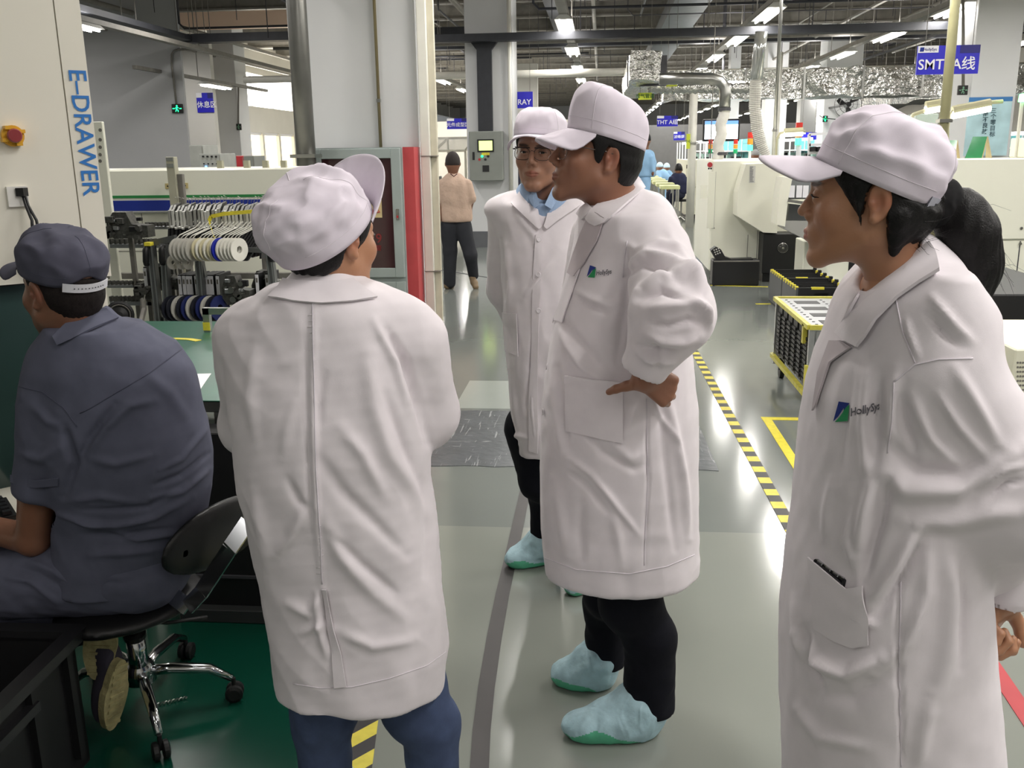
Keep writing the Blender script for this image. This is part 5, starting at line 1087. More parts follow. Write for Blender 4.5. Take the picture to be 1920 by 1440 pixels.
def trolley():
    Yn = 5.55; xl = onz(1500, 815)[0]; zt = ony(1497, 588, 6.4)[2]; x0 = ony(1512, 700, 5.7)[0]; zt = ony(1546, 614, 5.7)[2]; y0, y1 = 5.7, 6.85; x1 = x0+.62; t = thing('magazine_trolley', 'magazine trolley with yellow-edged frame, silver top and black board racks', 'trolley', (x0, y0, 0))
    q = MB(); 
    for a_, b_ in (((x0, y0), (x1, y0)), ((x1, y0), (x1, y1)), ((x1, y1), (x0, y1)), ((x0, y1), (x0, y0))): q.bar((*a_, zt), (*b_, zt), .028)
    q.build('top_frame', mat('yellow_trolley_frame', (200, 192, 76), rough=.45, noise=.12, nscale=20), t); q = MB()
    for a_, b_ in (((x0, y0), (x1, y0)), ((x1, y1), (x0, y1)), ((x0, y1), (x0, y0))): q.bar((*a_, .16), (*b_, .16), .03)
    q.build('lower_frame', mat('yellow_trolley_frame', (200, 192, 76)), t)
    tp = MB().box(x0+.02, x1-.02, y0+.02, y1-.02, zt-.004, zt+.004).build('top_plate', M_ALU, t)
    for i in range(4):
        for j in range(2): MB().box(x0+.10+j*.26, x0+.26+j*.26, y0+.10+i*.26, y0+.22+i*.26, zt+.004, zt+.006).build('slot', M_BLK, tp)
    hl = MB()
    for i in range(12):
        for j in range(3): hl.cyl((x0+.06+j*.24, y0+.08+i*.088, zt+.004), (x0+.06+j*.24, y0+.08+i*.088, zt+.0062), .010, n=6)
    hl.build('holes', M_BLK, tp)
    for x, y in ((x0+.02, y0+.02), (x1-.02, y0+.02), (x0+.02, y1-.02), (x1-.02, y1-.02)): MB().box(x-.016, x+.016, y-.016, y+.016, .10, zt-.01).build('corner_post', M_ALU, t)
    n = 6
    for i in range(n):
        y = y0+.06+i*(y1-y0-.1)/n; q = MB(); q.box(x0+.015, x0+.05, y, y+.12, .19, zt-.03)
        for k in range(10): z = .21+k*(zt-.28)/10; q.box(x0+.004, x0+.016, y+.01, y+.11, z, z+.02)
        q.build('board_rack', M_BLK, t)
    MB().box(x0+.05, x1-.04, y0+.03, y0+.045, .19, zt-.03).build('end_panel', M_ALU, t); MB().box(x0-.012, x0+.01, y0-.01, y0+.02, .17, .34).build('yellow_bumper', mat('yellow_trolley_frame', (200, 192, 76)), t); MB().box(x0-.014, x0+.012, y0+.10, y0+.14, zt-.12, zt).build('yellow_tag', mat('yellow_trolley_frame', (200, 192, 76)), t)
    for x, y in ((x0+.06, y0+.06), (x1-.06, y0+.06), (x0+.06, y1-.06), (x1-.06, y1-.06)): q = MB(); q.cyl((x-.015, y, .05), (x+.015, y, .05), .05, n=16); q.box(x-.02, x+.02, y-.012, y+.012, .06, .15); q.build('caster', M_BLK, t)
trolley()
# ================================================================== FAR BENCHES, PEOPLE BEYOND
def bench_row(x, y0, y1, label, teal=True):
    t = thing('assembly_bench', label, 'bench', (x, y0, 0), 'assembly benches'); w = 1.1
    MB().box(x, x+w, y0, y1, .76, .80).build('worktop', mat('mint_worktop', (176, 206, 190), rough=.4), t)
    for y in np.arange(y0, y1+.1, (y1-y0)/4):
        for xx in (x+.03, x+w-.03): MB().box(xx-.02, xx+.02, y-.02, y+.02, 0, 1.9).build('upright', M_WHT, t)
    q = MB(); q.box(x+w*.5, x+w, y0, y1, 1.25, 1.28); q.box(x+w*.4, x+w, y0, y1, 1.55, 1.58); q.build('shelves', M_WHT, t); MB().box(x+.2, x+.35, y0, y1, 1.83, 1.90).build('light_bar', mat('lit_bench_bar', (250, 250, 244), emit=3.5, noise=0), t)
    if teal: MB().box(x+w-.02, x+w, y0, y1, 1.3, 1.9).build('teal_screen', mat('teal_curtain', (92, 178, 184), rough=.6, noise=.06), t)
    rs = np.random.RandomState(int(y0)); 
    for i in range(7): yy = y0+(y1-y0)*(i+.3)/7; hh = rs.uniform(.08, .22); MB().box(x+w*.55, x+w*.8, yy, yy+.25, 1.28, 1.28+hh).build('parts_bin', mat('mint_bin' if i % 2 else 'black_bin', (180, 210, 200) if i % 2 else (24, 24, 26), rough=.5), t)
bench_row(3.0, 27, 33, 'lit assembly bench with teal screens under the THT sign'); bench_row(5.4, 27, 33, 'lit assembly bench beneath the wall screen'); bench_row(3.0, 34, 39, 'farthest lit assembly bench', False); bench_row(8.5, 20, 26, 'lit assembly bench at the far right')
def chair_stool(x, y, lb):
    t = thing('stool', lb, 'stool', (x, y, 0), 'far stools'); MB().lathe([(0, .45), (.19, .45), (.19, .50), (0, .51)], (x, y, 0), n=14).build('seat', M_BLK, t); MB().cyl((x, y, .1), (x, y, .45), .02).build('column', M_STEEL, t)
    q = MB(); [q.tube([(x, y, .1), (x+.25*cos(k*1.257), y+.25*sin(k*1.257), .03)], .014, 6) for k in range(5)]; q.build('star_base', M_STEEL, t)
t = thing('stool_row', 'row of steel-legged yellow-topped stools along the aisle under the benches', 'stools', (2.0, 21, 0)); del t
bpy.data.objects.remove(bpy.data.objects['stool_row'])
for k in range(6):
    x, y = 1.45, 20.5+k*1.5; t = thing('yellow_topped_stand', '%s of the steel stands with pale yellow tops along the aisle' % ['nearest', 'second', 'third', 'fourth', 'fifth', 'farthest'][k], 'stand', (x, y, 0), 'steel stands'); MB().box(x-.2, x+.2, y-.3, y+.3, .82, .90, .01).build('top', mat('pale_yellow_top', (216, 220, 160), rough=.5), t)
    for a_ in (-.17, .17):
        for b_ in (-.26, .26): MB().box(x+a_-.015, x+a_+.015, y+b_-.015, y+b_+.015, 0, .82).build('leg', M_STEEL, t)
chair_stool(ony(1272, 360, 22.5)[0]+.08, 22.6, 'swivel stool under the distant worker in navy')
def far_people():
    mlb, mcap = mat('sky_blue_smock', (150, 190, 226), rough=.85, noise=.04), mat('sky_blue_cap', (196, 220, 238), rough=.85)
    small_person('distant worker in navy seated on a stool with his back turned', 22.5, (1272, 318), .11, [(1272, 330, .16, .11), (1271, 342, .21, .13), (1272, 354, .20, .13), (1273, 362, .19, .13)], [[(1258, 335, -.1, .06), (1256, 345, .1, .055), (1252, 350, .3, .04)]], [[(1270, 364, 0, .12), (1256, 364, .1, .085), (1254, 384, .1, .06)], [(1276, 364, 0, .12), (1262, 366, -.2, .085), (1258, 386, -.2, .06)]], mat('navy_work_jacket', (34, 38, 66), rough=.9), mat('navy_trousers', (30, 34, 56), rough=.9), h=.022, feet=[((1254, 387, .1), (1251, 388, .2)), ((1258, 389, -.2), (1255, 390, -.1))], shoe=M_WHT)
    small_person('distant worker in a sky blue smock bent over the bench, left one', 29, (1237, 314), .11, [(1240, 322, .16, .12), (1244, 332, .2, .13), (1246, 342, .2, .13)], [[(1236, 326, -.1, .06), (1236, 336, -.2, .05)]], [[(1244, 344, 0, .12), (1240, 354, -.1, .09), (1240, 381, -.1, .06)]], mlb, mlb, hat=mcap, group='distant workers in sky blue', h=.03)
    small_person('distant worker in a sky blue smock at the bench, right one', 30.5, (1250, 315), .11, [(1250, 323, .15, .12), (1252, 332, .2, .13), (1253, 341, .2, .13)], [[(1246, 327, -.1, .06), (1245, 335, -.2, .05)]], [[(1252, 343, 0, .12), (1249, 353, -.1, .09), (1249, 377, -.1, .06)]], mlb, mlb, hat=mcap, group='distant workers in sky blue', h=.03)
    small_person('worker in a sky blue smock half hidden behind the middle mans shoulder', 20, (1212, 262), .11, [(1211, 288, .17, .12), (1210, 306, .22, .13), (1210, 330, .21, .13)], [[(1222, 296, -.1, .06), (1224, 320, -.1, .05)]], [[(1210, 336, 0, .12), (1208, 380, 0, .09), (1208, 432, 0, .06)]], mlb, mlb, group='distant workers in sky blue', h=.025)
    small_person('distant worker in a grey cap among the benches below the wall screen', 25, (1416, 292), .11, [(1416, 304, .17, .12), (1416, 320, .2, .13), (1416, 340, .2, .13)], [[(1408, 310, 0, .06), (1406, 322, 0, .05)]], [[(1416, 344, 0, .12), (1416, 370, 0, .09), (1416, 395, 0, .06)]], M_WHT, M_NAVY, hat=mat('grey_far_cap', (150, 150, 150), rough=.8), h=.03)
# machines behind the walking man
t = thing('covered_workstation', 'white-framed workstation with clear covers left of the walking man', 'workstation', ony(806, 400, 17.8)*[1, 1, 0]); Yw = 17.8; q = MB(); xw0, xw1 = ony(812, 350, Yw)[0], ony(874, 350, Yw)[0]; zw = ony(840, 283, Yw)[2]
xw0 -= 1.2
for x in (xw0, xw0+.7, xw0+1.25, xw1): q.box(x-.02, x+.02, Yw, Yw+.04, 0, zw); q.box(x-.02, x+.02, Yw+1.6, Yw+1.64, 0, zw+.25)
q.bar((xw0, Yw, zw), (xw1, Yw, zw), .04); q.bar((xw0, Yw+1.6, zw+.25), (xw1, Yw+1.6, zw+.25), .04); q.bar((xw0, Yw, .8), (xw1, Yw, .8), .05)
for x in (xw0, xw0+.7, xw0+1.25, xw1): q.bar((x, Yw, zw), (x, Yw+1.6, zw+.25), .035)
q.build('frame', mat('cream_frame', (206, 202, 184), rough=.5), t); MB().hexa([(xw0, Yw, zw+.02), (xw1, Yw, zw+.02), (xw1, Yw+1.6, zw+.27), (xw0, Yw+1.6, zw+.27), (xw0, Yw, zw+.03), (xw1, Yw, zw+.03), (xw1, Yw+1.6, zw+.28), (xw0, Yw+1.6, zw+.28)]).build('clear_cover', mat('clear_acrylic', (214, 214, 206), rough=.1, alpha=.45, noise=.02), t)
MB().box(xw0+.1, xw1-.1, Yw+.1, Yw+1.5, .3, .95, .01).build('cabinet', mat('dull_machine_grey', (120, 118, 110), rough=.4, noise=.15, nscale=6), t); rs = np.random.RandomState(9)
for i in range(9): x = xw0+.15+i*(xw1-xw0-.3)/9; hh = rs.uniform(.1, .45); MB().box(x, x+.12, Yw+.2, Yw+.5, .95, .95+hh, .006).build('tool_block', [M_GUN, M_BLK, M_ALU][i % 3], t)
p = onz(812, 436); t = thing('waste_bin', 'grey metal bin on the floor left of the walking man', 'bin', p); MB().lathe([(0, 0), (.15, 0), (.18, .42), (.16, .42), (.13, .03)], (p[0]+.02, p[1]+.1, 0), n=18).build('bin_body', M_STEEL, t)
t = thing('dark_cabinet', 'dark blue cabinet behind the man with glasses', 'cabinet', ony(975, 420, 20)*[1, 1, 0]); a, c, z0, z1 = pbox(960, 305, 976, 400, 20); MB().box(a, c, 20, 20.5, 0, z1, .01).build('housing', mat('dark_navy_cabinet', (38, 40, 66), rough=.4), t); plate(t, 'pale_panel', (976, 318, 988, 400), 20, M_GREYB, .01)
# ================================================================== LEFT SIDE: STORAGE TOWER, LINE MACHINE, FEEDER RACKS, TABLE
M_TWR = mat('cream_tower_enamel', (236, 232, 218), rough=.38, noise=.012, nscale=2, coat=.15)
def storage_tower():
    D = 2.95; pr = toH(J(200, 440, D))[:2]; dv = np.array([-cos(radians(38)), -sin(radians(38))]); nv = np.array([-dv[1], dv[0]])*-1      # face runs towards the camera, normal to the right-front
    if nv[1] > 0: nv = -nv
    def P(s, d, z): return HP(pr[0]+dv[0]*s-nv[0]*d, pr[1]+dv[1]*s-nv[1]*d, z)   # s along the face from its right edge, d into the machine
    def onface(x, y, d=0.0):
        v = ray(x, y); n3 = HU*nv[0]+HV*nv[1]; q0 = P(0, d, 0); t = ((q0-CAM)@n3)/(v@n3); p = CAM+v*t; s = (toH(p)[:2]-pr)@dv; return s, p[2]
    t = thing('storage_tower', 'cream storage tower with blue upright lettering and an emergency stop at the left edge', 'machine', P(.4, .4, 0))
    def slab(name, m, s0, s1, d0, d1, z0, z1, par=t): 
        q = MB(); q.hexa([P(s0, d0, z0), P(s1, d0, z0), P(s1, d1, z0), P(s0, d1, z0), P(s0, d0, z1), P(s1, d0, z1), P(s1, d1, z1), P(s0, d1, z1)]); q.f = [f[::-1] for f in q.f]; return q.build(name, m, par)
    zc = 2.75; s_seam, _ = onface(112, 100); zl = onface(30, 520)[1]; zk = onface(5, 880)[1]
    slab('tower_body', M_TWR, 0, 1.3, .012, .35, zl, zc); slab('edge_panel', M_TWR, 0, s_seam-.002, 0, .012, zl-.02, zc); slab('front_panel', M_TWR, s_seam+.002, 1.3, 0, .012, zl-.02, zc)
    slab('lower_body', M_TWR, 0.0, 1.3, .08, .35, .56, zl); slab('side_leg', M_TWR, 0.0, .06, .08, .35, 0, .56); slab('back_panel', M_TWR, .06, 1.3, .32, .35, 0, .56)
    s0, _ = onface(97, 600, .08); g = slab('window_glass', mat('dark_green_glass', (52, 74, 70), rough=.08, noise=.06, nscale=2, spec=.8), s0, 1.2, .06, .078, .62, zl-.03)
    slab('window_frame', M_ALU, s0-.02, s0, .05, .08, .60, zl-.01); slab('window_frame', M_BLK, s0, 1.2, .05, .08, zl-.03, zl-.018)
    sh = slab('keyboard_shelf', M_TWR, .35, 1.3, -.30, .08, .60, .63)
    # lettering, reading downwards
    n3 = HU*nv[0]+HV*nv[1]; along = -(HU*dv[0]+HV*dv[1])     # to the viewer's right
    txt = 'E–DRAWER'; s_, zt = onface(140, 120); s2, zb = onface(172, 375); 
    q = P((s_+s2)/2, -.002, (zt+zb)/2); text_mesh('lettering', txt, q, (0, 0, -1), along, .050, mat('bright_blue_lettering', (46, 122, 200), rough=.4, noise=0), t, xs=(zt-zb)/(.050/.72*5.55), bold=.0)
    # emergency stop
    s3, z3 = onface(22, 255); c = P(s3, 0, z3); MB().lathe([(0, .02), (.030, .02), (.030, 0)], c, n3, 20).build('yellow_shroud', mat('yellow_plastic', (236, 178, 40), rough=.4), t)
    q = MB(); 
    for k in range(4): a = k*pi/2+.5; d = along*cos(a)*.026+np.array([0, 0, 1])*sin(a)*.026; q.bar(c+d, c+d+n3*.034, .016, .010)
    q.build('shroud_guard', mat('yellow_plastic', (236, 178, 40)), t); MB().lathe([(0, .050), (.017, .050), (.020, .044), (.020, .036), (.012, .030), (.012, .0)], c, n3, 20).build('stop_button', mat('dull_red_button', (150, 52, 56), rough=.35), t)
    s4, z4 = onface(27, 368); slab('socket_plate', mat('white_socket', (232, 230, 224), rough=.4), s4-.035, s4+.02, -.012, 0, z4-.03, z4+.028)
    sk = P(s4-.018, -.018, z4+.012); q = MB(); q.bar(sk-[0, 0, .012], sk+[0, 0, .012], .024); q.build('plug', M_BLK, t)
    sa, za = onface(60, 450); e = P(sa, -.06, za)
    for k in (0, 1): MB().tube([sk+along*(.005*k), sk-[0, 0, .04]+n3*.02+along*(.002+.006*k), (sk+e)/2+n3*.03+along*.012*k-[0, 0, .01], e+along*(.02*k-.01)], .0045, 8).build('power_cable', M_BLK, t, smooth=True)
    q = MB(); q.bar(e+[0, 0, .01], e-[0, 0, .07], .05, .04, up=n3); q.build('adapter', M_BLK, t)
    # keyboard
    kb = P(.62, -.18, .637); k = thing('keyboard', 'black keyboard on the tower shelf at the left edge', 'keyboard', kb); s_k, _ = onface(18, 870)
    q = MB(); q.hexa([P(.40, -.26, .631), P(.86, -.26, .631), P(.86, -.11, .631), P(.40, -.11, .631), P(.40, -.26, .645), P(.86, -.26, .645), P(.86, -.11, .655), P(.40, -.11, .655)]); q.f = [f[::-1] for f in q.f]; q.build('case', M_BLK, k); q = MB()
    for i in range(5):
        for j in range(14): q.hexa([P(.41+j*.032, -.252+i*.028, .648+i*.002), P(.436+j*.032, -.252+i*.028, .648+i*.002), P(.436+j*.032, -.229+i*.028, .648+i*.002), P(.41+j*.032, -.229+i*.028, .648+i*.002)]+[P(.413+j*.032, -.250+i*.028, .658+i*.002), P(.433+j*.032, -.250+i*.028, .658+i*.002), P(.433+j*.032, -.231+i*.028, .658+i*.002), P(.413+j*.032, -.231+i*.028, .658+i*.002)])
    q.build('keys', mat('black_key_caps', (30, 30, 33), rough=.4), k)
storage_tower()
YL = 6.95
def line_machine():
    xr = ony(566, 450, YL)[0]; zt = ony(400, 316, YL)[2]; t = thing('line_machine', 'long white line machine with green and blue stripes behind the feeder racks', 'machine', (-4, YL, 0)); xl = -7.2
    MB().box(xl, xr, YL, 7.9, .05, zt, .012).build('upper_housing', M_MACHW, t)
    def st(n, y0, y1, m, d=.004): a, c, z0, z1 = pbox(300, y0, 310, y1, YL); MB().box(xl, xr, YL-d, YL, z0, z1).build(n, m, t)
    st('green_stripe', 366, 371, mat('green_stripe', (52, 138, 76), rough=.4, noise=.02)); st('blue_stripe', 375.5, 395, mat('blue_stripe', (38, 56, 150), rough=.4, noise=.02)); st('ledge', 397, 399, M_GREYB, .03); st('lower_gap', 470, 471, M_BEAM2, .003)
    for i, x in enumerate(np.arange(-6.2, xr, 1.35)): MB().box(x, x+.004, YL-.003, YL, .1, ony(300, 400, YL)[2]).build('panel_gap', M_BEAM2, t)
    for x, y in ((315, 349), (348, 348)): q = ony(x, y, YL); MB().box(q[0]-.02, q[0]+.02, YL-.006, YL, q[2]-.02, q[2]+.02).build('lock_plate', mat('brass_plate', (200, 184, 130)), t); MB().cyl(q-[0, .008, 0], q-[0, .006, 0], .006, n=8).build('keyhole', M_BLK, t)
    for x in (413, 463, 498, 532): q = ony(x, 306, YL+.1); MB().box(q[0]-.02, q[0]+.02, YL+.08, YL+.12, zt, q[2]+.02).build('top_lug', mat('khaki_plastic', (170, 168, 146), rough=.5), t)
    Yp = 6.55; a, c, z0, z1 = pbox(315, 294, 338, 395, Yp); p = thing('beige_post', 'upright beige bracket post in front of the striped machine', 'post', ((a+c)/2, Yp, 0)); MB().box(a, c-.03, Yp, Yp+.06, 0, z1, .003).build('post', mat('khaki_post', (178, 176, 156), rough=.5), p); MB().box(c-.03, c+.01, Yp+.02, Yp+.06, 0, z1-.12, .003).build('side_channel', M_BEAM2, p)
    for y in (294, 306): MB().box(a+.005, c-.035, Yp-.004, Yp, ony(320, y+8, Yp)[2], ony(320, y+1, Yp)[2]).build('fixing_tab', M_GREYB, p)
line_machine()
for px, Y, m, nm, lb, cat in (((356, 272, 382, 316), 12.3, 'pale', 'control_cabinet', 'tall pale grey cabinet beyond the striped machine', 'cabinet'), ((374, 288, 414, 316), 11.6, 'pale', 'control_cabinet', 'low grey cabinet with black knobs beyond the striped machine', 'cabinet'), ((443, 292, 457, 314), 16, 'red', 'red_box', 'small red box beyond the striped machine', 'box'), ((457, 292, 477, 316), 15, 'grey', 'control_cabinet', 'small grey box right of the red one', 'cabinet'), ((560, 290, 571, 316), 12, 'grey', 'control_cabinet', 'narrow grey box at the foot of the downpipe', 'cabinet')):
    a, c, z0, z1 = pbox(*px, Y); t = thing(nm, lb, cat, ((a+c)/2, Y, 0)); mm = {'pale': mat('pale_cabinet', (176, 178, 172), rough=.5), 'red': M_RED, 'grey': M_GREYB}[m]; MB().box(a, c, Y, Y+.5, 0, z1, .008).build('housing', mm, t); plate(t, 'door_edge', (px[2]-2, px[1]+3, px[2]-1, px[3]-2), Y, M_BEAM2, .003)
    if px[0] == 374:
        for i in range(4): plate(t, 'knob', (380+i*8, 292, 383+i*8, 295), Y, M_BLK, .02); plate(t, 'knob', (382+i*8, 306, 384+i*8, 308), Y, M_BLK, .02)
        plate(t, 'blue_indicator', (385, 311, 388, 314), Y, mat('blue_led', (90, 160, 255), emit=3, noise=0), .01)
Y = 6.2; t = thing('white_rack_frame', 'thin white perforated frame standing just right of the cream tower', 'rack', ony(185, 600, Y)*[1, 1, 0]); a, c, z0, z1 = pbox(176, 228, 196, 316, Y); MB().box(a, c, Y, Y+.03, 0, z1, .004).build('perforated_upright', M_MACHW, t)
for y in (244, 262, 276, 290, 302): q = ony(188, y, Y); MB().cyl(q, q-[0, .002, 0], .012, n=8).build('hole', M_BEAM2, t)
# ---------------------------------------------------------------- toothed feeder rails
def rail(px, Y, lb, teeth=True, tooth_up=True, pitch=.028, m=None):
    a, c, z0, z1 = pbox(*px, Y); t = thing('feeder_rail', lb, 'rail', ((a+c)/2, Y, z0), 'feeder rails'); zz = z0+(z1-z0)*.45
    MB().box(a, c, Y, Y+.05, z0, zz if teeth else z1, .002).build('bar', m or M_ALU, t); MB().box(c-.05, c-.02, Y+.05, Y+.075, 0, zz).build('stanchion', M_BEAM2, t)
    if teeth:
        n = int((c-a)/pitch)
        for i in range(n): x = a+i*pitch; MB().box(x, x+pitch*.42, Y+.0, Y+.04, zz, z1).build('tooth', M_GUN, t)
rail((272, 417, 332, 430), 6.3, 'toothed rail right of the upper left feeder casting'); rail((205, 448, 325, 465), 6.1, 'toothed rail under the upper left feeder casting', pitch=.034); rail((200, 527, 285, 540), 6.0, 'toothed rail in the middle left, beside the leaning posts', pitch=.030); rail((205, 556, 284, 573), 5.9, 'lowest toothed rail at the left', pitch=.030)
rail((200, 512, 560, 523), 6.6, 'long plain grey rail behind the tagged feeders', False, m=M_BEAM2); rail((330, 392, 492, 399), 6.2, 'toothed rail carrying the silver feeders', pitch=.024)
# ---------------------------------------------------------------- the feeder cart: frame
Yf = 5.75
t = thing('feeder_cart', 'aluminium feeder cart frame with black handles in front of the striped machine', 'cart', ony(400, 600, Yf)*[1, 1, 0])
def post(x0, y0, x1, y1, Y):
    a, c = ony(x0, y0, Y), ony(x1, y1, Y); d = (a-c)/(a[2]-c[2]); foot = c-d*(c[2]-0.05); q = MB(); q.bar(foot, a, .042, .05); o = q.build('post', mat('dark_aluminium_profile', (110, 112, 112), rough=.4, metal=.7), t)
    for s in (-.013, .013): MB().bar(foot+[s, -.027, 0], a+[s, -.027, 0], .008, .006).build('bright_edge', M_ALU, o)
for a_ in ((283, 457, 299, 600), (308, 457, 316, 600), (505, 468, 516, 560), (372, 470, 376, 520)): post(*a_, Yf)
def bar2(p, q_, w=.04): MB().bar(ony(*p, Yf+.02), ony(*q_, Yf+.02), w).build('cross_bar', mat('dark_aluminium_profile', (110, 112, 112)), t)
bar2((283, 457), (330, 446)); bar2((310, 462), (506, 470), .03); bar2((296, 582), (318, 570), .03); bar2((297, 600), (520, 600)); bar2((372, 466), (382, 520), .035)
for x, y0, y1 in ((273, 462, 498), (303, 461, 496), (507, 464, 490)):
    a, c = ony(x, y0, Yf-.05), ony(x+1, y1, Yf-.05); MB().tube([a+[0, .05, .0], a+[0, 0, -.01], a*.8+c*.2, a*.2+c*.8, c+[0, 0, .01], c+[0, .05, 0]], [.012, .016, .02, .02, .016, .012], 10).build('handle', M_BLK, t, smooth=True)
q = ony(277, 458, Yf-.05); MB().box(q[0]-.02, q[0]+.02, Yf-.06, Yf-.01, q[2]-.01, q[2]+.012).build('yellow_end_cap', M_YEL, t)
# silver feeders on the upper bank: each a thing
def make_feeder(label, x, Y, ztop, m_clip, tag_=False, L=.30, slope=-.45, bank=0):
    o = (x, Y, ztop); t = thing('tape_feeder', label, 'feeder', o, 'tape feeders of the upper bank' if bank == 0 else 'tagged feeders of the lower bank'); w = .008
    if bank == 0:
        q = MB(); q.box(x-w, x+w, Y, Y+.02, ztop-.11, ztop, .002); q.box(x-w, x+w, Y-.03, Y+.02, ztop-.115, ztop-.10, .002); q.build('clip', m_clip, t)
        q = MB(); q.prism([(x-w, Y+.02, ztop-.07), (x-w, Y+.14, ztop-.02), (x-w, Y+.14, ztop+.04), (x-w, Y+.06, ztop+.03), (x-w, Y+.02, ztop)], (2*w, 0, 0)); q.build('head', M_GUN, t)
        q = MB(); q.prism([(x-.007, Y-.02, ztop-.12), (x-.007, Y+.12, ztop-.08), (x-.007, Y+.13, ztop-.17), (x-.007, Y+.0, ztop-.30), (x-.007, Y-.08, ztop-.30)], (.013, 0, 0)); q.build('arm', M_BLK, t)
        q = MB(); q.tube([(x, Y+.13, ztop+.03), (x+.01, Y+.135, ztop+.07), (x-.004, Y+.12, ztop+.08)], .002, 4); q.build('spring_hook', M_STEEL, t)
    else:
        q = MB(); q.box(x-.011, x+.011, Y, Y+.2, ztop-.17, ztop, .003); q.build('body', M_BLK, t); q = MB(); q.box(x-.0105, x+.0105, Y-.006, Y, ztop-.13, ztop-.01, .001); tg = q.build('white_tag', M_WHT, t)
        MB().box(x-.006, x+.006, Y-.0075, Y-.006, ztop-.06, ztop-.03).build('tag_print', M_BEAM2, tg); q = MB(); q.tube([(x, Y-.004, ztop-.14), (x, Y-.03, ztop-.17), (x-.01, Y-.04, ztop-.22)], .004, 5); q.build('hook', M_STEEL, t)
    return t
rs = np.random.RandomState(11); ordn = ['first', 'second', 'third', 'fourth', 'fifth', 'sixth', 'seventh', 'eighth', 'ninth', 'tenth', 'eleventh', 'twelfth', 'thirteenth', 'fourteenth', 'fifteenth', 'sixteenth', 'seventeenth', 'eighteenth', 'nineteenth', 'twentieth']
def ordw(i): return ordn[i] if i < 20 else 'twenty-'+ordn[i-20]
Yb = 5.95; ct = [mat('bright_clip', (216, 216, 210), rough=.3, metal=.35), mat('matt_clip', (160, 160, 154), rough=.4, metal=.3)]
xs = np.linspace(317, 489, 27)+rs.uniform(-1.6, 1.6, 27)
for i, x in enumerate(xs):
    p = ony(x, 393+rs.uniform(-2, 4), Yb); make_feeder('%s silver-clipped feeder from the left on the upper bank' % ordw(i), p[0], Yb, p[2], ct[int(rs.rand() < .35)])
for i, x in enumerate((336, 344, 351, 357, 367, 378, 384, 390, 396, 407, 481, 500, 271)):
    p = ony(x, 515 if i < 10 else (512 if i < 12 else 500), 5.8); make_feeder(('%s white-tagged black feeder from the left on the lower bank' % ordw(i)) if i < 10 else ['white-tagged feeder left of the right-hand cart post', 'white-tagged feeder just right of the right-hand cart post', 'white-tagged feeder left of the leaning posts'][i-10], p[0], 5.8, p[2], None, bank=1)
# tape reels
M_RCL = mat('clear_reel_plastic', (206, 204, 196), rough=.15, alpha=.55, noise=.03); M_RWH = mat('white_reel_plastic', (224, 222, 212), rough=.3); M_RCR = mat('cream_reel_tape', (206, 198, 164), rough=.5); M_RBL = mat('blue_reel_plastic', (30, 40, 150), rough=.3); M_RDK = mat('dark_reel_plastic', (36, 38, 46), rough=.3)
def reel(label, px, py, Y, R, m, group, tilt=.45, w=.007, hook=True, m2=None):
    c = ony(px, py, Y); ax = unit(np.array([1, -tilt, 0.0])); t = thing('tape_reel', label, 'reel', c, group)
    for s in (-1, 1):
        q = MB(); q.lathe([(R, 0), (R, .0016), (R*.30, .0016), (R*.30, 0), (R, 0)], c+ax*s*w/2, ax, 28); q.build('flange', m, t)
    MB().lathe([(R*.28, -w/2), (R*.28, w/2)], c, ax, 16).build('hub', m, t); MB().lathe([(R*.75, -w*.4), (R*.75, w*.4), (R*.3, w*.4), (R*.3, -w*.4), (R*.75, -w*.4)], c, ax, 24).build('wound_tape', m2 or M_RCR, t)
    if hook: MB().tube([c+[0, 0, R*.98], c+[.02, 0, R*1.25], c+[.10, .05, R*1.8], c+[.135, .06, R*2.3]], .0035, 5).build('tape_tail', M_RWH, t)
for i, x in enumerate((334, 341, 349, 357, 364)): reel('%s clear reel from the left in the upper bank' % ordw(i), x, 468+(i % 2), 5.62+.0*i, .072, M_RCL, 'clear reels')
for i, x in enumerate((376, 383, 390, 397, 404, 410)): reel('%s cream reel right of the clear ones in the upper bank' % ordw(i), x, 468, 5.62, .072, M_RWH if i % 2 else M_RCR, 'cream reels')
reel('the only blue reel in the upper bank', 413, 468, 5.61, .073, M_RBL, 'reels', m2=M_RBL)
for i, x in enumerate((421, 428, 435, 442, 448)): reel('%s white reel right of the blue one in the upper bank' % ordw(i), x, 468, 5.62, .072, M_RWH, 'white reels')
for i, x in enumerate((324, 340, 352)): reel('%s small clear reel hanging lowest under the clear ones' % ordw(i), x, 492, 5.66, .045, M_RCL, 'small clear reels', hook=False)
for i, x in enumerate((322, 331, 340, 349, 358, 367, 376, 385, 394, 403, 412)): reel('%s dark reel from the left in the lower bank' % ordw(i), x, 578, 5.7, .082, [M_RDK, mat('navy_reel', (36, 44, 92), rough=.3), M_RCL][i % 3 if i > 1 else 0], 'dark reels of the lower bank', hook=False, m2=M_RDK)
# bare black feeder arms right of the reels
for i, x in enumerate(np.arange(456, 500, 6.0)):
    p = ony(x, 430, 5.85); t = thing('bare_feeder', '%s bare black slanting feeder from the left, right of the white reels' % ordw(i), 'feeder', p, 'bare feeders'); MB().prism([p, p+[.012, 0, 0], p+[-.10, -.1, -.19], p+[-.12, -.1, -.19]], (0, .03, 0)).build('arm', M_BLK, t); MB().cyl(p+[-.112, -.10, -.16], p+[-.112, -.13, -.16], .006, n=6).build('peg', M_STEEL, t)
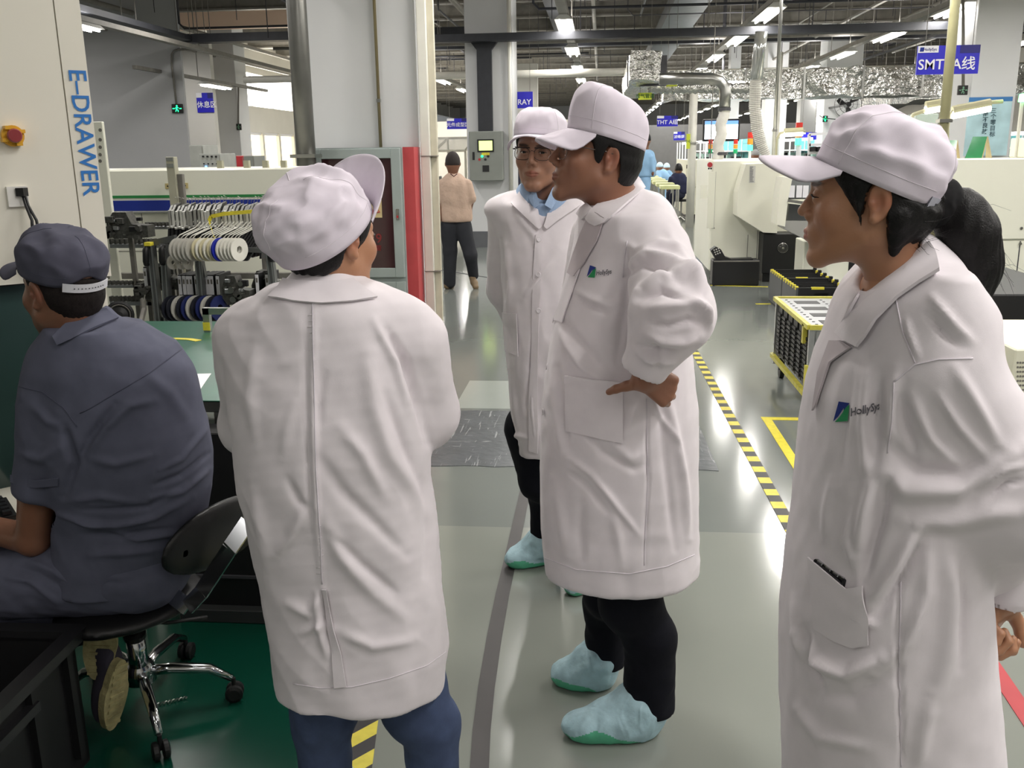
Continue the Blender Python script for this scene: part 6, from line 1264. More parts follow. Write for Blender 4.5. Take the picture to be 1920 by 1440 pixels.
# castings
def casting(label, px, Y, seed, blocks, group='feeder castings'):
    a, c, z0, z1 = pbox(*px, Y); t = thing('feeder_casting', label, 'feeder mechanism', ((a+c)/2, Y, z0), group); rs = np.random.RandomState(seed); w, h_ = c-a, z1-z0
    q = MB(); q.prism([(a, Y, z0+h_*.25), (a+w*.15, Y, z0), (c, Y, z0+h_*.05), (c, Y, z0+h_*.5), (a+w*.62, Y, z0+h_*.55), (a+w*.5, Y, z1), (a+w*.18, Y, z1), (a, Y, z0+h_*.6)], (0, .10, 0)); q.build('casting_body', M_GUN, t); MB().box(a+w*.3, a+w*.3+.03, Y+.1, Y+.125, 0, z0+h_*.4).build('stanchion', M_BEAM2, t)
    for i in range(blocks):
        x, z, s = a+w*rs.uniform(0, .85), z0+h_*rs.uniform(.05, .8), rs.uniform(.02, .06); k = rs.randint(3)
        if k == 0: MB().box(x, x+s, Y-.03, Y, z, z+s*.7, .003).build('block', [M_BLK, M_GUN, M_ALU][rs.randint(3)], t)
        elif k == 1: MB().lathe([(0, .035), (s*.4, .035), (s*.45, 0), (s*.45, -.02)], (x, Y, z), (0, -1, 0), 12).build('wheel', [M_STEEL, M_GUN][rs.randint(2)], t)
        else: q = MB(); q.bar((x, Y-.02, z), (x+s*rs.uniform(-1, 1.6), Y-.02, z+s*rs.uniform(-1, 1)), .008); q.build('link', M_STEEL, t)
casting('large gunmetal feeder casting hanging just right of the cream tower', (200, 398, 276, 448), 5.9, 1, 16); casting('gunmetal casting on the lower bank, right of the tagged feeders', (416, 518, 468, 572), 5.72, 2, 14); casting('gunmetal casting behind the leaning cart posts', (292, 500, 334, 545), 5.95, 3, 12)
casting('dark casting by the right-hand cart post', (472, 508, 535, 575), 5.9, 4, 16); casting('rounded casting with a hanging strap left of the leaning posts', (250, 532, 284, 562), 5.8, 5, 8)
q = ony(268, 560, 5.78); t = thing('grey_strap', 'grey strap hanging to the table from the rounded casting', 'strap', q); MB().tube([q, ony(270, 580, 5.75), ony(264, 605, 5.6)], .018, 6).build('strap', M_BEAM2, t)
q = ony(225, 590, 5.7); t = thing('ribbed_spool', 'dark ribbed spool behind the table, right of the cream tower', 'spool', q); MB().cyl(q, q*[1, 1, 0], .015).build('stand', M_BEAM2, t); MB().lathe([(0, 0), (.085, 0), (.09, .02), (.075, .03), (.05, .02), (.02, .03), (0, .03)], q, (.4, -1, .1), 24).build('wheel', M_BLK, t); MB().lathe([(.06, .025), (.065, .035), (.07, .025)], q, (.4, -1, .1), 24).build('rib', M_BEAM2, t)
# yellow tape over the feeders
q = MB(); P = [ony(x, y, 5.86) for x, y in ((394, 422), (392, 414), (396, 406), (420, 401), (455, 398), (500, 394))]
for a_, b_ in zip(P[:-1], P[1:]): q.bar(a_, b_, .003, .024, up=(0, 0, 1))
t = thing('yellow_strip', 'yellow tape strip stretched over the silver feeders', 'tape', P[0]); q.build('strip', M_YEL, t); MB().tube([P[0], ony(402, 446, 5.7), ony(400, 462, 5.6)], .003, 5).build('loose_end', M_YEL, t)
# ---------------------------------------------------------------- table with green mat
def table():
    zt = .78; y0 = ony(420, 765, 3.1)[1]; y0 = 3.12; y1 = onz(300, 602, zt)[1]; xr = -1.32; xl = -2.62; t = thing('work_table', 'steel-framed work table with a glossy green mat behind the seated man', 'table', ((xl+xr)/2, y0, 0))
    MB().box(xl, xr, y0, y1, zt-.045, zt-.004, .003).build('tabletop', mat('dark_table_edge', (56, 58, 56), rough=.4), t); MB().box(xl+.0, xr, y0-.003, y1, zt-.004, zt, .001).build('green_mat', mat('green_esd_mat', (26, 92, 72), rough=.34, noise=.08, nscale=3, bump=.12, bscale=5, spec=.6), t)
    for x in (xl+.05, xr-.05, -1.72):
        for y in (y0+.05, y1-.08): MB().box(x-.022, x+.022, y-.022, y+.022, 0, zt-.045).build('leg', M_STEEL, t)
    q = MB(); q.bar((xl+.05, y0+.05, .25), (xr-.05, y0+.05, .25), .03); q.bar((xl+.05, y1-.08, .25), (xr-.05, y1-.08, .25), .03); q.build('lower_rail', M_STEEL, t)
    a = onz(391, 622, zt); h_ = ony(388, 583, a[1])[2]; c = ony(500, 580, a[1]); r = thing('push_rail', 'bent square-tube steel rail standing on the green mat', 'rail', a); q = MB(); q.bar((a[0], a[1], zt), (a[0], a[1], h_+.015), .032); q.bar((a[0]-.016, a[1], h_), (c[0], a[1], h_), .032); q.bar((c[0], a[1], zt), (c[0], a[1], h_), .032); q.build('square_tube', M_STEEL, r); MB().box(a[0]-.018, a[0]+.018, a[1]-.019, a[1]-.016, zt+.01, zt+.05).build('yellow_wrap', M_YEL, r)
    P = [onz(x, y, zt+.001) for x, y in ((360, 702), (396, 701), (371, 737), (340, 735))]; tag(MB().prism(P[::-1], (0, 0, .002)).build('paper_sheet', mat('white_paper', (236, 236, 238), rough=.7, noise=0), loc=P[0]), 'white sheet of paper lying on the green mat', 'paper')
    P = [onz(x, y, zt+.001)[:2] for x, y in ((300, 636), (330, 635), (355, 636), (372, 639))]; q = strip(P, .035, zt+.0025); q.v = [np.where(v[:, 2:3] < .1, [[1, 1, 0]], 1)*v+np.where(v[:, 2:3] < .1, [[0, 0, zt+.0006]], 0) for v in q.v]; tag(q.build('yellow_strip', M_YEL, loc=(P[0][0], P[0][1], zt)), 'yellow tape strip stuck on the green mat', 'tape')
table()
# black cabinet under the table, black bin in front
a = onz(505, 1150); t = thing('black_cabinet', 'tall black cabinet between the chair back and the woman in jeans', 'cabinet', (-1.25, 2.98, 0)); zc_ = .70
MB().box(-1.5, -.80, 2.98, 3.10, .02, zc_, .004).build('panel', M_BLK, t); MB().box(-1.5, -.80, 2.94, 3.12, 0, .05, .003).build('base_rail', mat('dull_dark_rail', (52, 54, 54), rough=.4), t); MB().box(-1.5, -.8, 2.97, 2.98, .16, .17).build('groove', M_BEAM, t)
def black_bin():
    H = .40; P0 = onz(166, 1170, H)[:2]; P1 = onz(-60, 1392, H)[:2]; d = unit(P1-P0); n = np.array([d[1], -d[0]]); 
    if n[0] > 0: n = -n
    L = 1.0; Wd = .62; t = thing('plastic_crate', 'big open black plastic crate at the lower left corner', 'crate', (*(P0+d*.3+n*.2), 0))
    def Q(s, w, z): p = P0+d*s+n*w; return (p[0], p[1], z)
    q = MB()
    def wall(s0, s1, w0, w1, z0, z1, tp=0): q.hexa([Q(s0, w0, z0), Q(s1, w0, z0), Q(s1, w1, z0), Q(s0, w1, z0), Q(s0, w0, z1), Q(s1, w0, z1), Q(s1, w1, z1), Q(s0, w1, z1)])
    wall(.03, L-.03, .03, .045, .01, H-.02); wall(.03, L-.03, Wd-.045, Wd-.03, .01, H-.02); wall(.03, .045, .03, Wd-.03, .01, H-.02); wall(L-.045, L-.03, .03, Wd-.03, .01, H-.02); wall(.03, L-.03, .03, Wd-.03, 0, .012); q.build('shell', M_BLK, t)
    q = MB(); wall = lambda s0, s1, w0, w1, z0, z1: q.hexa([Q(s0, w0, z0), Q(s1, w0, z0), Q(s1, w1, z0), Q(s0, w1, z0), Q(s0, w0, z1), Q(s1, w0, z1), Q(s1, w1, z1), Q(s0, w1, z1)])
    wall(0, L, 0, .045, H-.03, H); wall(0, L, Wd-.045, Wd, H-.03, H); wall(0, .045, .045, Wd-.045, H-.03, H); wall(L-.045, L, .045, Wd-.045, H-.03, H); q.build('rim', mat('black_rim', (30, 30, 32), rough=.4), t)
    for s in np.arange(.08, L, .17): q = MB(); q.hexa([Q(s, .012, .05), Q(s+.02, .012, .05), Q(s+.02, .03, .05), Q(s, .03, .05), Q(s, .012, H-.03), Q(s+.02, .012, H-.03), Q(s+.02, .03, H-.03), Q(s, .03, H-.03)]); q.build('rib', M_BLK, t)
    for s in (.25, .62): q = MB(); q.hexa([Q(s, .005, H-.10), Q(s+.18, .005, H-.10), Q(s+.18, .03, H-.10), Q(s, .03, H-.10), Q(s, .005, H-.075), Q(s+.18, .005, H-.075), Q(s+.18, .03, H-.075), Q(s, .03, H-.075)]); q.build('handle', mat('black_rim', (30, 30, 32)), t)
black_bin()
q = onz(290, 1325); e = onz(352, 1310); t = thing('cable_tie', 'short pale twisted wire lying on the green floor by the chair', 'wire', q); n = 40; MB().tube([np.array(q)*(1-k/n)+np.array(e)*(k/n)+[0, .004*sin(k*1.4), .006+.003*cos(k*1.4)] for k in range(n+1)], .0022, 5).build('wire', M_STEEL, t)
# ================================================================== THE PEOPLE
SK_C = skin_mat('tanned_skin', (142, 98, 76)); SK_B = skin_mat('light_brown_skin', (154, 112, 90)); SK_D = skin_mat('warm_skin', (176, 128, 98)); SK_A = skin_mat('dark_tanned_skin', (130, 90, 70))
def gp2(x, y): return toH(onz(x, y))           # ground point in the heading frame
# ---------------------------------------------------------------- man in the middle, hand on hip, profile to the left
def man_hand_on_hip():
    foot = onz(1160, 1350); t = thing('person', 'man in long white lab coat and cap standing in profile, left fist on his hip', 'person', (foot[0], foot[1], 0))
    D0 = 2.43
    # silhouettes of the coat body (y, x)
    Lf = [(385, 1100), (410, 1096), (440, 1085), (480, 1072), (540, 1058), (600, 1041), (680, 1026), (760, 1018), (860, 1014), (960, 1014), (1030, 1018), (1075, 1020)]
    Rt = [(385, 1222), (410, 1240), (440, 1258), (480, 1272), (540, 1284), (600, 1284), (680, 1294), (760, 1304), (860, 1306), (960, 1306), (1030, 1306), (1075, 1306)]
    ys = [400, 430, 470, 520, 580, 640, 700, 760, 830, 900, 970, 1030, 1066]
    rows = silhouette_rows(Lf, Rt, lambda q: D0+0.0*q, lambda q: 0.185+0.02*sin(pi*min(1, q*1.2))+0.02*q, ys)
    hz = min(r[0] for r in rows)
    top = J(1165, 372, D0)
    S, Eb, Wr = J(1230, 470, 2.27), J(1262, 588, 2.12), J(1212, 682, 2.14)
    S2, E2, W2 = J(1120, 450, D0+0.17), J(1085, 620, D0+0.22), J(1120, 700, D0+0.2)
    def f(P):
        d = column_sdf(P, rows, 2.35)
        d = smin(d, ell(P, J(1182, 428, D0), (0.115, 0.185, 0.075), rot(0, 0, YAW)), 0.07)
        d = smin(d, cap(P, J(1150, 372, D0-0.0), J(1180, 410, D0), 0.055, 0.09), 0.05)
        d = smin(d, chain(P, [S2, E2, W2], [0.075, 0.062, 0.05], 0.03), 0.04)
        sl = cap(P, S, Eb, 0.082, 0.088); sl = smin(sl, cap(P, Eb, Wr, 0.086, 0.056), 0.05)
        d = smin(d, sl, 0.028)
        d = smax(d, -cap(P, J(1128, 330, D0-0.01), J(1166, 396, D0-0.01), 0.053, 0.056), 0.012)    # neck opening
        d = smax(d, -cap(P, Wr+unit(Wr-Eb)*0.04, Wr+unit(Wr-Eb)*0.10, 0.047, 0.05), 0.008)
        d = smax(d, hz+0.006-P[:, 2], 0.012)
        return d
    A = np.array([HP(r[1]+a*(r[3]+.05), r[2]+b*(r[4]+.12), r[0]) for r in rows for a in (-1, 1) for b in (-1, 1)]+[Eb+0.12, Eb-0.12, top])
    V, Q = surface(f, A.min(0)-0.03, A.max(0)+0.03, 0.0062, 1)
    k = 0.010
    st = [  # sleeve
        ([(1172, 455), (1195, 470), (1235, 455), (1290, 470)], 9, .006), ([(1170, 520), (1200, 495), (1240, 505), (1275, 530)], 8, -k), ([(1180, 500), (1215, 478), (1260, 490), (1296, 520)], 10, .013),
        ([(1205, 545), (1240, 520), (1290, 515), (1320, 540)], 12, .014), ([(1205, 562), (1240, 545), (1275, 560)], 7, -.011), ([(1212, 580), (1250, 575), (1300, 570), (1330, 590)], 11, .010),
        ([(1290, 560), (1318, 580), (1330, 610)], 9, .010), ([(1216, 602), (1250, 612), (1290, 600), (1318, 606)], 8, -.009), ([(1210, 625), (1245, 640), (1285, 640), (1310, 628)], 10, .009),
        ([(1200, 648), (1232, 660), (1262, 655)], 7, -.007), ([(1230, 640), (1234, 690)], 6, -.006), ([(1190, 655), (1215, 675), (1258, 680)], 8, .006),
        ([(1258, 450), (1290, 500), (1322, 560)], 12, .008), ([(1176, 470), (1170, 520), (1172, 570)], 7, -.010), ([(1182, 600), (1192, 570), (1200, 540)], 9, .008),
        # chest, belly, skirt
        ([(1170, 575), (1140, 570), (1105, 560), (1080, 545)], 9, .004), ([(1140, 590), (1110, 575), (1082, 555)], 6, -.005), ([(1048, 610), (1065, 650), (1095, 690), (1120, 705)], 9, .006),
        ([(1056, 600), (1085, 640), (1120, 680), (1150, 700)], 9, -.006), ([(1030, 660), (1040, 740), (1048, 800), (1062, 880)], 12, .006), ([(1046, 690), (1056, 760), (1065, 840)], 8, -.006),
        ([(1180, 560), (1165, 610), (1155, 690)], 8, -.004), ([(1068, 860), (1110, 890), (1150, 940), (1196, 1000)], 6, .006), ([(1060, 880), (1100, 910), (1140, 960)], 7, -.004),
        ([(1250, 745), (1262, 800), (1280, 900), (1292, 1010)], 9, .009), ([(1240, 760), (1246, 840), (1256, 940), (1266, 1030)], 9, -.006), ([(1222, 745), (1238, 780), (1270, 830)], 5, .005),
        ([(1160, 780), (1150, 830), (1180, 860), (1205, 850)], 10, .004), ([(1100, 800), (1130, 850), (1190, 880), (1210, 872)], 9, -.005), ([(1190, 760), (1180, 800), (1165, 820)], 9, .005),
        ([(1040, 900), (1052, 980), (1060, 1040)], 12, .006), ([(1090, 930), (1085, 990), (1090, 1050)], 12, -.005), ([(1150, 960), (1160, 1010), (1165, 1060)], 12, .005), ([(1212, 740), (1214, 900), (1208, 1060)], 3, -.005),
        ([(1065, 480), (1050, 540), (1034, 600), (1024, 680)], 4, .004)]
    V = fold(V, Q, st, 0.0022, 11, 0.006, (hz, hz+0.7))
    coat = np_mesh('lab_coat', V, Q, M_COAT, t); dr = Drape(V, Q)
    draped(dr, 'pocket', dr.quadgrid([(1064, 704), (1168, 716), (1168, 830), (1066, 808)], 9, 9), coat, lift=0.009, thick=.005)
    draped(dr, 'pocket_hem', dr.quadgrid([(1064, 704), (1168, 716), (1168, 730), (1064, 718)], 3, 9), coat, lift=0.0115)
    seamline(dr, [(1212, 748), (1214, 900), (1208, 1060)], coat); seamline(dr, [(1176, 452), (1171, 480), (1168, 520)], coat)
    seamline(dr, [(1022, 1046), (1080, 1068), (1180, 1076), (1250, 1062), (1302, 1040)], coat, 0.0012)
    for x, y in ((1028, 688), (1041, 600), (1021, 772)): button(dr, x, y, coat)
    # open front edge (placket) and lapel
    draped(dr, 'front_placket', [[(1078, 500), (1090, 503)], [(1062, 545), (1074, 550)], [(1040, 600), (1056, 606)]], coat, lift=0.006)
    draped(dr, 'lapel', [[(1110, 400), (1124, 404), (1136, 410)], [(1092, 440), (1108, 448), (1122, 452)], [(1078, 480), (1090, 488), (1098, 494)], [(1068, 512), (1074, 516), (1080, 518)]], coat, lift=0.008, m=mat('lab_coat_inside_shaded', (200, 190, 194), rough=0.9, noise=0.02), label='turned back front edge of the lab coat in shade')  # shade inside the turned edge is put into a darker coat white
    # collar
    draped(dr, 'collar', [[(1192, 322), (1165, 346), (1138, 372), (1112, 398), (1104, 412)], [(1204, 336), (1178, 362), (1152, 386), (1124, 408), (1112, 420)], [(1214, 352), (1190, 374), (1164, 398), (1138, 418), (1122, 424)]], coat, lift=0.012, thick=0.006)
    draped(dr, 'collar', [[(1104, 384), (1094, 392), (1086, 402)], [(1112, 396), (1104, 406), (1096, 414)]], coat, lift=0.01, thick=0.005)
    put_logo(dr, coat, (1101, 523), (16, -2), (2, -25), 'HollySys')
    # head
    c = J(1118, 296, D0-0.03); M = frame(hdir(-0.985, -0.17, 0.15)); sc = 0.98
    nb = J(1160, 400, D0)
    hv, hq, ht = face_mesh(c, M, sc, neck_to=nb, neck_r=0.062, jaw=1.06, cheek=1.08, nose=1.0, stubble=0.2, open_=0.6)
    def body(P):
        d = chain(P, [J(1160, 400, D0), J(1165, 560, D0), J(1165, 700, D0)], [0.08, 0.12, 0.12], 0.05); d = smin(d, chain(P, [S, Eb, Wr], [0.05, 0.045, 0.032], 0.02), 0.03)
        d = smin(d, chain(P, [S2, E2, W2], [0.05, 0.045, 0.03], 0.02), 0.03)
        return d
    b1 = part_mesh(body, [J(1165, 380, D0), J(1165, 720, D0), Eb, E2, S, S2, Wr, W2], 0.15, 0.012)
    wr = Wr+unit(Wr-Eb)*0.028
    def hand(P):
        d = hand_sdf(P, wr, HU*0.62-np.array([0, 0, 0.42])+HV*0.10, -HU*0.5-np.array([0, 0, 0.75]), HV, curl=(0.9, 1.3, 0.8), thumb=(-0.75, 0.75, -0.1), tcurl=0.5, sc=1.0)
        return smin(d, cap(P, Wr-unit(Wr-Eb)*0.03, wr+(HU*0.5-np.array([0, 0, .5]))*0.02, 0.031, 0.030), 0.015)
    h1 = part_mesh(hand, [wr], 0.16, 0.003)
    V, Q, C = join([(hv, hq, ht), (*b1, None), (*h1, None)])
    np_mesh('body', V, Q, SK_C, t, col=C)
    eyes(t, c, M, sc, look=(0, 1, -0.05)); hair_mesh(t, c, M, sc, M_HAIR, front=0.058, grow=0.011, flow=0.0, hat=(0.084, 0.062, -0.122, 0.030))
    glasses(t, c, M, sc, half_rim=False, m=mat('thin_metal_frame', (120, 110, 105), rough=0.3, metal=0.9, noise=0))
    make_hat(t, c, M, m=M_CAPW, yf=0.084, zf=0.062, yb=-0.122, zb=0.030, rx=0.092, H=0.116, shift=0.018, brimL=0.086, brim_pitch=-0.62, brim_drop=0.034, seed=4, crumple=0.0035, puff=0.05, pa=0.50, pb=0.8, sc=sc, seam_m=M_SEAM, front=0.10)
    # trousers
    n1 = onz(1215, 1370); n0 = onz(1070, 1382); f1 = onz(1135, 1284); f0 = onz(1040, 1280)
    a1 = n1+np.array([0, 0, 0.10]); a2 = f1+np.array([0, 0, 0.10])
    hip1 = J(1180, 1010, D0-0.04); hip2 = J(1140, 1010, D0+0.08)
    def legs(P):
        d = chain(P, [hip1, J(1182, 1130, (D0+2.38)/2-0.03), n1+[0, 0, 0.30], n1+[0, 0, 0.06]], [0.10, 0.083, 0.070, 0.074], 0.03)
        d = smin(d, chain(P, [hip2, J(1145, 1110, D0+0.1), f1+[0, 0, 0.28], f1+[0, 0, 0.08]], [0.10, 0.076, 0.066, 0.060], 0.03), 0.02)
        return np.maximum(d+0.004*noise3(P*np.array([1, 1, 1.6]), 26, 3)*np.clip((0.5-P[:, 2])*3, 0.3, 1), 0.070-P[:, 2])
    V, Q = part_mesh(legs, [hip1, hip2, n1, f1], 0.13, 0.008); np_mesh('trousers', V, Q, M_NAVY, t)
    shoe_cover(t, n1+HU*0.035, n0-HU*0.02, n1+np.array([0, 0, 0.095])-HU*0.02, sc=1.1, seed=1)
    shoe_cover(t, f1+HU*0.02, f0-HU*0.01, f1+np.array([0, 0, 0.095])-HU*0.02, seed=2)
# ---------------------------------------------------------------- man behind him, glasses, blue shirt
def man_blue_shirt():
    D0 = 3.38; fl = onz(1015, 1058); fr = onz(1100, 1105)
    t = thing('person', 'man in glasses and white cap, lab coat open over a light blue shirt', 'person', ((fl[0]+fr[0])/2, (fl[1]+fr[1])/2, 0))
    Lf = [(375, 945), (400, 934), (440, 935), (500, 940), (560, 944), (620, 946), (700, 953), (780, 960), (830, 968), (860, 978)]
    Rt = [(375, 1096), (400, 1100), (500, 1112), (600, 1118), (700, 1122), (780, 1126), (860, 1130)]
    ys = [385, 410, 450, 500, 560, 620, 700, 780, 846]
    rows = silhouette_rows(Lf, Rt, lambda q: D0, lambda q: 0.15+0.03*sin(pi*min(1, q*1.3)), ys); hz = min(r[0] for r in rows)
    S, Eb, Wr = J(952, 420, D0+0.02), J(943, 540, D0+0.10), J(985, 640, D0+0.18); S2, E2, W2 = J(1088, 418, D0), J(1110, 540, D0+.08), J(1075, 640, D0+.18)
    def f(P):
        d = column_sdf(P, rows, 2.4); d = smin(d, ell(P, J(1018, 392, D0), (0.21, 0.11, 0.075), rot(0, 0, YAW)), 0.06)
        d = smin(d, chain(P, [S, Eb, Wr], [0.072, 0.058, 0.045], 0.03), 0.018); d = smin(d, chain(P, [S2, E2, W2], [0.072, 0.058, 0.045], 0.03), 0.018)
        d = smax(d, -cap(P, J(1024, 345, D0-0.03), J(1022, 372, D0-0.06), 0.058, 0.058), 0.01)
        d = smax(d, -cap(P, J(1020, 375, D0-0.17), J(1012, 425, D0-0.22), 0.062, 0.012), 0.008)
        return smax(d, hz+0.006-P[:, 2], 0.01)
    A = np.array([HP(r[1]+a*(r[3]+.06), r[2]+b*(r[4]+.06), r[0]) for r in rows for a in (-1, 1) for b in (-1, 1)]+[J(1020, 350, D0), Eb, E2, W2+[0, .1, 0]])
    V, Q = surface(f, A.min(0)-0.03, A.max(0)+0.03, 0.0058, 1)
    st = [([(940, 450), (944, 500), (950, 560)], 5, -.012), ([(952, 460), (958, 540), (950, 600)], 7, .007), ([(942, 600), (956, 620), (966, 660)], 6, -.008), ([(995, 700), (1000, 780), (1005, 840)], 6, .006),
          ([(958, 690), (966, 760), (975, 830)], 7, .006), ([(980, 560), (1010, 520), (1050, 470)], 9, .006), ([(1000, 620), (996, 700), (990, 760)], 6, -.006), ([(970, 400), (1000, 440), (1012, 470)], 8, .004), ([(960, 828), (972, 815), (990, 820)], 5, .006)]
    V = fold(V, Q, st, 0.003, 21, 0.006, (hz, hz+0.6)); coat = np_mesh('lab_coat', V, Q, M_COAT, t); dr = Drape(V, Q)
    draped(dr, 'front_placket', [[(1004, 440), (1018, 438)], [(1000, 520), (1014, 520)], [(997, 620), (1010, 622)], [(993, 740), (1008, 742)], [(993, 845), (1009, 850)]], coat, lift=0.006)
    draped(dr, 'pocket', dr.quadgrid([(944, 586), (970, 588), (973, 668), (949, 658)], 6, 4), coat, lift=0.006)
    draped(dr, 'lapel', [[(992, 345), (976, 362), (960, 384)], [(998, 370), (986, 384), (970, 392)], [(1008, 400), (1000, 410), (990, 412)], [(1016, 424), (1013, 428), (1010, 430)]], coat, lift=0.012, thick=0.006)
    draped(dr, 'lapel', [[(1050, 345), (1066, 356), (1088, 384)], [(1040, 372), (1056, 384), (1074, 392)], [(1028, 400), (1036, 410), (1046, 412)], [(1019, 424), (1022, 428), (1025, 430)]], coat, lift=0.012, thick=0.006)
    for y in (449, 515, 582): button(dr, 1010, y, coat, 0.009)
    # shirt
    m = mat('light_blue_shirt', (148, 170, 200), rough=0.85, noise=0.04, stretch=(60, 60, 1), bump=0.1)
    def sh(P):
        d = ell(P, J(1020, 405, D0-0.02), (0.12, 0.135, 0.16), rot(0, 0, YAW)); d = smin(d, cap(P, J(1020, 352, D0-.02), J(1020, 372, D0-.03), 0.058, 0.072), 0.03)
        return smax(smax(d, -cap(P, J(1022, 320, D0-0.04), J(1018, 366, D0-0.11), 0.054, 0.040), 0.010), P[:, 2]-J(1020, 343, D0)[2], .006)
    V, Q = part_mesh(sh, [J(1020, 400, D0)], 0.2, 0.005); s = np_mesh('shirt', V, Q, m, t); d2 = Drape(V, Q)
    for pts in ([(990, 343, -.06), (1003, 352, -.11), (1012, 384, -.165), (1001, 390, -.165), (986, 362, -.10)], [(1048, 343, -.06), (1036, 352, -.11), (1021, 384, -.165), (1034, 392, -.165), (1052, 364, -.10)]):
        P_ = [J(x, y, D0+d_) for x, y, d_ in pts]; cx = sum(P_)/5; q = MB(); top = [p-HV*.004 for p in P_]; q.add(top+P_+[cx-HV*.010], [(i, (i+1) % 5, 10) for i in range(5)]+[(i, i+5, (i+1) % 5+5, (i+1) % 5) for i in range(5)]+[(9, 8, 7, 6, 5)]); q.build('shirt_collar', m, s)
    c = J(1013, 288, D0-0.05); M = frame(hdir(-0.30, -0.95, -0.05), roll=0.04); sc = 1.04; nb = J(1022, 390, D0)
    hv, hq, ht = face_mesh(c, M, sc, neck_to=nb, neck_r=0.058, jaw=1.0, cheek=1.02, nose=0.96, open_=0.6, rosy=.1)
    b1 = part_mesh(lambda P: smin(chain(P, [nb, J(1020, 560, D0), J(1020, 700, D0)], [0.08, 0.10, 0.11], 0.05), smin(chain(P, [S, Eb, Wr, J(1010, 660, D0+.2)], [.05, .04, .03, .035], .02), chain(P, [S2, E2, W2, J(1050, 660, D0+.2)], [.05, .04, .03, .035], .02), .03), .03), [S, S2, Wr, W2, J(1020, 720, D0), E2, Eb], 0.12, 0.014)
    V, Q, C = join([(hv, hq, ht), (*b1, None)]); np_mesh('body', V, Q, SK_B, t, col=C)
    eyes(t, c, M, sc, look=(-0.25, 1, 0.02)); hair_mesh(t, c, M, sc, M_HAIR, front=0.062, grow=0.006, h=0.0045, hat=(0.088, 0.064, -0.1, 0.03))
    glasses(t, c, M, sc, half_rim=True, m=mat('dark_brown_frame', (44, 26, 24), rough=0.3, noise=0))
    make_hat(t, c, M, m=M_CAPW, yf=0.088, zf=0.064, yb=-0.100, zb=0.030, rx=0.088, H=0.092, shift=0.005, brimL=0.070, brim_pitch=-0.30, brim_drop=0.050, seed=9, crumple=0.004, sc=sc*1.02, seam_m=M_SEAM, pa=0.55, arc=68)
    h1, h2 = J(995, 800, D0), J(1055, 800, D0)
    def legs(P):
        d = chain(P, [h1, J(1012, 900, D0+0.02), fl+[0, 0, 0.32]+HU*0.02, fl+[0, 0, 0.07]+HU*.015], [0.10, 0.078, 0.066, 0.06], 0.03)
        d = smin(d, chain(P, [h2, J(1082, 920, D0), fr+[0, 0, 0.32]+HV*.05, fr+[0, 0, 0.07]+HV*.05], [0.10, 0.078, 0.066, 0.06], 0.03), 0.02)
        return np.maximum(d+0.004*noise3(P, 26, 4), 0.05-P[:, 2])
    V, Q = part_mesh(legs, [h1, h2, fl, fr], 0.13, 0.010); np_mesh('trousers', V, Q, M_NAVY, t)
    shoe_cover(t, fl+HU*.05+HV*.06, onz(950, 1066), fl+np.array([0, 0, 0.10])+HU*.01, h=0.006, seed=5)
    shoe_cover(t, fr+HV*0.15+HU*.04, onz(1072, 1122), fr+np.array([0, 0, 0.10])+HV*.07+HU*.02, h=0.006, seed=6)

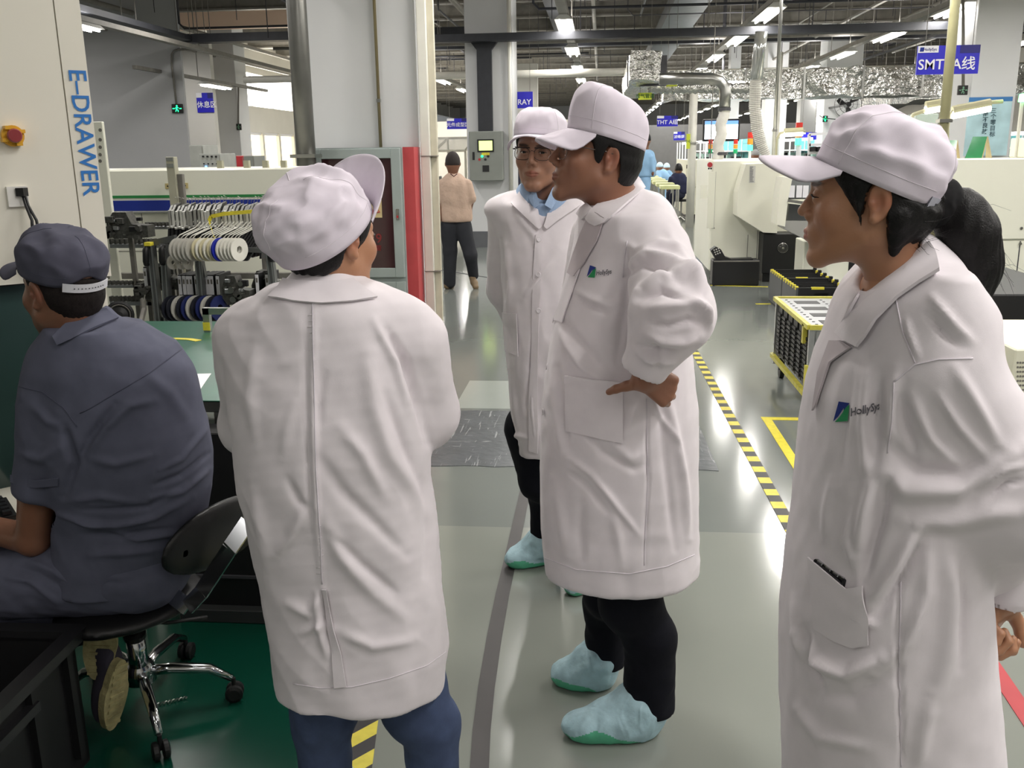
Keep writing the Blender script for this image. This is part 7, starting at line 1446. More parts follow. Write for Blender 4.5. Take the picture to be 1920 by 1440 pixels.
# ---------------------------------------------------------------- woman on the right, ponytail, hands behind her back
def woman_ponytail():
    D0 = 1.50; g = HP(0.98, 1.50, 0); t = thing('person', 'woman with a black ponytail in white cap and lab coat, phone in her pocket', 'person', tuple(HU*0.72+HV*1.52))
    Lf = [(480, 1690), (520, 1648), (560, 1612), (600, 1590), (640, 1560), (700, 1534), (760, 1520), (860, 1512), (960, 1502), (1040, 1490), (1112, 1479), (1250, 1473), (1440, 1477), (1800, 1480)]
    Rt = [(480, 1748), (520, 1770), (560, 1794), (600, 1815), (640, 1826), (700, 1828), (760, 1830), (860, 1825), (960, 1815), (1040, 1818), (1112, 1828), (1250, 1842), (1440, 1862), (1800, 1900)]
    ys = [500, 540, 580, 620, 670, 730, 800, 880, 960, 1050, 1150, 1260, 1380, 1500, 1640]
    rows = silhouette_rows(Lf, Rt, lambda q: D0, lambda q: 0.165+0.02*sin(pi*min(1, q*1.2))+0.03*q, ys); hz = min(r[0] for r in rows)
    S, Eb, Wr = J(1762, 700, 1.37), J(1905, 925, 1.36), J(1875, 1075, 1.50)
    S2, E2, W2 = J(1690, 640, D0+0.16), J(1830, 860, D0+0.22), J(1905, 1085, D0+0.05)
    def f(P):
        d = column_sdf(P, rows, 2.3); d = smin(d, ell(P, J(1712, 590, D0), (0.095, 0.175, 0.075), rot(0, 0, YAW)), 0.06)
        d = smin(d, cap(P, J(1702, 500, D0), J(1705, 570, D0), 0.058, 0.08), 0.05)
        sl = cap(P, S, Eb, 0.078, 0.088); sl = smin(sl, cap(P, Eb, J(1862, 1055, 1.47), 0.085, 0.052), 0.06)
        sl = smin(sl, cap(P, J(1745, 900, 1.36), J(1850, 940, 1.36), 0.055, 0.07), 0.05)
        d = smin(d, sl, 0.030); d = smin(d, cap(P, S2, E2, 0.08, 0.07), 0.03)
        w2 = cap(P, E2, W2, 0.065, 0.046); d = smin(d, w2, 0.02)
        d = smax(d, -cap(P, J(1648, 455, D0-0.01), J(1668, 508, D0-0.01), 0.055, 0.054), 0.012)
        return smax(d, hz-P[:, 2], 0.01)
    A = np.array([HP(r[1]+a*(r[3]+.05), r[2]+b*(r[4]+.10), r[0]) for r in rows for a in (-1, 1) for b in (-1, 1)]+[Eb+0.12, Eb-0.12, J(1700, 470, D0), W2+.08, E2+.1])
    V, Q = surface(f, A.min(0)-0.03, A.max(0)+0.03, 0.0055, 1)
    st = [([(1640, 870), (1700, 920), (1790, 915), (1860, 870), (1918, 840)], 22, .010), ([(1665, 830), (1720, 880), (1800, 890), (1870, 850)], 16, -.008), ([(1700, 975), (1780, 975), (1860, 960), (1920, 960)], 20, .009),
          ([(1710, 740), (1745, 820), (1790, 870)], 14, .006), ([(1760, 740), (1800, 800), (1850, 860)], 10, .005), ([(1790, 690), (1830, 760), (1870, 830)], 12, .006), ([(1683, 690), (1675, 760), (1668, 830)], 12, .006), ([(1690, 745), (1700, 800), (1720, 860)], 10, -.006),
          ([(1750, 560), (1790, 610), (1820, 640)], 10, .006), ([(1740, 590), (1770, 630), (1800, 650)], 7, -.005), ([(1700, 600), (1716, 650), (1722, 670)], 6, .004), ([(1840, 910), (1880, 880), (1920, 872)], 8, .006), ([(1850, 935), (1890, 905), (1920, 900)], 7, -.006),
          ([(1650, 700), (1640, 800), (1640, 880)], 14, -.007), ([(1628, 700), (1622, 800), (1628, 900)], 12, .006), ([(1600, 680), (1580, 800), (1572, 900)], 12, -.004), ([(1640, 890), (1625, 960), (1608, 1040)], 16, .010), ([(1668, 900), (1650, 980), (1630, 1040), (1620, 1090)], 12, -.010),
          ([(1718, 990), (1680, 1060), (1630, 1130)], 14, .010), ([(1730, 1010), (1690, 1090), (1640, 1160)], 11, -.008), ([(1740, 1020), (1735, 1110), (1700, 1200), (1640, 1260)], 14, .008), ([(1770, 1030), (1785, 1100), (1780, 1200), (1750, 1330)], 22, .008), ([(1800, 1050), (1810, 1140), (1800, 1250)], 12, -.007),
          ([(1500, 1190), (1530, 1240), (1590, 1260), (1650, 1230)], 14, .012), ([(1510, 1180), (1520, 1240), (1540, 1290)], 9, -.011), ([(1490, 1120), (1498, 1180), (1505, 1230)], 9, .007), ([(1535, 1300), (1600, 1310), (1680, 1260)], 18, -.006), ([(1560, 1130), (1610, 1160), (1640, 1170)], 8, .007),
          ([(1690, 1080), (1682, 1200), (1688, 1320), (1690, 1440)], 4, -.005), ([(1500, 1330), (1540, 1380), (1620, 1400)], 14, .007), ([(1745, 1300), (1730, 1380), (1720, 1440)], 16, .006), ([(1600, 1060), (1590, 1010), (1600, 960)], 9, .006), ([(1560, 900), (1552, 960), (1548, 1010)], 10, .004)]
    V = fold(V, Q, st, 0.0018, 31, 0.005, (hz, hz+0.6)); coat = np_mesh('lab_coat', V, Q, M_COAT, t); dr = Drape(V, Q)
    # pocket with a phone
    pk = [[(1522, 1044), (1560, 1076), (1590, 1102), (1622, 1100)], [(1526, 1090), (1560, 1108), (1594, 1126), (1625, 1128)], [(1531, 1140), (1566, 1156), (1600, 1166), (1628, 1164)], [(1534, 1178), (1568, 1200), (1602, 1212), (1630, 1206)]]
    draped(dr, 'pocket', pk, coat, lift=0.009, thick=0.003)
    # collar
    draped(dr, 'collar', [[(1738, 462), (1700, 488), (1660, 520), (1620, 562), (1592, 604), (1577, 626)], [(1748, 482), (1714, 508), (1678, 538), (1636, 580), (1606, 620), (1592, 640)], [(1762, 516), (1728, 536), (1690, 562), (1650, 602), (1630, 634), (1615, 652)]], coat, lift=0.013, thick=0.006)
    draped(dr, 'collar', [[(1618, 540), (1600, 572), (1588, 600)], [(1612, 560), (1596, 588), (1582, 612)]], coat, lift=0.008, thick=0.005)
    draped(dr, 'front_placket', [[(1560, 640), (1582, 640), (1600, 652)], [(1538, 700), (1552, 690), (1560, 680)], [(1528, 770), (1534, 760), (1540, 740)]], coat, lift=0.006, m=mat('lab_coat_inside_shaded', (200, 190, 194), rough=0.9, noise=0.02))  # same darkened coat white, standing for shade inside the front opening
    seamline(dr, [(1676, 716), (1716, 684), (1760, 674), (1824, 672)], coat, 0.0014); seamline(dr, [(1680, 560), (1692, 620), (1716, 680)], coat, 0.001); seamline(dr, [(1690, 1090), (1686, 1250), (1690, 1438)], coat, 0.001); seamline(dr, [(1676, 716), (1672, 790), (1664, 850)], coat, 0.001)
    put_logo(dr, coat, (1564, 797), (30, -8), (2, -42), 'HollySys')
    # head
    c = J(1630, 376, D0); M = frame(hdir(-0.92, 0.39, -0.01)); sc = 0.905; nb = J(1690, 560, D0)
    hv, hq, ht = face_mesh(c, M, sc, fem=True, neck_to=nb, neck_r=0.047, jaw=0.93, cheek=1.0, nose=0.93, rosy=0.25, open_=0.9, h=0.0021)
    def body(P):
        d = chain(P, [nb, J(1690, 760, D0), J(1660, 1000, D0)], [0.07, 0.10, 0.12], 0.05); d = smin(d, chain(P, [S, Eb, Wr], [0.045, 0.042, 0.028], 0.02), 0.03)
        return smin(d, chain(P, [S2, E2, W2], [0.045, 0.04, 0.028], 0.02), 0.03)
    b1 = part_mesh(body, [nb, J(1660, 1050, D0), S, Eb, Wr, S2, E2, W2], 0.13, 0.012)
    w1 = J(1826, 1068, 1.53); w2 = J(1893, 1118, 1.47)
    def h1(P):
        d = hand_sdf(P, w1, HU*0.9-np.array([0, 0, 0.40])-HV*.15, np.array([0, 0, 0.9])+HU*.4, HV, curl=(0.25, 0.45, 0.35), thumb=(0.8, 0.45, 0.1), sc=0.92)
        return smin(d, cap(P, w1-HU*0.09+HV*.02, w1+HU*0.01, 0.030, 0.027), 0.012)
    def h2(P):
        d = hand_sdf(P, w2, -np.array([0, 0, 0.85])-HU*0.45, HV*0.6+HU*0.7, HU+HV*.2, curl=(1.1, 1.3, 0.9), thumb=(0.6, 0.7, 0.3), tcurl=0.8, sc=0.92)
        return smin(d, cap(P, w2+np.array([0, 0, 0.05])+HU*.02, w2, 0.032, 0.028), 0.012)
    H1 = part_mesh(h1, [w1], 0.15, 0.003); H2 = part_mesh(h2, [w2], 0.15, 0.003)
    V, Q, C = join([(hv, hq, ht), (*b1, None), (*H1, None), (*H2, None)]); np_mesh('body', V, Q, SK_D, t, col=C)
    V, Q = part_mesh(lambda P: np.maximum(cap(P, J(1905, 1050, 1.47), J(1890, 1108, 1.47), 0.050, 0.046), -cap(P, J(1905, 1050, 1.47), J(1888, 1130, 1.47), 0.036, 0.040)), [J(1895, 1080, 1.47)], 0.11, 0.005); np_mesh('cuff', V, Q, M_COAT, coat)
    eyes(t, c, M, sc)
    zy = [(-0.13, -0.085), (-0.09, -0.085), (-0.05, -0.075), (-0.036, -0.05), (-0.030, 0.01), (-0.008, 0.034), (0.0, 0.02), (0.006, -0.030), (0.022, -0.018), (0.040, 0.018), (0.062, 0.05)]
    hatp = (0.088, 0.078, -0.090, -0.010)
    def ex(d, q):
        d = smin(d, cap(q, (0, -0.075, -0.01), (0, -0.112, 0.004), 0.040, 0.026), 0.03)
        for sx in (-1, 1):                                   # loose strands down from the nape and temple
            d = smin(d, cap(q, (sx*0.058, -0.050, -0.03), (sx*0.052, -0.046, -0.085), 0.018, 0.006), 0.03)
            d = smin(d, chain(q, [(sx*0.073, 0.014, 0.03), (sx*0.073, 0.012, -0.01), (sx*0.069, 0.008, -0.040)], [0.008, 0.005, 0.002], 0.01), 0.01)
        return d
    hair_mesh(t, c, M, sc, M_HAIR, extra=ex, zlow=zy, front=0.062, grow=0.007, h=0.003, hat=hatp)
    # ponytail with a black hair tie
    P0, P1, P2, P3, P4 = J(1762, 378, D0), J(1800, 398, D0), J(1815, 440, D0), J(1822, 505, D0), J(1832, 560, D0)
    def pt(P):
        d = chain(P, [P0, P1, P2, P3, P4], [0.020, 0.030, 0.041, 0.040, 0.022], 0.03); q = toH(P); x = q[:, 0]
        d = d+0.0016*np.sin(x*330+8*np.sin(q[:, 2]*14)+4*np.sin(q[:, 1]*60))*np.clip((P0[2]-P[:, 2])*25, 0.2, 1)+0.003*noise3(P*np.array([2, 2, .5]), 26, 8)
        return d
    V, Q = part_mesh(pt, [P0, P1, P2, P3, P4], 0.07, 0.0032); pony = np_mesh('ponytail', V, Q, M_HAIR, t)
    rs = np.random.RandomState(5); s = MB()
    for i in range(70):                                       # flyaway hairs
        a = rs.uniform(-0.6, 1.0); b0 = P1+(P3-P1)*rs.uniform(-.1, 1)+HU*0.036*a+HV*rs.uniform(-.03, .03); dr_ = HU*rs.uniform(0.2, 1)*(1 if a > 0 else -1)+np.array([0, 0, rs.uniform(-1.6, 0.1)])
        L = rs.uniform(0.03, 0.07); s.tube([b0, b0+unit(dr_)*L*0.5, b0+unit(dr_)*L+np.array([0, 0, -0.015])], [0.0003, 0.00025, 0.00015], 3, False)
    for i in range(26):
        b0 = c+(np.array([-0.05, -0.085, -0.055])*sc)@M.T+HV*rs.uniform(-.02, .06)+np.array([0, 0, rs.uniform(-.02, .03)]); d0 = HU*rs.uniform(.2, 1)+np.array([0, 0, rs.uniform(-1, .3)]); L = rs.uniform(.02, .05)
        s.tube([b0, b0+unit(d0)*L*.5, b0+unit(d0)*L+np.array([0, 0, .008])], [0.0003, 0.00025, 0.00015], 3, False)
    s.build('loose_hairs', M_HAIR, pony)
    V, Q = part_mesh(lambda P: smin(smin(ell(P, J(1768, 382, D0), (0.025, 0.032, 0.040), rot(0, .3, YAW)), sph(P, J(1790, 374, D0-.01), 0.014), .01), ell(P, J(1748, 386, D0), (0.03, 0.034, 0.030), rot(0, .3, YAW)), 0.01)+0.002*noise3(P, 130, 3), [J(1765, 380, D0)], 0.09, 0.0035)
    np_mesh('hair_tie', V, Q, mat('black_scrunchie_cloth', (14, 13, 15), rough=0.95, noise=0.1), pony)
    yf, zf, yb, zb = hatp
    make_hat(t, c, M, m=M_CAPW, yf=0.093, zf=0.076, yb=-0.104, zb=-0.012, rx=0.094, H=0.116, shift=-0.006, brimL=0.096, brim_pitch=-0.40, brim_drop=0.026, seed=12, crumple=0.009, puff=0.05, pa=0.72, sc=sc, seam_m=M_SEAM, strap=mat('grey_cap_strap', (186, 186, 198), rough=0.5, noise=0), opening=False)
    # trousers and shoes below the picture
    fa, fb = HP(0.66, 1.46, 0), HP(0.70, 1.62, 0)
    h1_, h2_ = fa+np.array([0.03, 0, 0.85]), fb+np.array([0.03, 0, 0.85])
    V, Q = part_mesh(lambda P: np.maximum(smin(cap(P, h1_, fa+[0, 0, .08], .085, .06), cap(P, h2_, fb+[0, 0, .08], .085, .06), .02), .085-P[:, 2]), [h1_, h2_, fa, fb], .12, .016); np_mesh('trousers', V, Q, M_NAVY, t)
    for a in (fa, fb): shoe_cover(t, a+HU*.06, a-HU*.2, a+np.array([0, 0, .12]), h=0.008, seed=7)
    return dr
def pocket_phone(dr):
    p0, n = dr.hit(1528, 1056, 0.003); p1, n1 = dr.hit(1586, 1098, 0.003); ax = unit(p1-p0); dn = unit(np.cross(ax, n)); dn = dn if dn[2] < 0 else -dn
    t = thing('phone', 'dark phone with a chrome edge sticking out of the womans coat pocket', 'phone', tuple((p0+p1)/2)); o = OFF[t.name]
    L = np.linalg.norm(p1-p0)*0.96; up = -dn*0.006; M = np.stack([ax, n, -dn], 1)
    def blk(name, m, x0, x1, y0, y1, z0, z1, bev=0.001, par=t):
        b = MB(); b.box(x0, x1, y0, y1, z0, z1, bev); b.v = [v@M.T+(p0+p1)/2 for v in b.v]; return b.build(name, m, par)
    bd = blk('case', mat('phone_black_glass', (20, 20, 24), rough=0.15, noise=0), -L/2, L/2, -0.004, 0.004, -0.012, 0.010, 0.002)
    blk('edge', mat('phone_chrome', (190, 190, 195), rough=0.15, metal=1, noise=0), -L/2*0.9, L/2*0.9, -0.004, 0.002, 0.0095, 0.0115)
    for a in (-0.55, 0.0, 0.5): blk('side_button', mat('phone_chrome', (190, 190, 195)), L/2*a-0.006, L/2*a+0.006, 0.0015, 0.0055, 0.008, 0.0125)
# ---------------------------------------------------------------- woman seen from behind, jeans
def woman_from_behind():
    D0 = 1.98; t = thing('person', 'woman seen from behind in knee-length white lab coat, white cap and blue jeans', 'person', tuple(HP(-0.27, D0, 0)))
    Lf = [(535, 552), (560, 500), (585, 458), (615, 432), (640, 426), (700, 428), (780, 440), (892, 450), (1042, 486), (1153, 506), (1264, 521), (1300, 528)]
    Rt = [(535, 650), (560, 700), (585, 742), (615, 770), (640, 785), (700, 796), (780, 803), (892, 806), (1000, 818), (1075, 826), (1218, 844), (1260, 838), (1300, 830)]
    ys = [552, 580, 610, 650, 700, 760, 830, 900, 980, 1060, 1140, 1210, 1278]
    rows = silhouette_rows(Lf, Rt, lambda q: D0, lambda q: 0.13+0.03*sin(pi*min(1, q*1.4))+0.03*q, ys); hz = min(r[0] for r in rows)
    SL, EL, WL = J(468, 640, D0+0.0), J(470, 800, D0+0.10), J(560, 770, D0+0.30); SR, ER, WR = J(772, 640, D0), J(800, 778, D0+0.06), J(700, 770, D0+0.28)
    def f(P):
        d = column_sdf(P, rows, 2.4); d = smin(d, ell(P, J(622, 590, D0), (0.205, 0.115, 0.07), rot(0, 0, YAW)), 0.06)
        d = smin(d, cap(P, J(608, 535, D0+.01), J(608, 570, D0), 0.072, 0.085), 0.04)
        d = smin(d, chain(P, [SL, EL, WL], [0.075, 0.062, 0.05], 0.04), 0.035); d = smin(d, chain(P, [SR, ER, WR], [0.078, 0.066, 0.05], 0.04), 0.022)
        d = smax(d, -cap(P, J(604, 470, D0+0.015), J(608, 526, D0+0.015), 0.062, 0.060), 0.01)
        return smax(d, hz-P[:, 2], 0.01)
    A = np.array([HP(r[1]+a*(r[3]+.05), r[2]+b*(r[4]+.08), r[0]) for r in rows for a in (-1, 1) for b in (-1, 1)]+[J(608, 510, D0), EL-.06, ER+.08, WL+[0, .08, 0], WR+[0, .08, 0]])
    V, Q = surface(f, A.min(0)-0.03, A.max(0)+0.03, 0.0058, 1)
    st = [([(728, 620), (760, 680), (785, 760), (800, 830)], 9, -.012), ([(700, 600), (740, 680), (765, 770)], 9, .006), ([(690, 660), (700, 760), (730, 850), (780, 920), (815, 1000)], 20, .008), ([(720, 740), (760, 850), (800, 940)], 12, -.006),
          ([(590, 560), (588, 700), (590, 850), (596, 1000), (604, 1100)], 7, .0045), ([(575, 570), (574, 700), (576, 850), (586, 1000)], 6, -.004), ([(608, 700), (600, 740), (596, 800)], 8, -.004), ([(480, 640), (470, 740), (478, 840)], 14, .004),
          ([(560, 740), (540, 800), (530, 860)], 12, .003), ([(570, 660), (545, 680), (520, 690)], 12, .002), ([(600, 860), (640, 920), (700, 980), (760, 1040)], 14, -.006), ([(600, 950), (640, 1040), (700, 1110), (760, 1160)], 16, .006),
          ([(620, 1000), (680, 1060), (740, 1110)], 9, -.005), ([(570, 960), (545, 1010), (520, 1040)], 12, .007), ([(604, 1110), (612, 1180), (622, 1215)], 5, -.010), ([(594, 1110), (600, 1180), (612, 1230)], 7, .007), ([(540, 1130), (580, 1150), (606, 1110)], 10, .006),
          ([(560, 1190), (600, 1170), (620, 1180)], 8, .005), ([(810, 900), (820, 980), (815, 1060)], 10, .006), ([(790, 900), (800, 1000), (796, 1080)], 8, -.005), ([(630, 1180), (700, 1210), (780, 1200)], 12, .005), ([(640, 800), (680, 850), (720, 930)], 14, .005),
          ([(470, 900), (490, 1000), (510, 1100)], 12, .004), ([(540, 900), (560, 940), (585, 960)], 9, -.005)]
    V = fold(V, Q, st, 0.0025, 41, 0.006, (hz, hz+0.7)); coat = np_mesh('lab_coat', V, Q, M_COAT, t); dr = Drape(V, Q)
    pr = [(586, 565), (587, 640), (589, 720), (590, 800), (592, 880), (597, 960), (601, 1020), (604, 1095)]
    seamline(dr, pr, coat, 0.0015)
    n = MB(); rs = np.random.RandomState(3)                    # puckers along the back seam
    for y in range(590, 1080, 11):
        x = np.interp(y, [p[1] for p in pr], [p[0] for p in pr]); a, na = dr.hit(x-rs.uniform(7, 12), y+2, -0.0006); b, nb_ = dr.hit(x+rs.uniform(2, 5), y-1, -0.0004)
        if a is not None and b is not None: n.tube([a, (a+b)/2+(na+nb_)*0.0006, b], [0.0006, 0.0022, 0.0008], 6)
    n.build('pucker', M_COAT, coat, smooth=True)
    draped(dr, 'collar', [[(536, 528), (560, 532), (600, 534), (640, 533), (661, 530)], [(522, 546), (555, 552), (600, 555), (650, 552), (682, 546)], [(508, 560), (550, 568), (604, 571), (660, 568), (705, 562)]], coat, lift=0.011, thick=0.006)
    draped(dr, 'back_vent', [[(604, 1104), (612, 1104)], [(612, 1180), (626, 1178)], [(622, 1225), (640, 1222)], [(628, 1288), (650, 1286)]], coat, lift=0.006)
    seamline(dr, [(550, 1282), (600, 1290), (660, 1288), (730, 1272), (800, 1248), (836, 1222)], coat, 0.001)
    c = J(622, 452, D0+0.02); M = frame(hdir(0.55, 0.83, -0.02)); sc = 0.99; nb = J(610, 575, D0)
    hv, hq, ht = face_mesh(c, M, sc, fem=True, neck_to=nb, neck_r=0.050, jaw=0.98, cheek=1.05, nose=0.93, rosy=0.2, h=0.003)
    b1 = part_mesh(lambda P: smin(chain(P, [nb, J(615, 760, D0), J(640, 1000, D0), J(660, 1150, D0)], [0.07, 0.10, 0.11, .12], 0.05), smin(chain(P, [SL, EL, WL, J(640, 760, D0+.3)], [.045, .04, .03, .03], .02), chain(P, [SR, ER, WR, J(640, 770, D0+.3)], [.045, .04, .03, .03], .02), .03), .03), [nb, J(660, 1160, D0), SL, SR, EL, ER, WL, WR], 0.12, 0.013)
    V, Q, C = join([(hv, hq, ht), (*b1, None)]); np_mesh('body', V, Q, SK_D, t, col=C); eyes(t, c, M, sc)
    hp = (0.092, 0.098, -0.100, -0.028)
    zy = [(-0.13, -0.062), (-0.07, -0.066), (-0.045, -0.058), (-0.036, -0.01), (-0.008, 0.034), (0.0, 0.02), (0.006, -0.020), (0.022, -0.012), (0.045, 0.018), (0.066, 0.05)]
    hair_mesh(t, c, M, sc, M_HAIR, front=0.070, grow=0.009, zlow=zy, hat=hp)
    make_hat(t, c, M, m=M_CAPW, yf=0.084, zf=0.088, yb=-0.122, zb=-0.052, rx=0.101, H=0.132, shift=-0.022, brimL=0.100, brim_pitch=0.72, brim_drop=0.004, seed=22, crumple=0.010, puff=0.07, pa=0.60, sc=sc, seam_m=M_SEAM, arc=66)
    # jeans
    m = mat('blue_denim', (66, 80, 112), rough=0.9, noise=0.10, nscale=25, bump=0.4, bscale=600, bdist=0.001)
    fa, fb = HP(-0.385, D0-0.02, 0), HP(-0.13, D0+0.03, 0); ha, hb = J(612, 1180, D0), J(740, 1180, D0+.02)
    fb = toH(J(800, 1440, D0)); fb = HP(fb[0]+.015, D0, 0); fa = toH(J(610, 1440, D0)); fa = HP(fa[0], D0, 0)
    def legs(P):
        d = smin(chain(P, [ha, J(610, 1330, D0), fa+[0, 0, .3], fa+[0, 0, .08]], [.105, .082, .068, .062], .02), chain(P, [hb, J(782, 1330, D0), fb+[0, 0, .3], fb+[0, 0, .08]], [.105, .080, .068, .062], .02), .015)
        return np.maximum(d+0.004*noise3(P*np.array([1, 1, 1.5]), 24, 6), .085-P[:, 2])
    V, Q = part_mesh(legs, [ha, hb, fa, fb], .13, .009); np_mesh('jeans', V, Q, m, t)
    for a in (fa, fb): shoe_cover(t, a-HV*.06, a+HV*.2, a+np.array([0, 0, .12]), h=0.008, seed=8)

# ---------------------------------------------------------------- seated operator
M_GREYU = mat('blue_grey_work_cloth', (88, 90, 106), rough=0.88, noise=0.05, nscale=20, bump=0.25, bscale=800, spec=0.2, bdist=0.0006)
M_GREYC = mat('blue_grey_cap_cloth', (80, 80, 94), rough=0.9, noise=0.05, nscale=25, bump=0.25, bscale=800, spec=0.2, bdist=0.0006)
wrinkle(M_GREYU, 12.0, 0.010, 0.6, (1, .8, 1.0)); wrinkle(M_GREYC, 18.0, 0.007, 0.5, (1, 1, 1))
def seated_man():
    D0 = 2.40; gp = HP(-1.15, 2.45, 0); t = thing('person', 'man in blue-grey shirt and cap seated on a swivel chair with his back turned', 'person', tuple(gp))
    Lf = [(600, 110), (640, 92), (680, 66), (720, 48), (780, 44), (830, 70), (900, 96), (960, 108), (1000, 108), (1050, 104), (1090, 112), (1130, 140)]
    Rt = [(600, 232), (640, 312), (680, 338), (720, 356), (780, 378), (830, 390), (900, 394), (960, 388), (1000, 374), (1050, 340), (1090, 322), (1130, 280)]
    ys = [612, 650, 690, 740, 800, 860, 920, 970, 1010, 1050, 1085]
    rows = silhouette_rows(Lf, Rt, lambda q: D0+0.03*q, lambda q: 0.13+0.04*sin(pi*min(1, q*1.3))+.02*q, ys)
    S, Eb, Wr = J(100, 752, D0-0.06), J(62, 1012, D0-0.02), J(-150, 960, D0+0.22)
    SE = J(72, 912, D0-0.045); S2, E2 = J(255, 690, D0+0.2), J(120, 900, D0+0.42)
    def f(P):
        d = column_sdf(P, rows, 2.3); d = smin(d, ell(P, J(205, 690, D0), (0.19, 0.13, 0.08), rot(0, 0.25, YAW)), 0.08)
        d = smin(d, cap(P, J(165, 610, D0), J(185, 660, D0), 0.068, 0.09), 0.05)
        d = smin(d, cap(P, S, SE, 0.070, 0.064), 0.03); d = smin(d, cap(P, S2, E2, 0.07, 0.06), 0.03)
        d = smax(d, -cap(P, SE+unit(SE-S)*0.045, SE+unit(SE-S)*0.12, 0.050, 0.055), 0.008)
        d = smax(d, (P-(SE+unit(SE-S)*0.025))@unit(SE-S)-1.0*np.clip(np.linalg.norm(P-SE, axis=1)-0.10, 0, 1)*9, 0.006)
        return smax(d, -cap(P, J(142, 560, D0), J(160, 612, D0), 0.062, 0.058), 0.01)
    A = np.array([HP(r[1]+a*(r[3]+.05), r[2]+b*(r[4]+.06), r[0]) for r in rows for a in (-1, 1) for b in (-1, 1)]+[J(160, 590, D0), SE-.07, E2+.07])
    V, Q = surface(f, A.min(0)-0.04, A.max(0)+0.04, 0.006, 1)
    st = [([(150, 860), (170, 820), (215, 760)], 9, -.009), ([(165, 850), (200, 800), (240, 760), (290, 750)], 10, .008), ([(300, 880), (340, 860), (388, 800)], 6, .006), ([(290, 910), (340, 890), (392, 850)], 6, -.006), ([(285, 935), (340, 920), (392, 880)], 7, .007),
          ([(150, 980), (220, 985), (290, 970), (360, 930)], 7, .007), ([(150, 1000), (230, 1005), (320, 990)], 7, -.006), ([(170, 1040), (230, 1035), (300, 1030)], 9, .006), ([(120, 800), (140, 870), (120, 930)], 9, -.010), ([(170, 860), (220, 870), (290, 850)], 9, .005),
          ([(130, 940), (190, 930), (250, 940)], 8, .005), ([(150, 955), (210, 955), (280, 950), (350, 900)], 6, -.005), ([(40, 850), (80, 860), (110, 840)], 10, .005), ([(60, 760), (90, 790), (120, 800)], 9, .004), ([(112, 965), (150, 975), (200, 985)], 6, .008), ([(210, 1000), (260, 1010), (330, 1000)], 6, .006), ([(270, 700), (320, 740), (350, 790)], 14, .004)]
    V = fold(V, Q, st, 0.0025, 51); sh = np_mesh('shirt', V, Q, M_GREYU, t); dr = Drape(V, Q); ms = mat('blue_grey_stitching', (70, 72, 88), rough=0.9, noise=0)
    seamline(dr, [(340, 655), (280, 700), (220, 735), (170, 765), (150, 775)], sh, 0.0013, m=ms); seamline(dr, [(36, 725), (80, 735), (120, 765), (145, 800)], sh, 0.0013, m=ms)
    draped(dr, 'collar', [[(104, 632), (130, 606), (165, 588), (196, 582)], [(108, 640), (140, 618), (175, 602), (206, 592)], [(112, 648), (148, 632), (186, 615), (220, 600)]], sh, m=M_GREYU, lift=0.010, thick=0.006)
    draped(dr, 'sleeve_hem', [[(22, 890), (66, 900), (110, 896)], [(22, 904), (66, 914), (110, 910)]], sh, m=M_GREYU, lift=0.004)
    # head
    c = J(118, 545, D0-0.01); M = frame(hdir(-0.82, 0.57, -0.03)); sc = 1.07; nb = J(165, 660, D0)
    hv, hq, ht = face_mesh(c, M, sc, neck_to=nb, neck_r=0.058, jaw=1.06, cheek=1.06, h=0.003)
    def arm(P):
        d = chain(P, [S, SE, Eb], [0.05, 0.050, 0.043], 0.02); d = smin(d, cap(P, Eb, Wr, 0.043, 0.029), 0.015); d = smin(d, chain(P, [S2, E2, J(-120, 930, D0+.45)], [.05, .042, .03], .02), .02)
        return smin(d, chain(P, [nb, J(220, 850, D0), J(220, 1020, D0)], [.07, .10, .09], .05), .03)
    b1 = part_mesh(arm, [S, Eb, Wr, nb, J(220, 1040, D0), S2, E2, J(-120, 930, D0+.45)], .14, .007)
    h1 = part_mesh(lambda P: hand_sdf(P, Wr, Wr-Eb, HV, -np.array([0, 0, 1.0]), curl=(.3, .5, .3)), [Wr], .16, .004)
    V, Q, C = join([(hv, hq, ht), (*b1, None), (*h1, None)]); np_mesh('body', V, Q, SK_A, t, col=C); eyes(t, c, M, sc)
    hp = (0.095, 0.075, -0.100, 0.0)
    mh = mat('short_black_hair', (30, 24, 23), rough=0.7, noise=0.25, nscale=200, bump=0.8, bscale=700, bdist=0.002, spec=0.2)
    zy = [(-0.13, -0.058), (-0.07, -0.062), (-0.045, -0.045), (-0.040, 0.0), (-0.005, 0.030), (0.0, 0.015), (0.008, -0.012), (0.022, -0.005), (0.032, 0.03), (0.06, 0.06)]
    hair_mesh(t, c, M, sc, mh, front=0.055, grow=0.002, h=0.0032, zlow=zy, hat=hp, backfree=0.055, flow=0.0)
    make_hat(t, c, M, m=M_GREYC, yf=0.093, zf=0.072, yb=-0.106, zb=0.008, rx=0.092, H=0.108, shift=-0.008, brimL=0.085, brim_pitch=-0.40, brim_drop=0.024, seed=33, crumple=0.010, sc=sc, seam_m=ms, puff=0.06, pa=0.56, opening=True, strap=mat('white_cap_strap', (206, 206, 212), rough=0.5, noise=0))
    # trousers
    h1_, k1 = J(262, 1065, D0+0.0), J(-75, 1108, D0+0.02); h2_, k2 = J(250, 1050, D0+0.16), J(-50, 1068, D0+.12)
    a1 = J(150, 1175, D0+0.06); a2 = J(120, 1150, D0+.3)
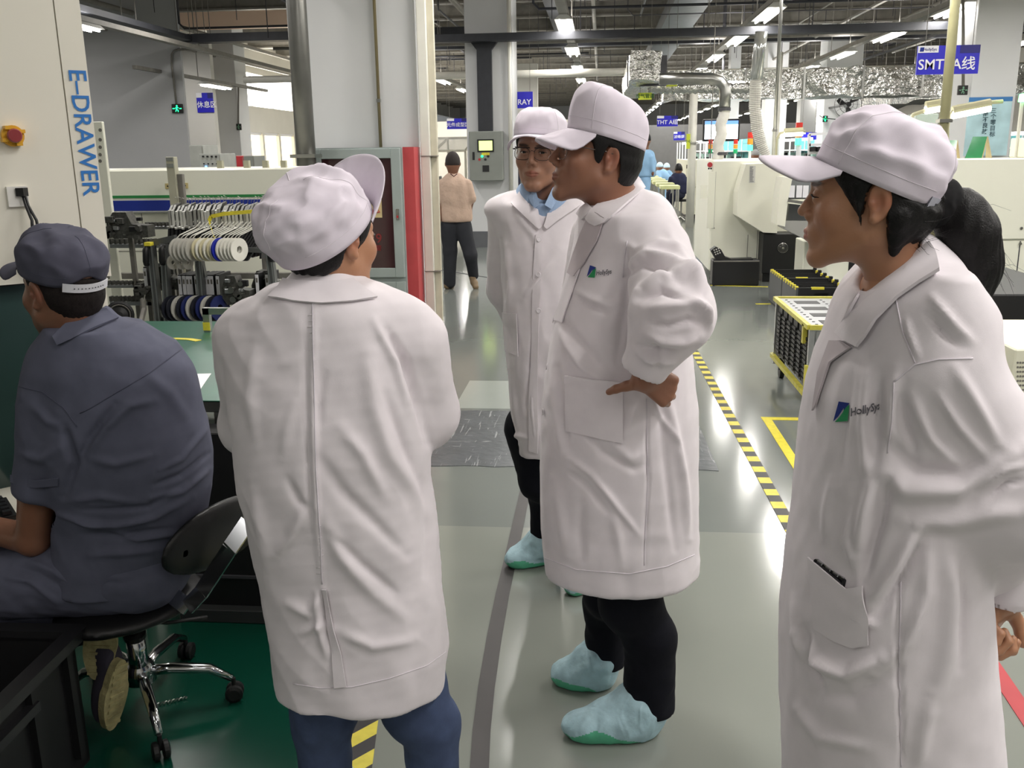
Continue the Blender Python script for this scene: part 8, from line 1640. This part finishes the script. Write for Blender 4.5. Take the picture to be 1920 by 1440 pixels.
    def legs(P):
        d = chain(P, [h1_, k1], [0.125, 0.082], .03); d = smin(d, chain(P, [h2_, k2], [0.115, 0.08], .03), .02); d = smin(d, ell(P, J(275, 1030, D0+.08), (.14, .16, .12), rot(0, 0, YAW)), .05)
        d = smin(d, chain(P, [k1, (k1+a1)/2-np.array([0, 0, .08]), a1], [.08, .07, .055], .03), .02); d = smin(d, chain(P, [k2, a2], [.08, .055], .03), .02)
        return d+0.004*noise3(P, 30, 5)
    V, Q = part_mesh(legs, [h1_, k1, h2_, k2, a1, a2], .19, .008)
    V = fold(V, Q, [([(0, 1080), (60, 1090), (110, 1130)], 6, .006), ([(20, 1060), (70, 1075), (130, 1110)], 6, -.005), ([(40, 1045), (100, 1070), (160, 1110)], 6, .005), ([(90, 1030), (150, 1070), (220, 1090)], 7, -.005), ([(120, 1050), (180, 1085), (250, 1080)], 6, .005)], 0.002, 52)
    np_mesh('trousers', V, Q, M_GREYU, t)
    # shoes tucked under the chair, soles towards the camera
    ms_, mu = mat('worn_beige_rubber_sole', (176, 166, 120), rough=0.8, noise=0.15, nscale=30, bump=0.5, bscale=60), mat('dark_canvas_shoe', (62, 58, 72), rough=0.9, noise=0.1)
    for (hx, hy, tx, ty, d, nrm) in ((196, 1150, 184, 1262, D0+.0, hdir(.25, -1, .1)), (216, 1240, 206, 1405, D0-.02, hdir(.95, -.35, .1))):
        hl, to_ = J(hx, hy, d+.02), J(tx, ty, d-.0); to_[2] = max(to_[2], 0.045); ax = unit(to_-hl); L = np.linalg.norm(to_-hl); n = unit(nrm-ax*(nrm@ax)); sd = np.cross(ax, n); M3 = np.stack([sd, ax, n], 1); cc = (hl+to_)/2
        def up(P):
            return smax(smin(ell(P, cc-n*0.02, (.038, L*.52, .036), M3), cap(P, hl-n*.02, hl-n*.05-ax*.03, .036, .038), .03), (P-cc)@n, .004)
        V, Q = part_mesh(up, [cc, hl-n*.1, to_], .12, .006); sho = np_mesh('shoe', V, Q, mu, t)
        pl = []
        for a in np.linspace(0, 2*pi, 40, endpoint=False):
            y = cos(a)*L*.56; w = .036+.009*sin(pi*(y/L+.5))*(1 if y > -L*.1 else .4); pl.append(cc+ax*y+sd*np.sign(sin(a))*abs(sin(a))**.8*w)
        b = MB(); b.prism(pl, n*.022); 
        for i in range(9):
            y = (-.45+.9*i/8)*L; b.bar(cc+ax*y-sd*.026+n*.0235, cc+ax*y+sd*.026+n*.0235, .008, .004, up=n)
        b.build('sole', ms_, sho)
def swivel_chair():
    D = 2.52; hub = J(263, 1262, D); hub[2] = 0.13; t = thing('swivel_chair', 'black swivel work chair with chrome column and star base under the seated man', 'chair', (hub[0], hub[1], 0))
    mb, mc, mk = mat('black_vinyl', (14, 14, 16), rough=0.45, noise=0.05, bump=0.15, bscale=300, bdist=.001), mat('chrome', (200, 202, 205), rough=0.12, metal=1, noise=0.03, nscale=20), mat('black_plastic', (16, 16, 17), rough=0.5, noise=0.05)
    sc_ = J(238, 1085, 2.46); sc_[2] = 0.385
    V, Q = part_mesh(lambda P: ell(P, sc_, (.21, .20, .040), rot(0, -0.12, YAW))+.002*noise3(P, 20, 2), [sc_], .25, .010); np_mesh('seat', V, Q, mb, t)
    bc = J(412, 1000, 2.42); nb = unit(hdir(-.86, .5, .25)); up = unit(np.array([0, 0, 1.0])*.8+hdir(.7, -.4)*.55); sd = unit(np.cross(up, nb)); up = np.cross(nb, sd); Mb = np.stack([sd, up, nb], 1)
    V, Q = part_mesh(lambda P: ell(P, bc, (.20, .105, .028), Mb), [bc], .23, .008); np_mesh('backrest', V, Q, mb, t)
    b = MB(); pts = [J(255, 1090, 2.5), J(305, 1102, 2.40), J(352, 1138, 2.36), J(378, 1110, 2.35), J(430, 1030, 2.33), J(464, 980, 2.35)]
    for a, c in zip(pts[:-1], pts[1:]): b.bar(a, c+(c-a)*.04, 0.045, 0.008, up=(0, -1, .6))
    b.build('backrest_bracket', mc, t)
    b = MB(); top = sc_.copy(); top[2] = .36; b.cyl(hub, hub+(top-hub)*.62, .030, .026, 20); b.cyl(hub+(top-hub)*.6, top, .014, n=16); b.lathe([(.0, 0), (.045, 0), (.042, .05), (.03, .07)], hub-[0, 0, .03], n=20); b.build('gas_column', mc, t, smooth=True)
    b = MB(); b.cyl(hub+(top-hub)*.58, hub+(top-hub)*.64, .032, n=16); b.build('column_collar', mk, t)
    b = MB(); b.tube([top-[0, 0, .03], top+HU*.10-[0, 0, .04], top+HU*.2+HV*.05-[0, 0, .05]], .006, 8); b.build('height_lever', mk, t, smooth=True)
    for (x, y) in ((302, 1408), (440, 1298), (352, 1218), (175, 1240), (165, 1310)):
        e = onz(x, y, 0.025); dr = e-hub; dr[2] = 0; L = np.linalg.norm(dr); dr /= L; L = min(max(L, .24), .30); e = hub+dr*L; e[2] = .055
        lg = MB().tube([hub+[0, 0, -.0], hub+dr*L*.35+[0, 0, -.0], hub+dr*L*.75-[0, 0, .015], hub+dr*L*.98-[0, 0, .055]], [.016, .017, .015, .011], 12).build('leg', mc, t, smooth=True)
        c = MB(); s2 = np.cross(dr, [0, 0, 1])
        for sg in (-1, 1): c.lathe([(0, 0), (.020, 0), (.027, .004), (.027, .016), (.018, .020), (0, .020)], e*[1, 1, 0]+[0, 0, .0275]+s2*sg*.004, s2*sg, 18)
        c.cyl(e*[1, 1, 0]+[0, 0, .03], e+[0, 0, .02], .007, n=8); c.build('caster', mk, t, smooth=False)
# ---------------------------------------------------------------- smaller figures further off
def small_person(label, Yd, head, hr, body, arms, legs, cs, ct, hat=None, hairc=None, group=None, feet=None, h=.014, skin=None, seated=False, shoe=None):
    """head (px,py); hr radius m; body [(px,py,ru,rv)...]; arms/legs: lists of [(px,py,dY,r)...]"""
    Q3 = lambda a: ony(a[0], a[1], Yd+(a[2] if len(a) > 2 else 0))
    g = ony(body[-1][0], body[-1][1], Yd); t = thing('person', label, 'person', (g[0], g[1], 0), group)
    hc = Q3(head); B = [(ony(x, y, Yd), ru, rv) for x, y, ru, rv in body]
    def torso(P):
        d = None
        for i in range(len(B)-1):
            for k in np.linspace(0, 1, 4):
                c = B[i][0]*(1-k)+B[i+1][0]*k; ru = B[i][1]*(1-k)+B[i+1][1]*k; rv = B[i][2]*(1-k)+B[i+1][2]*k; e = ell(P, c, (ru, rv, .09), rot(0, 0, YAW)); d = e if d is None else smin(d, e, .06)
        for a in arms:
            m = max(2, len(a)-1); d = smin(d, chain(P, [Q3(q) for q in a[:m]], [q[3] for q in a[:m]], .03), .03)
        return smax(d+.006*noise3(P*np.array([1, 1, .5]), 14, 3), B[-1][0][2]-.02-P[:, 2], .02)
    pts = [b[0] for b in B]+[Q3(q) for a in arms for q in a]
    V, Q = part_mesh(torso, pts, .22, h); np_mesh('shirt', V, Q, cs, t)
    def bd(P):
        d = ell(P, hc, (hr*.80, hr*.98, hr*1.22), rot(0, 0, YAW)); d = smin(d, cap(P, hc-[0, 0, hr*.6], B[0][0]-[0, 0, .0], .05, .06), .03)
        d = smin(d, chain(P, [b[0] for b in B], [.06]*len(B), .02), .02)
        for sg in (-1, 1): d = smin(d, ell(P, hc+HU*sg*hr*.82-[0, 0, .01], (.012, .02, .03)), .01)
        for a in arms: d = smin(d, chain(P, [Q3(q) for q in a], [min(q[3], .045)*.8 for q in a], .02), .02); e = Q3(a[-1]); d = smin(d, ell(P, e-[0, 0, .05], (.03, .04, .06)), .02)
        return d
    V, Q = part_mesh(bd, pts+[hc], .15, min(h, .011)); np_mesh('body', V, Q, skin or SK_A, t, col=np.ones((len(V), 3)))
    if hat is None:
        V, Q = part_mesh(lambda P: smax(ell(P, hc+[0, 0, .012], (hr*.86, hr*1.03, hr*1.22), rot(0, 0, YAW)), (hc[2]-.03-P[:, 2])*.8, .01), [hc], .16, .010); np_mesh('hair', V, Q, hairc or M_HAIR, t)
    else:
        V, Q = part_mesh(lambda P: smax(ell(P, hc+[0, 0, .03], (hr*.95, hr*1.1, hr*1.2), rot(0, 0, YAW)), hc[2]+.01-P[:, 2], .01), [hc], .17, .012); np_mesh('cap', V, Q, hat, t)
    def lg(P):
        d = None
        for a in legs: c = chain(P, [Q3(q) for q in a], [q[3] for q in a], .03); d = c if d is None else smin(d, c, .03)
        return d+.005*noise3(P, 16, 7)
    V, Q = part_mesh(lg, [Q3(q) for a in legs for q in a], .14, h); np_mesh('trousers', V, Q, ct, t)
    for a, b in (feet or []):
        A, Bp = Q3(a), Q3(b); V, Q = part_mesh(lambda P: smin(cap(P, A, Bp, .042, .038), ell(P, (A+Bp)/2, (.05, .05, .035)), .02), [A, Bp], .07, .009); np_mesh('shoe', V, Q, shoe or mat('tan_leather_shoe', (120, 100, 74), rough=.5), t)
    return t
def walking_man():
    Y = 11.35
    t = small_person('man in a beige short-sleeved shirt and dark trousers walking away past the pillar', Y, (849, 306), .105, [(850, 337, .11, .085), (852, 352, .165, .11), (854, 375, .165, .115), (855, 400, .165, .11), (856, 413, .17, .11)],
        [[(828, 345, 0, .055), (822, 374, -.02, .058), (823, 402, -.08, .036)], [(877, 345, 0, .055), (885, 372, .0, .056), (881, 392, .10, .036)]],
        [[(842, 425, 0, .11), (844, 470, 0, .085), (843, 530, 0, .075)], [(868, 425, 0, .11), (882, 478, -.06, .08), (888, 516, .12, .065)]], mat('beige_shirt', (196, 170, 152), rough=.9, noise=.05, nscale=8, bump=.5, bscale=14, bdist=.03), mat('dark_slacks', (38, 40, 46), rough=.9, noise=.08),
        hairc=mat('thinning_dark_hair', (46, 38, 36), rough=.8, noise=.2), feet=[((838, 536, -.02), (846, 538, .12)), ((886, 522, .08), (892, 538, .0))])
    b = MB(); b.tube([ony(845, 326, Y-.1), ony(851, 331, Y-.13), ony(857, 326, Y-.1)], .006, 6); b.build('lanyard', mat('dark_red_lanyard', (70, 30, 34), rough=.8, noise=0), t)
man_hand_on_hip(); man_blue_shirt(); _dr = woman_ponytail(); pocket_phone(_dr); woman_from_behind(); seated_man(); swivel_chair(); walking_man(); far_people()
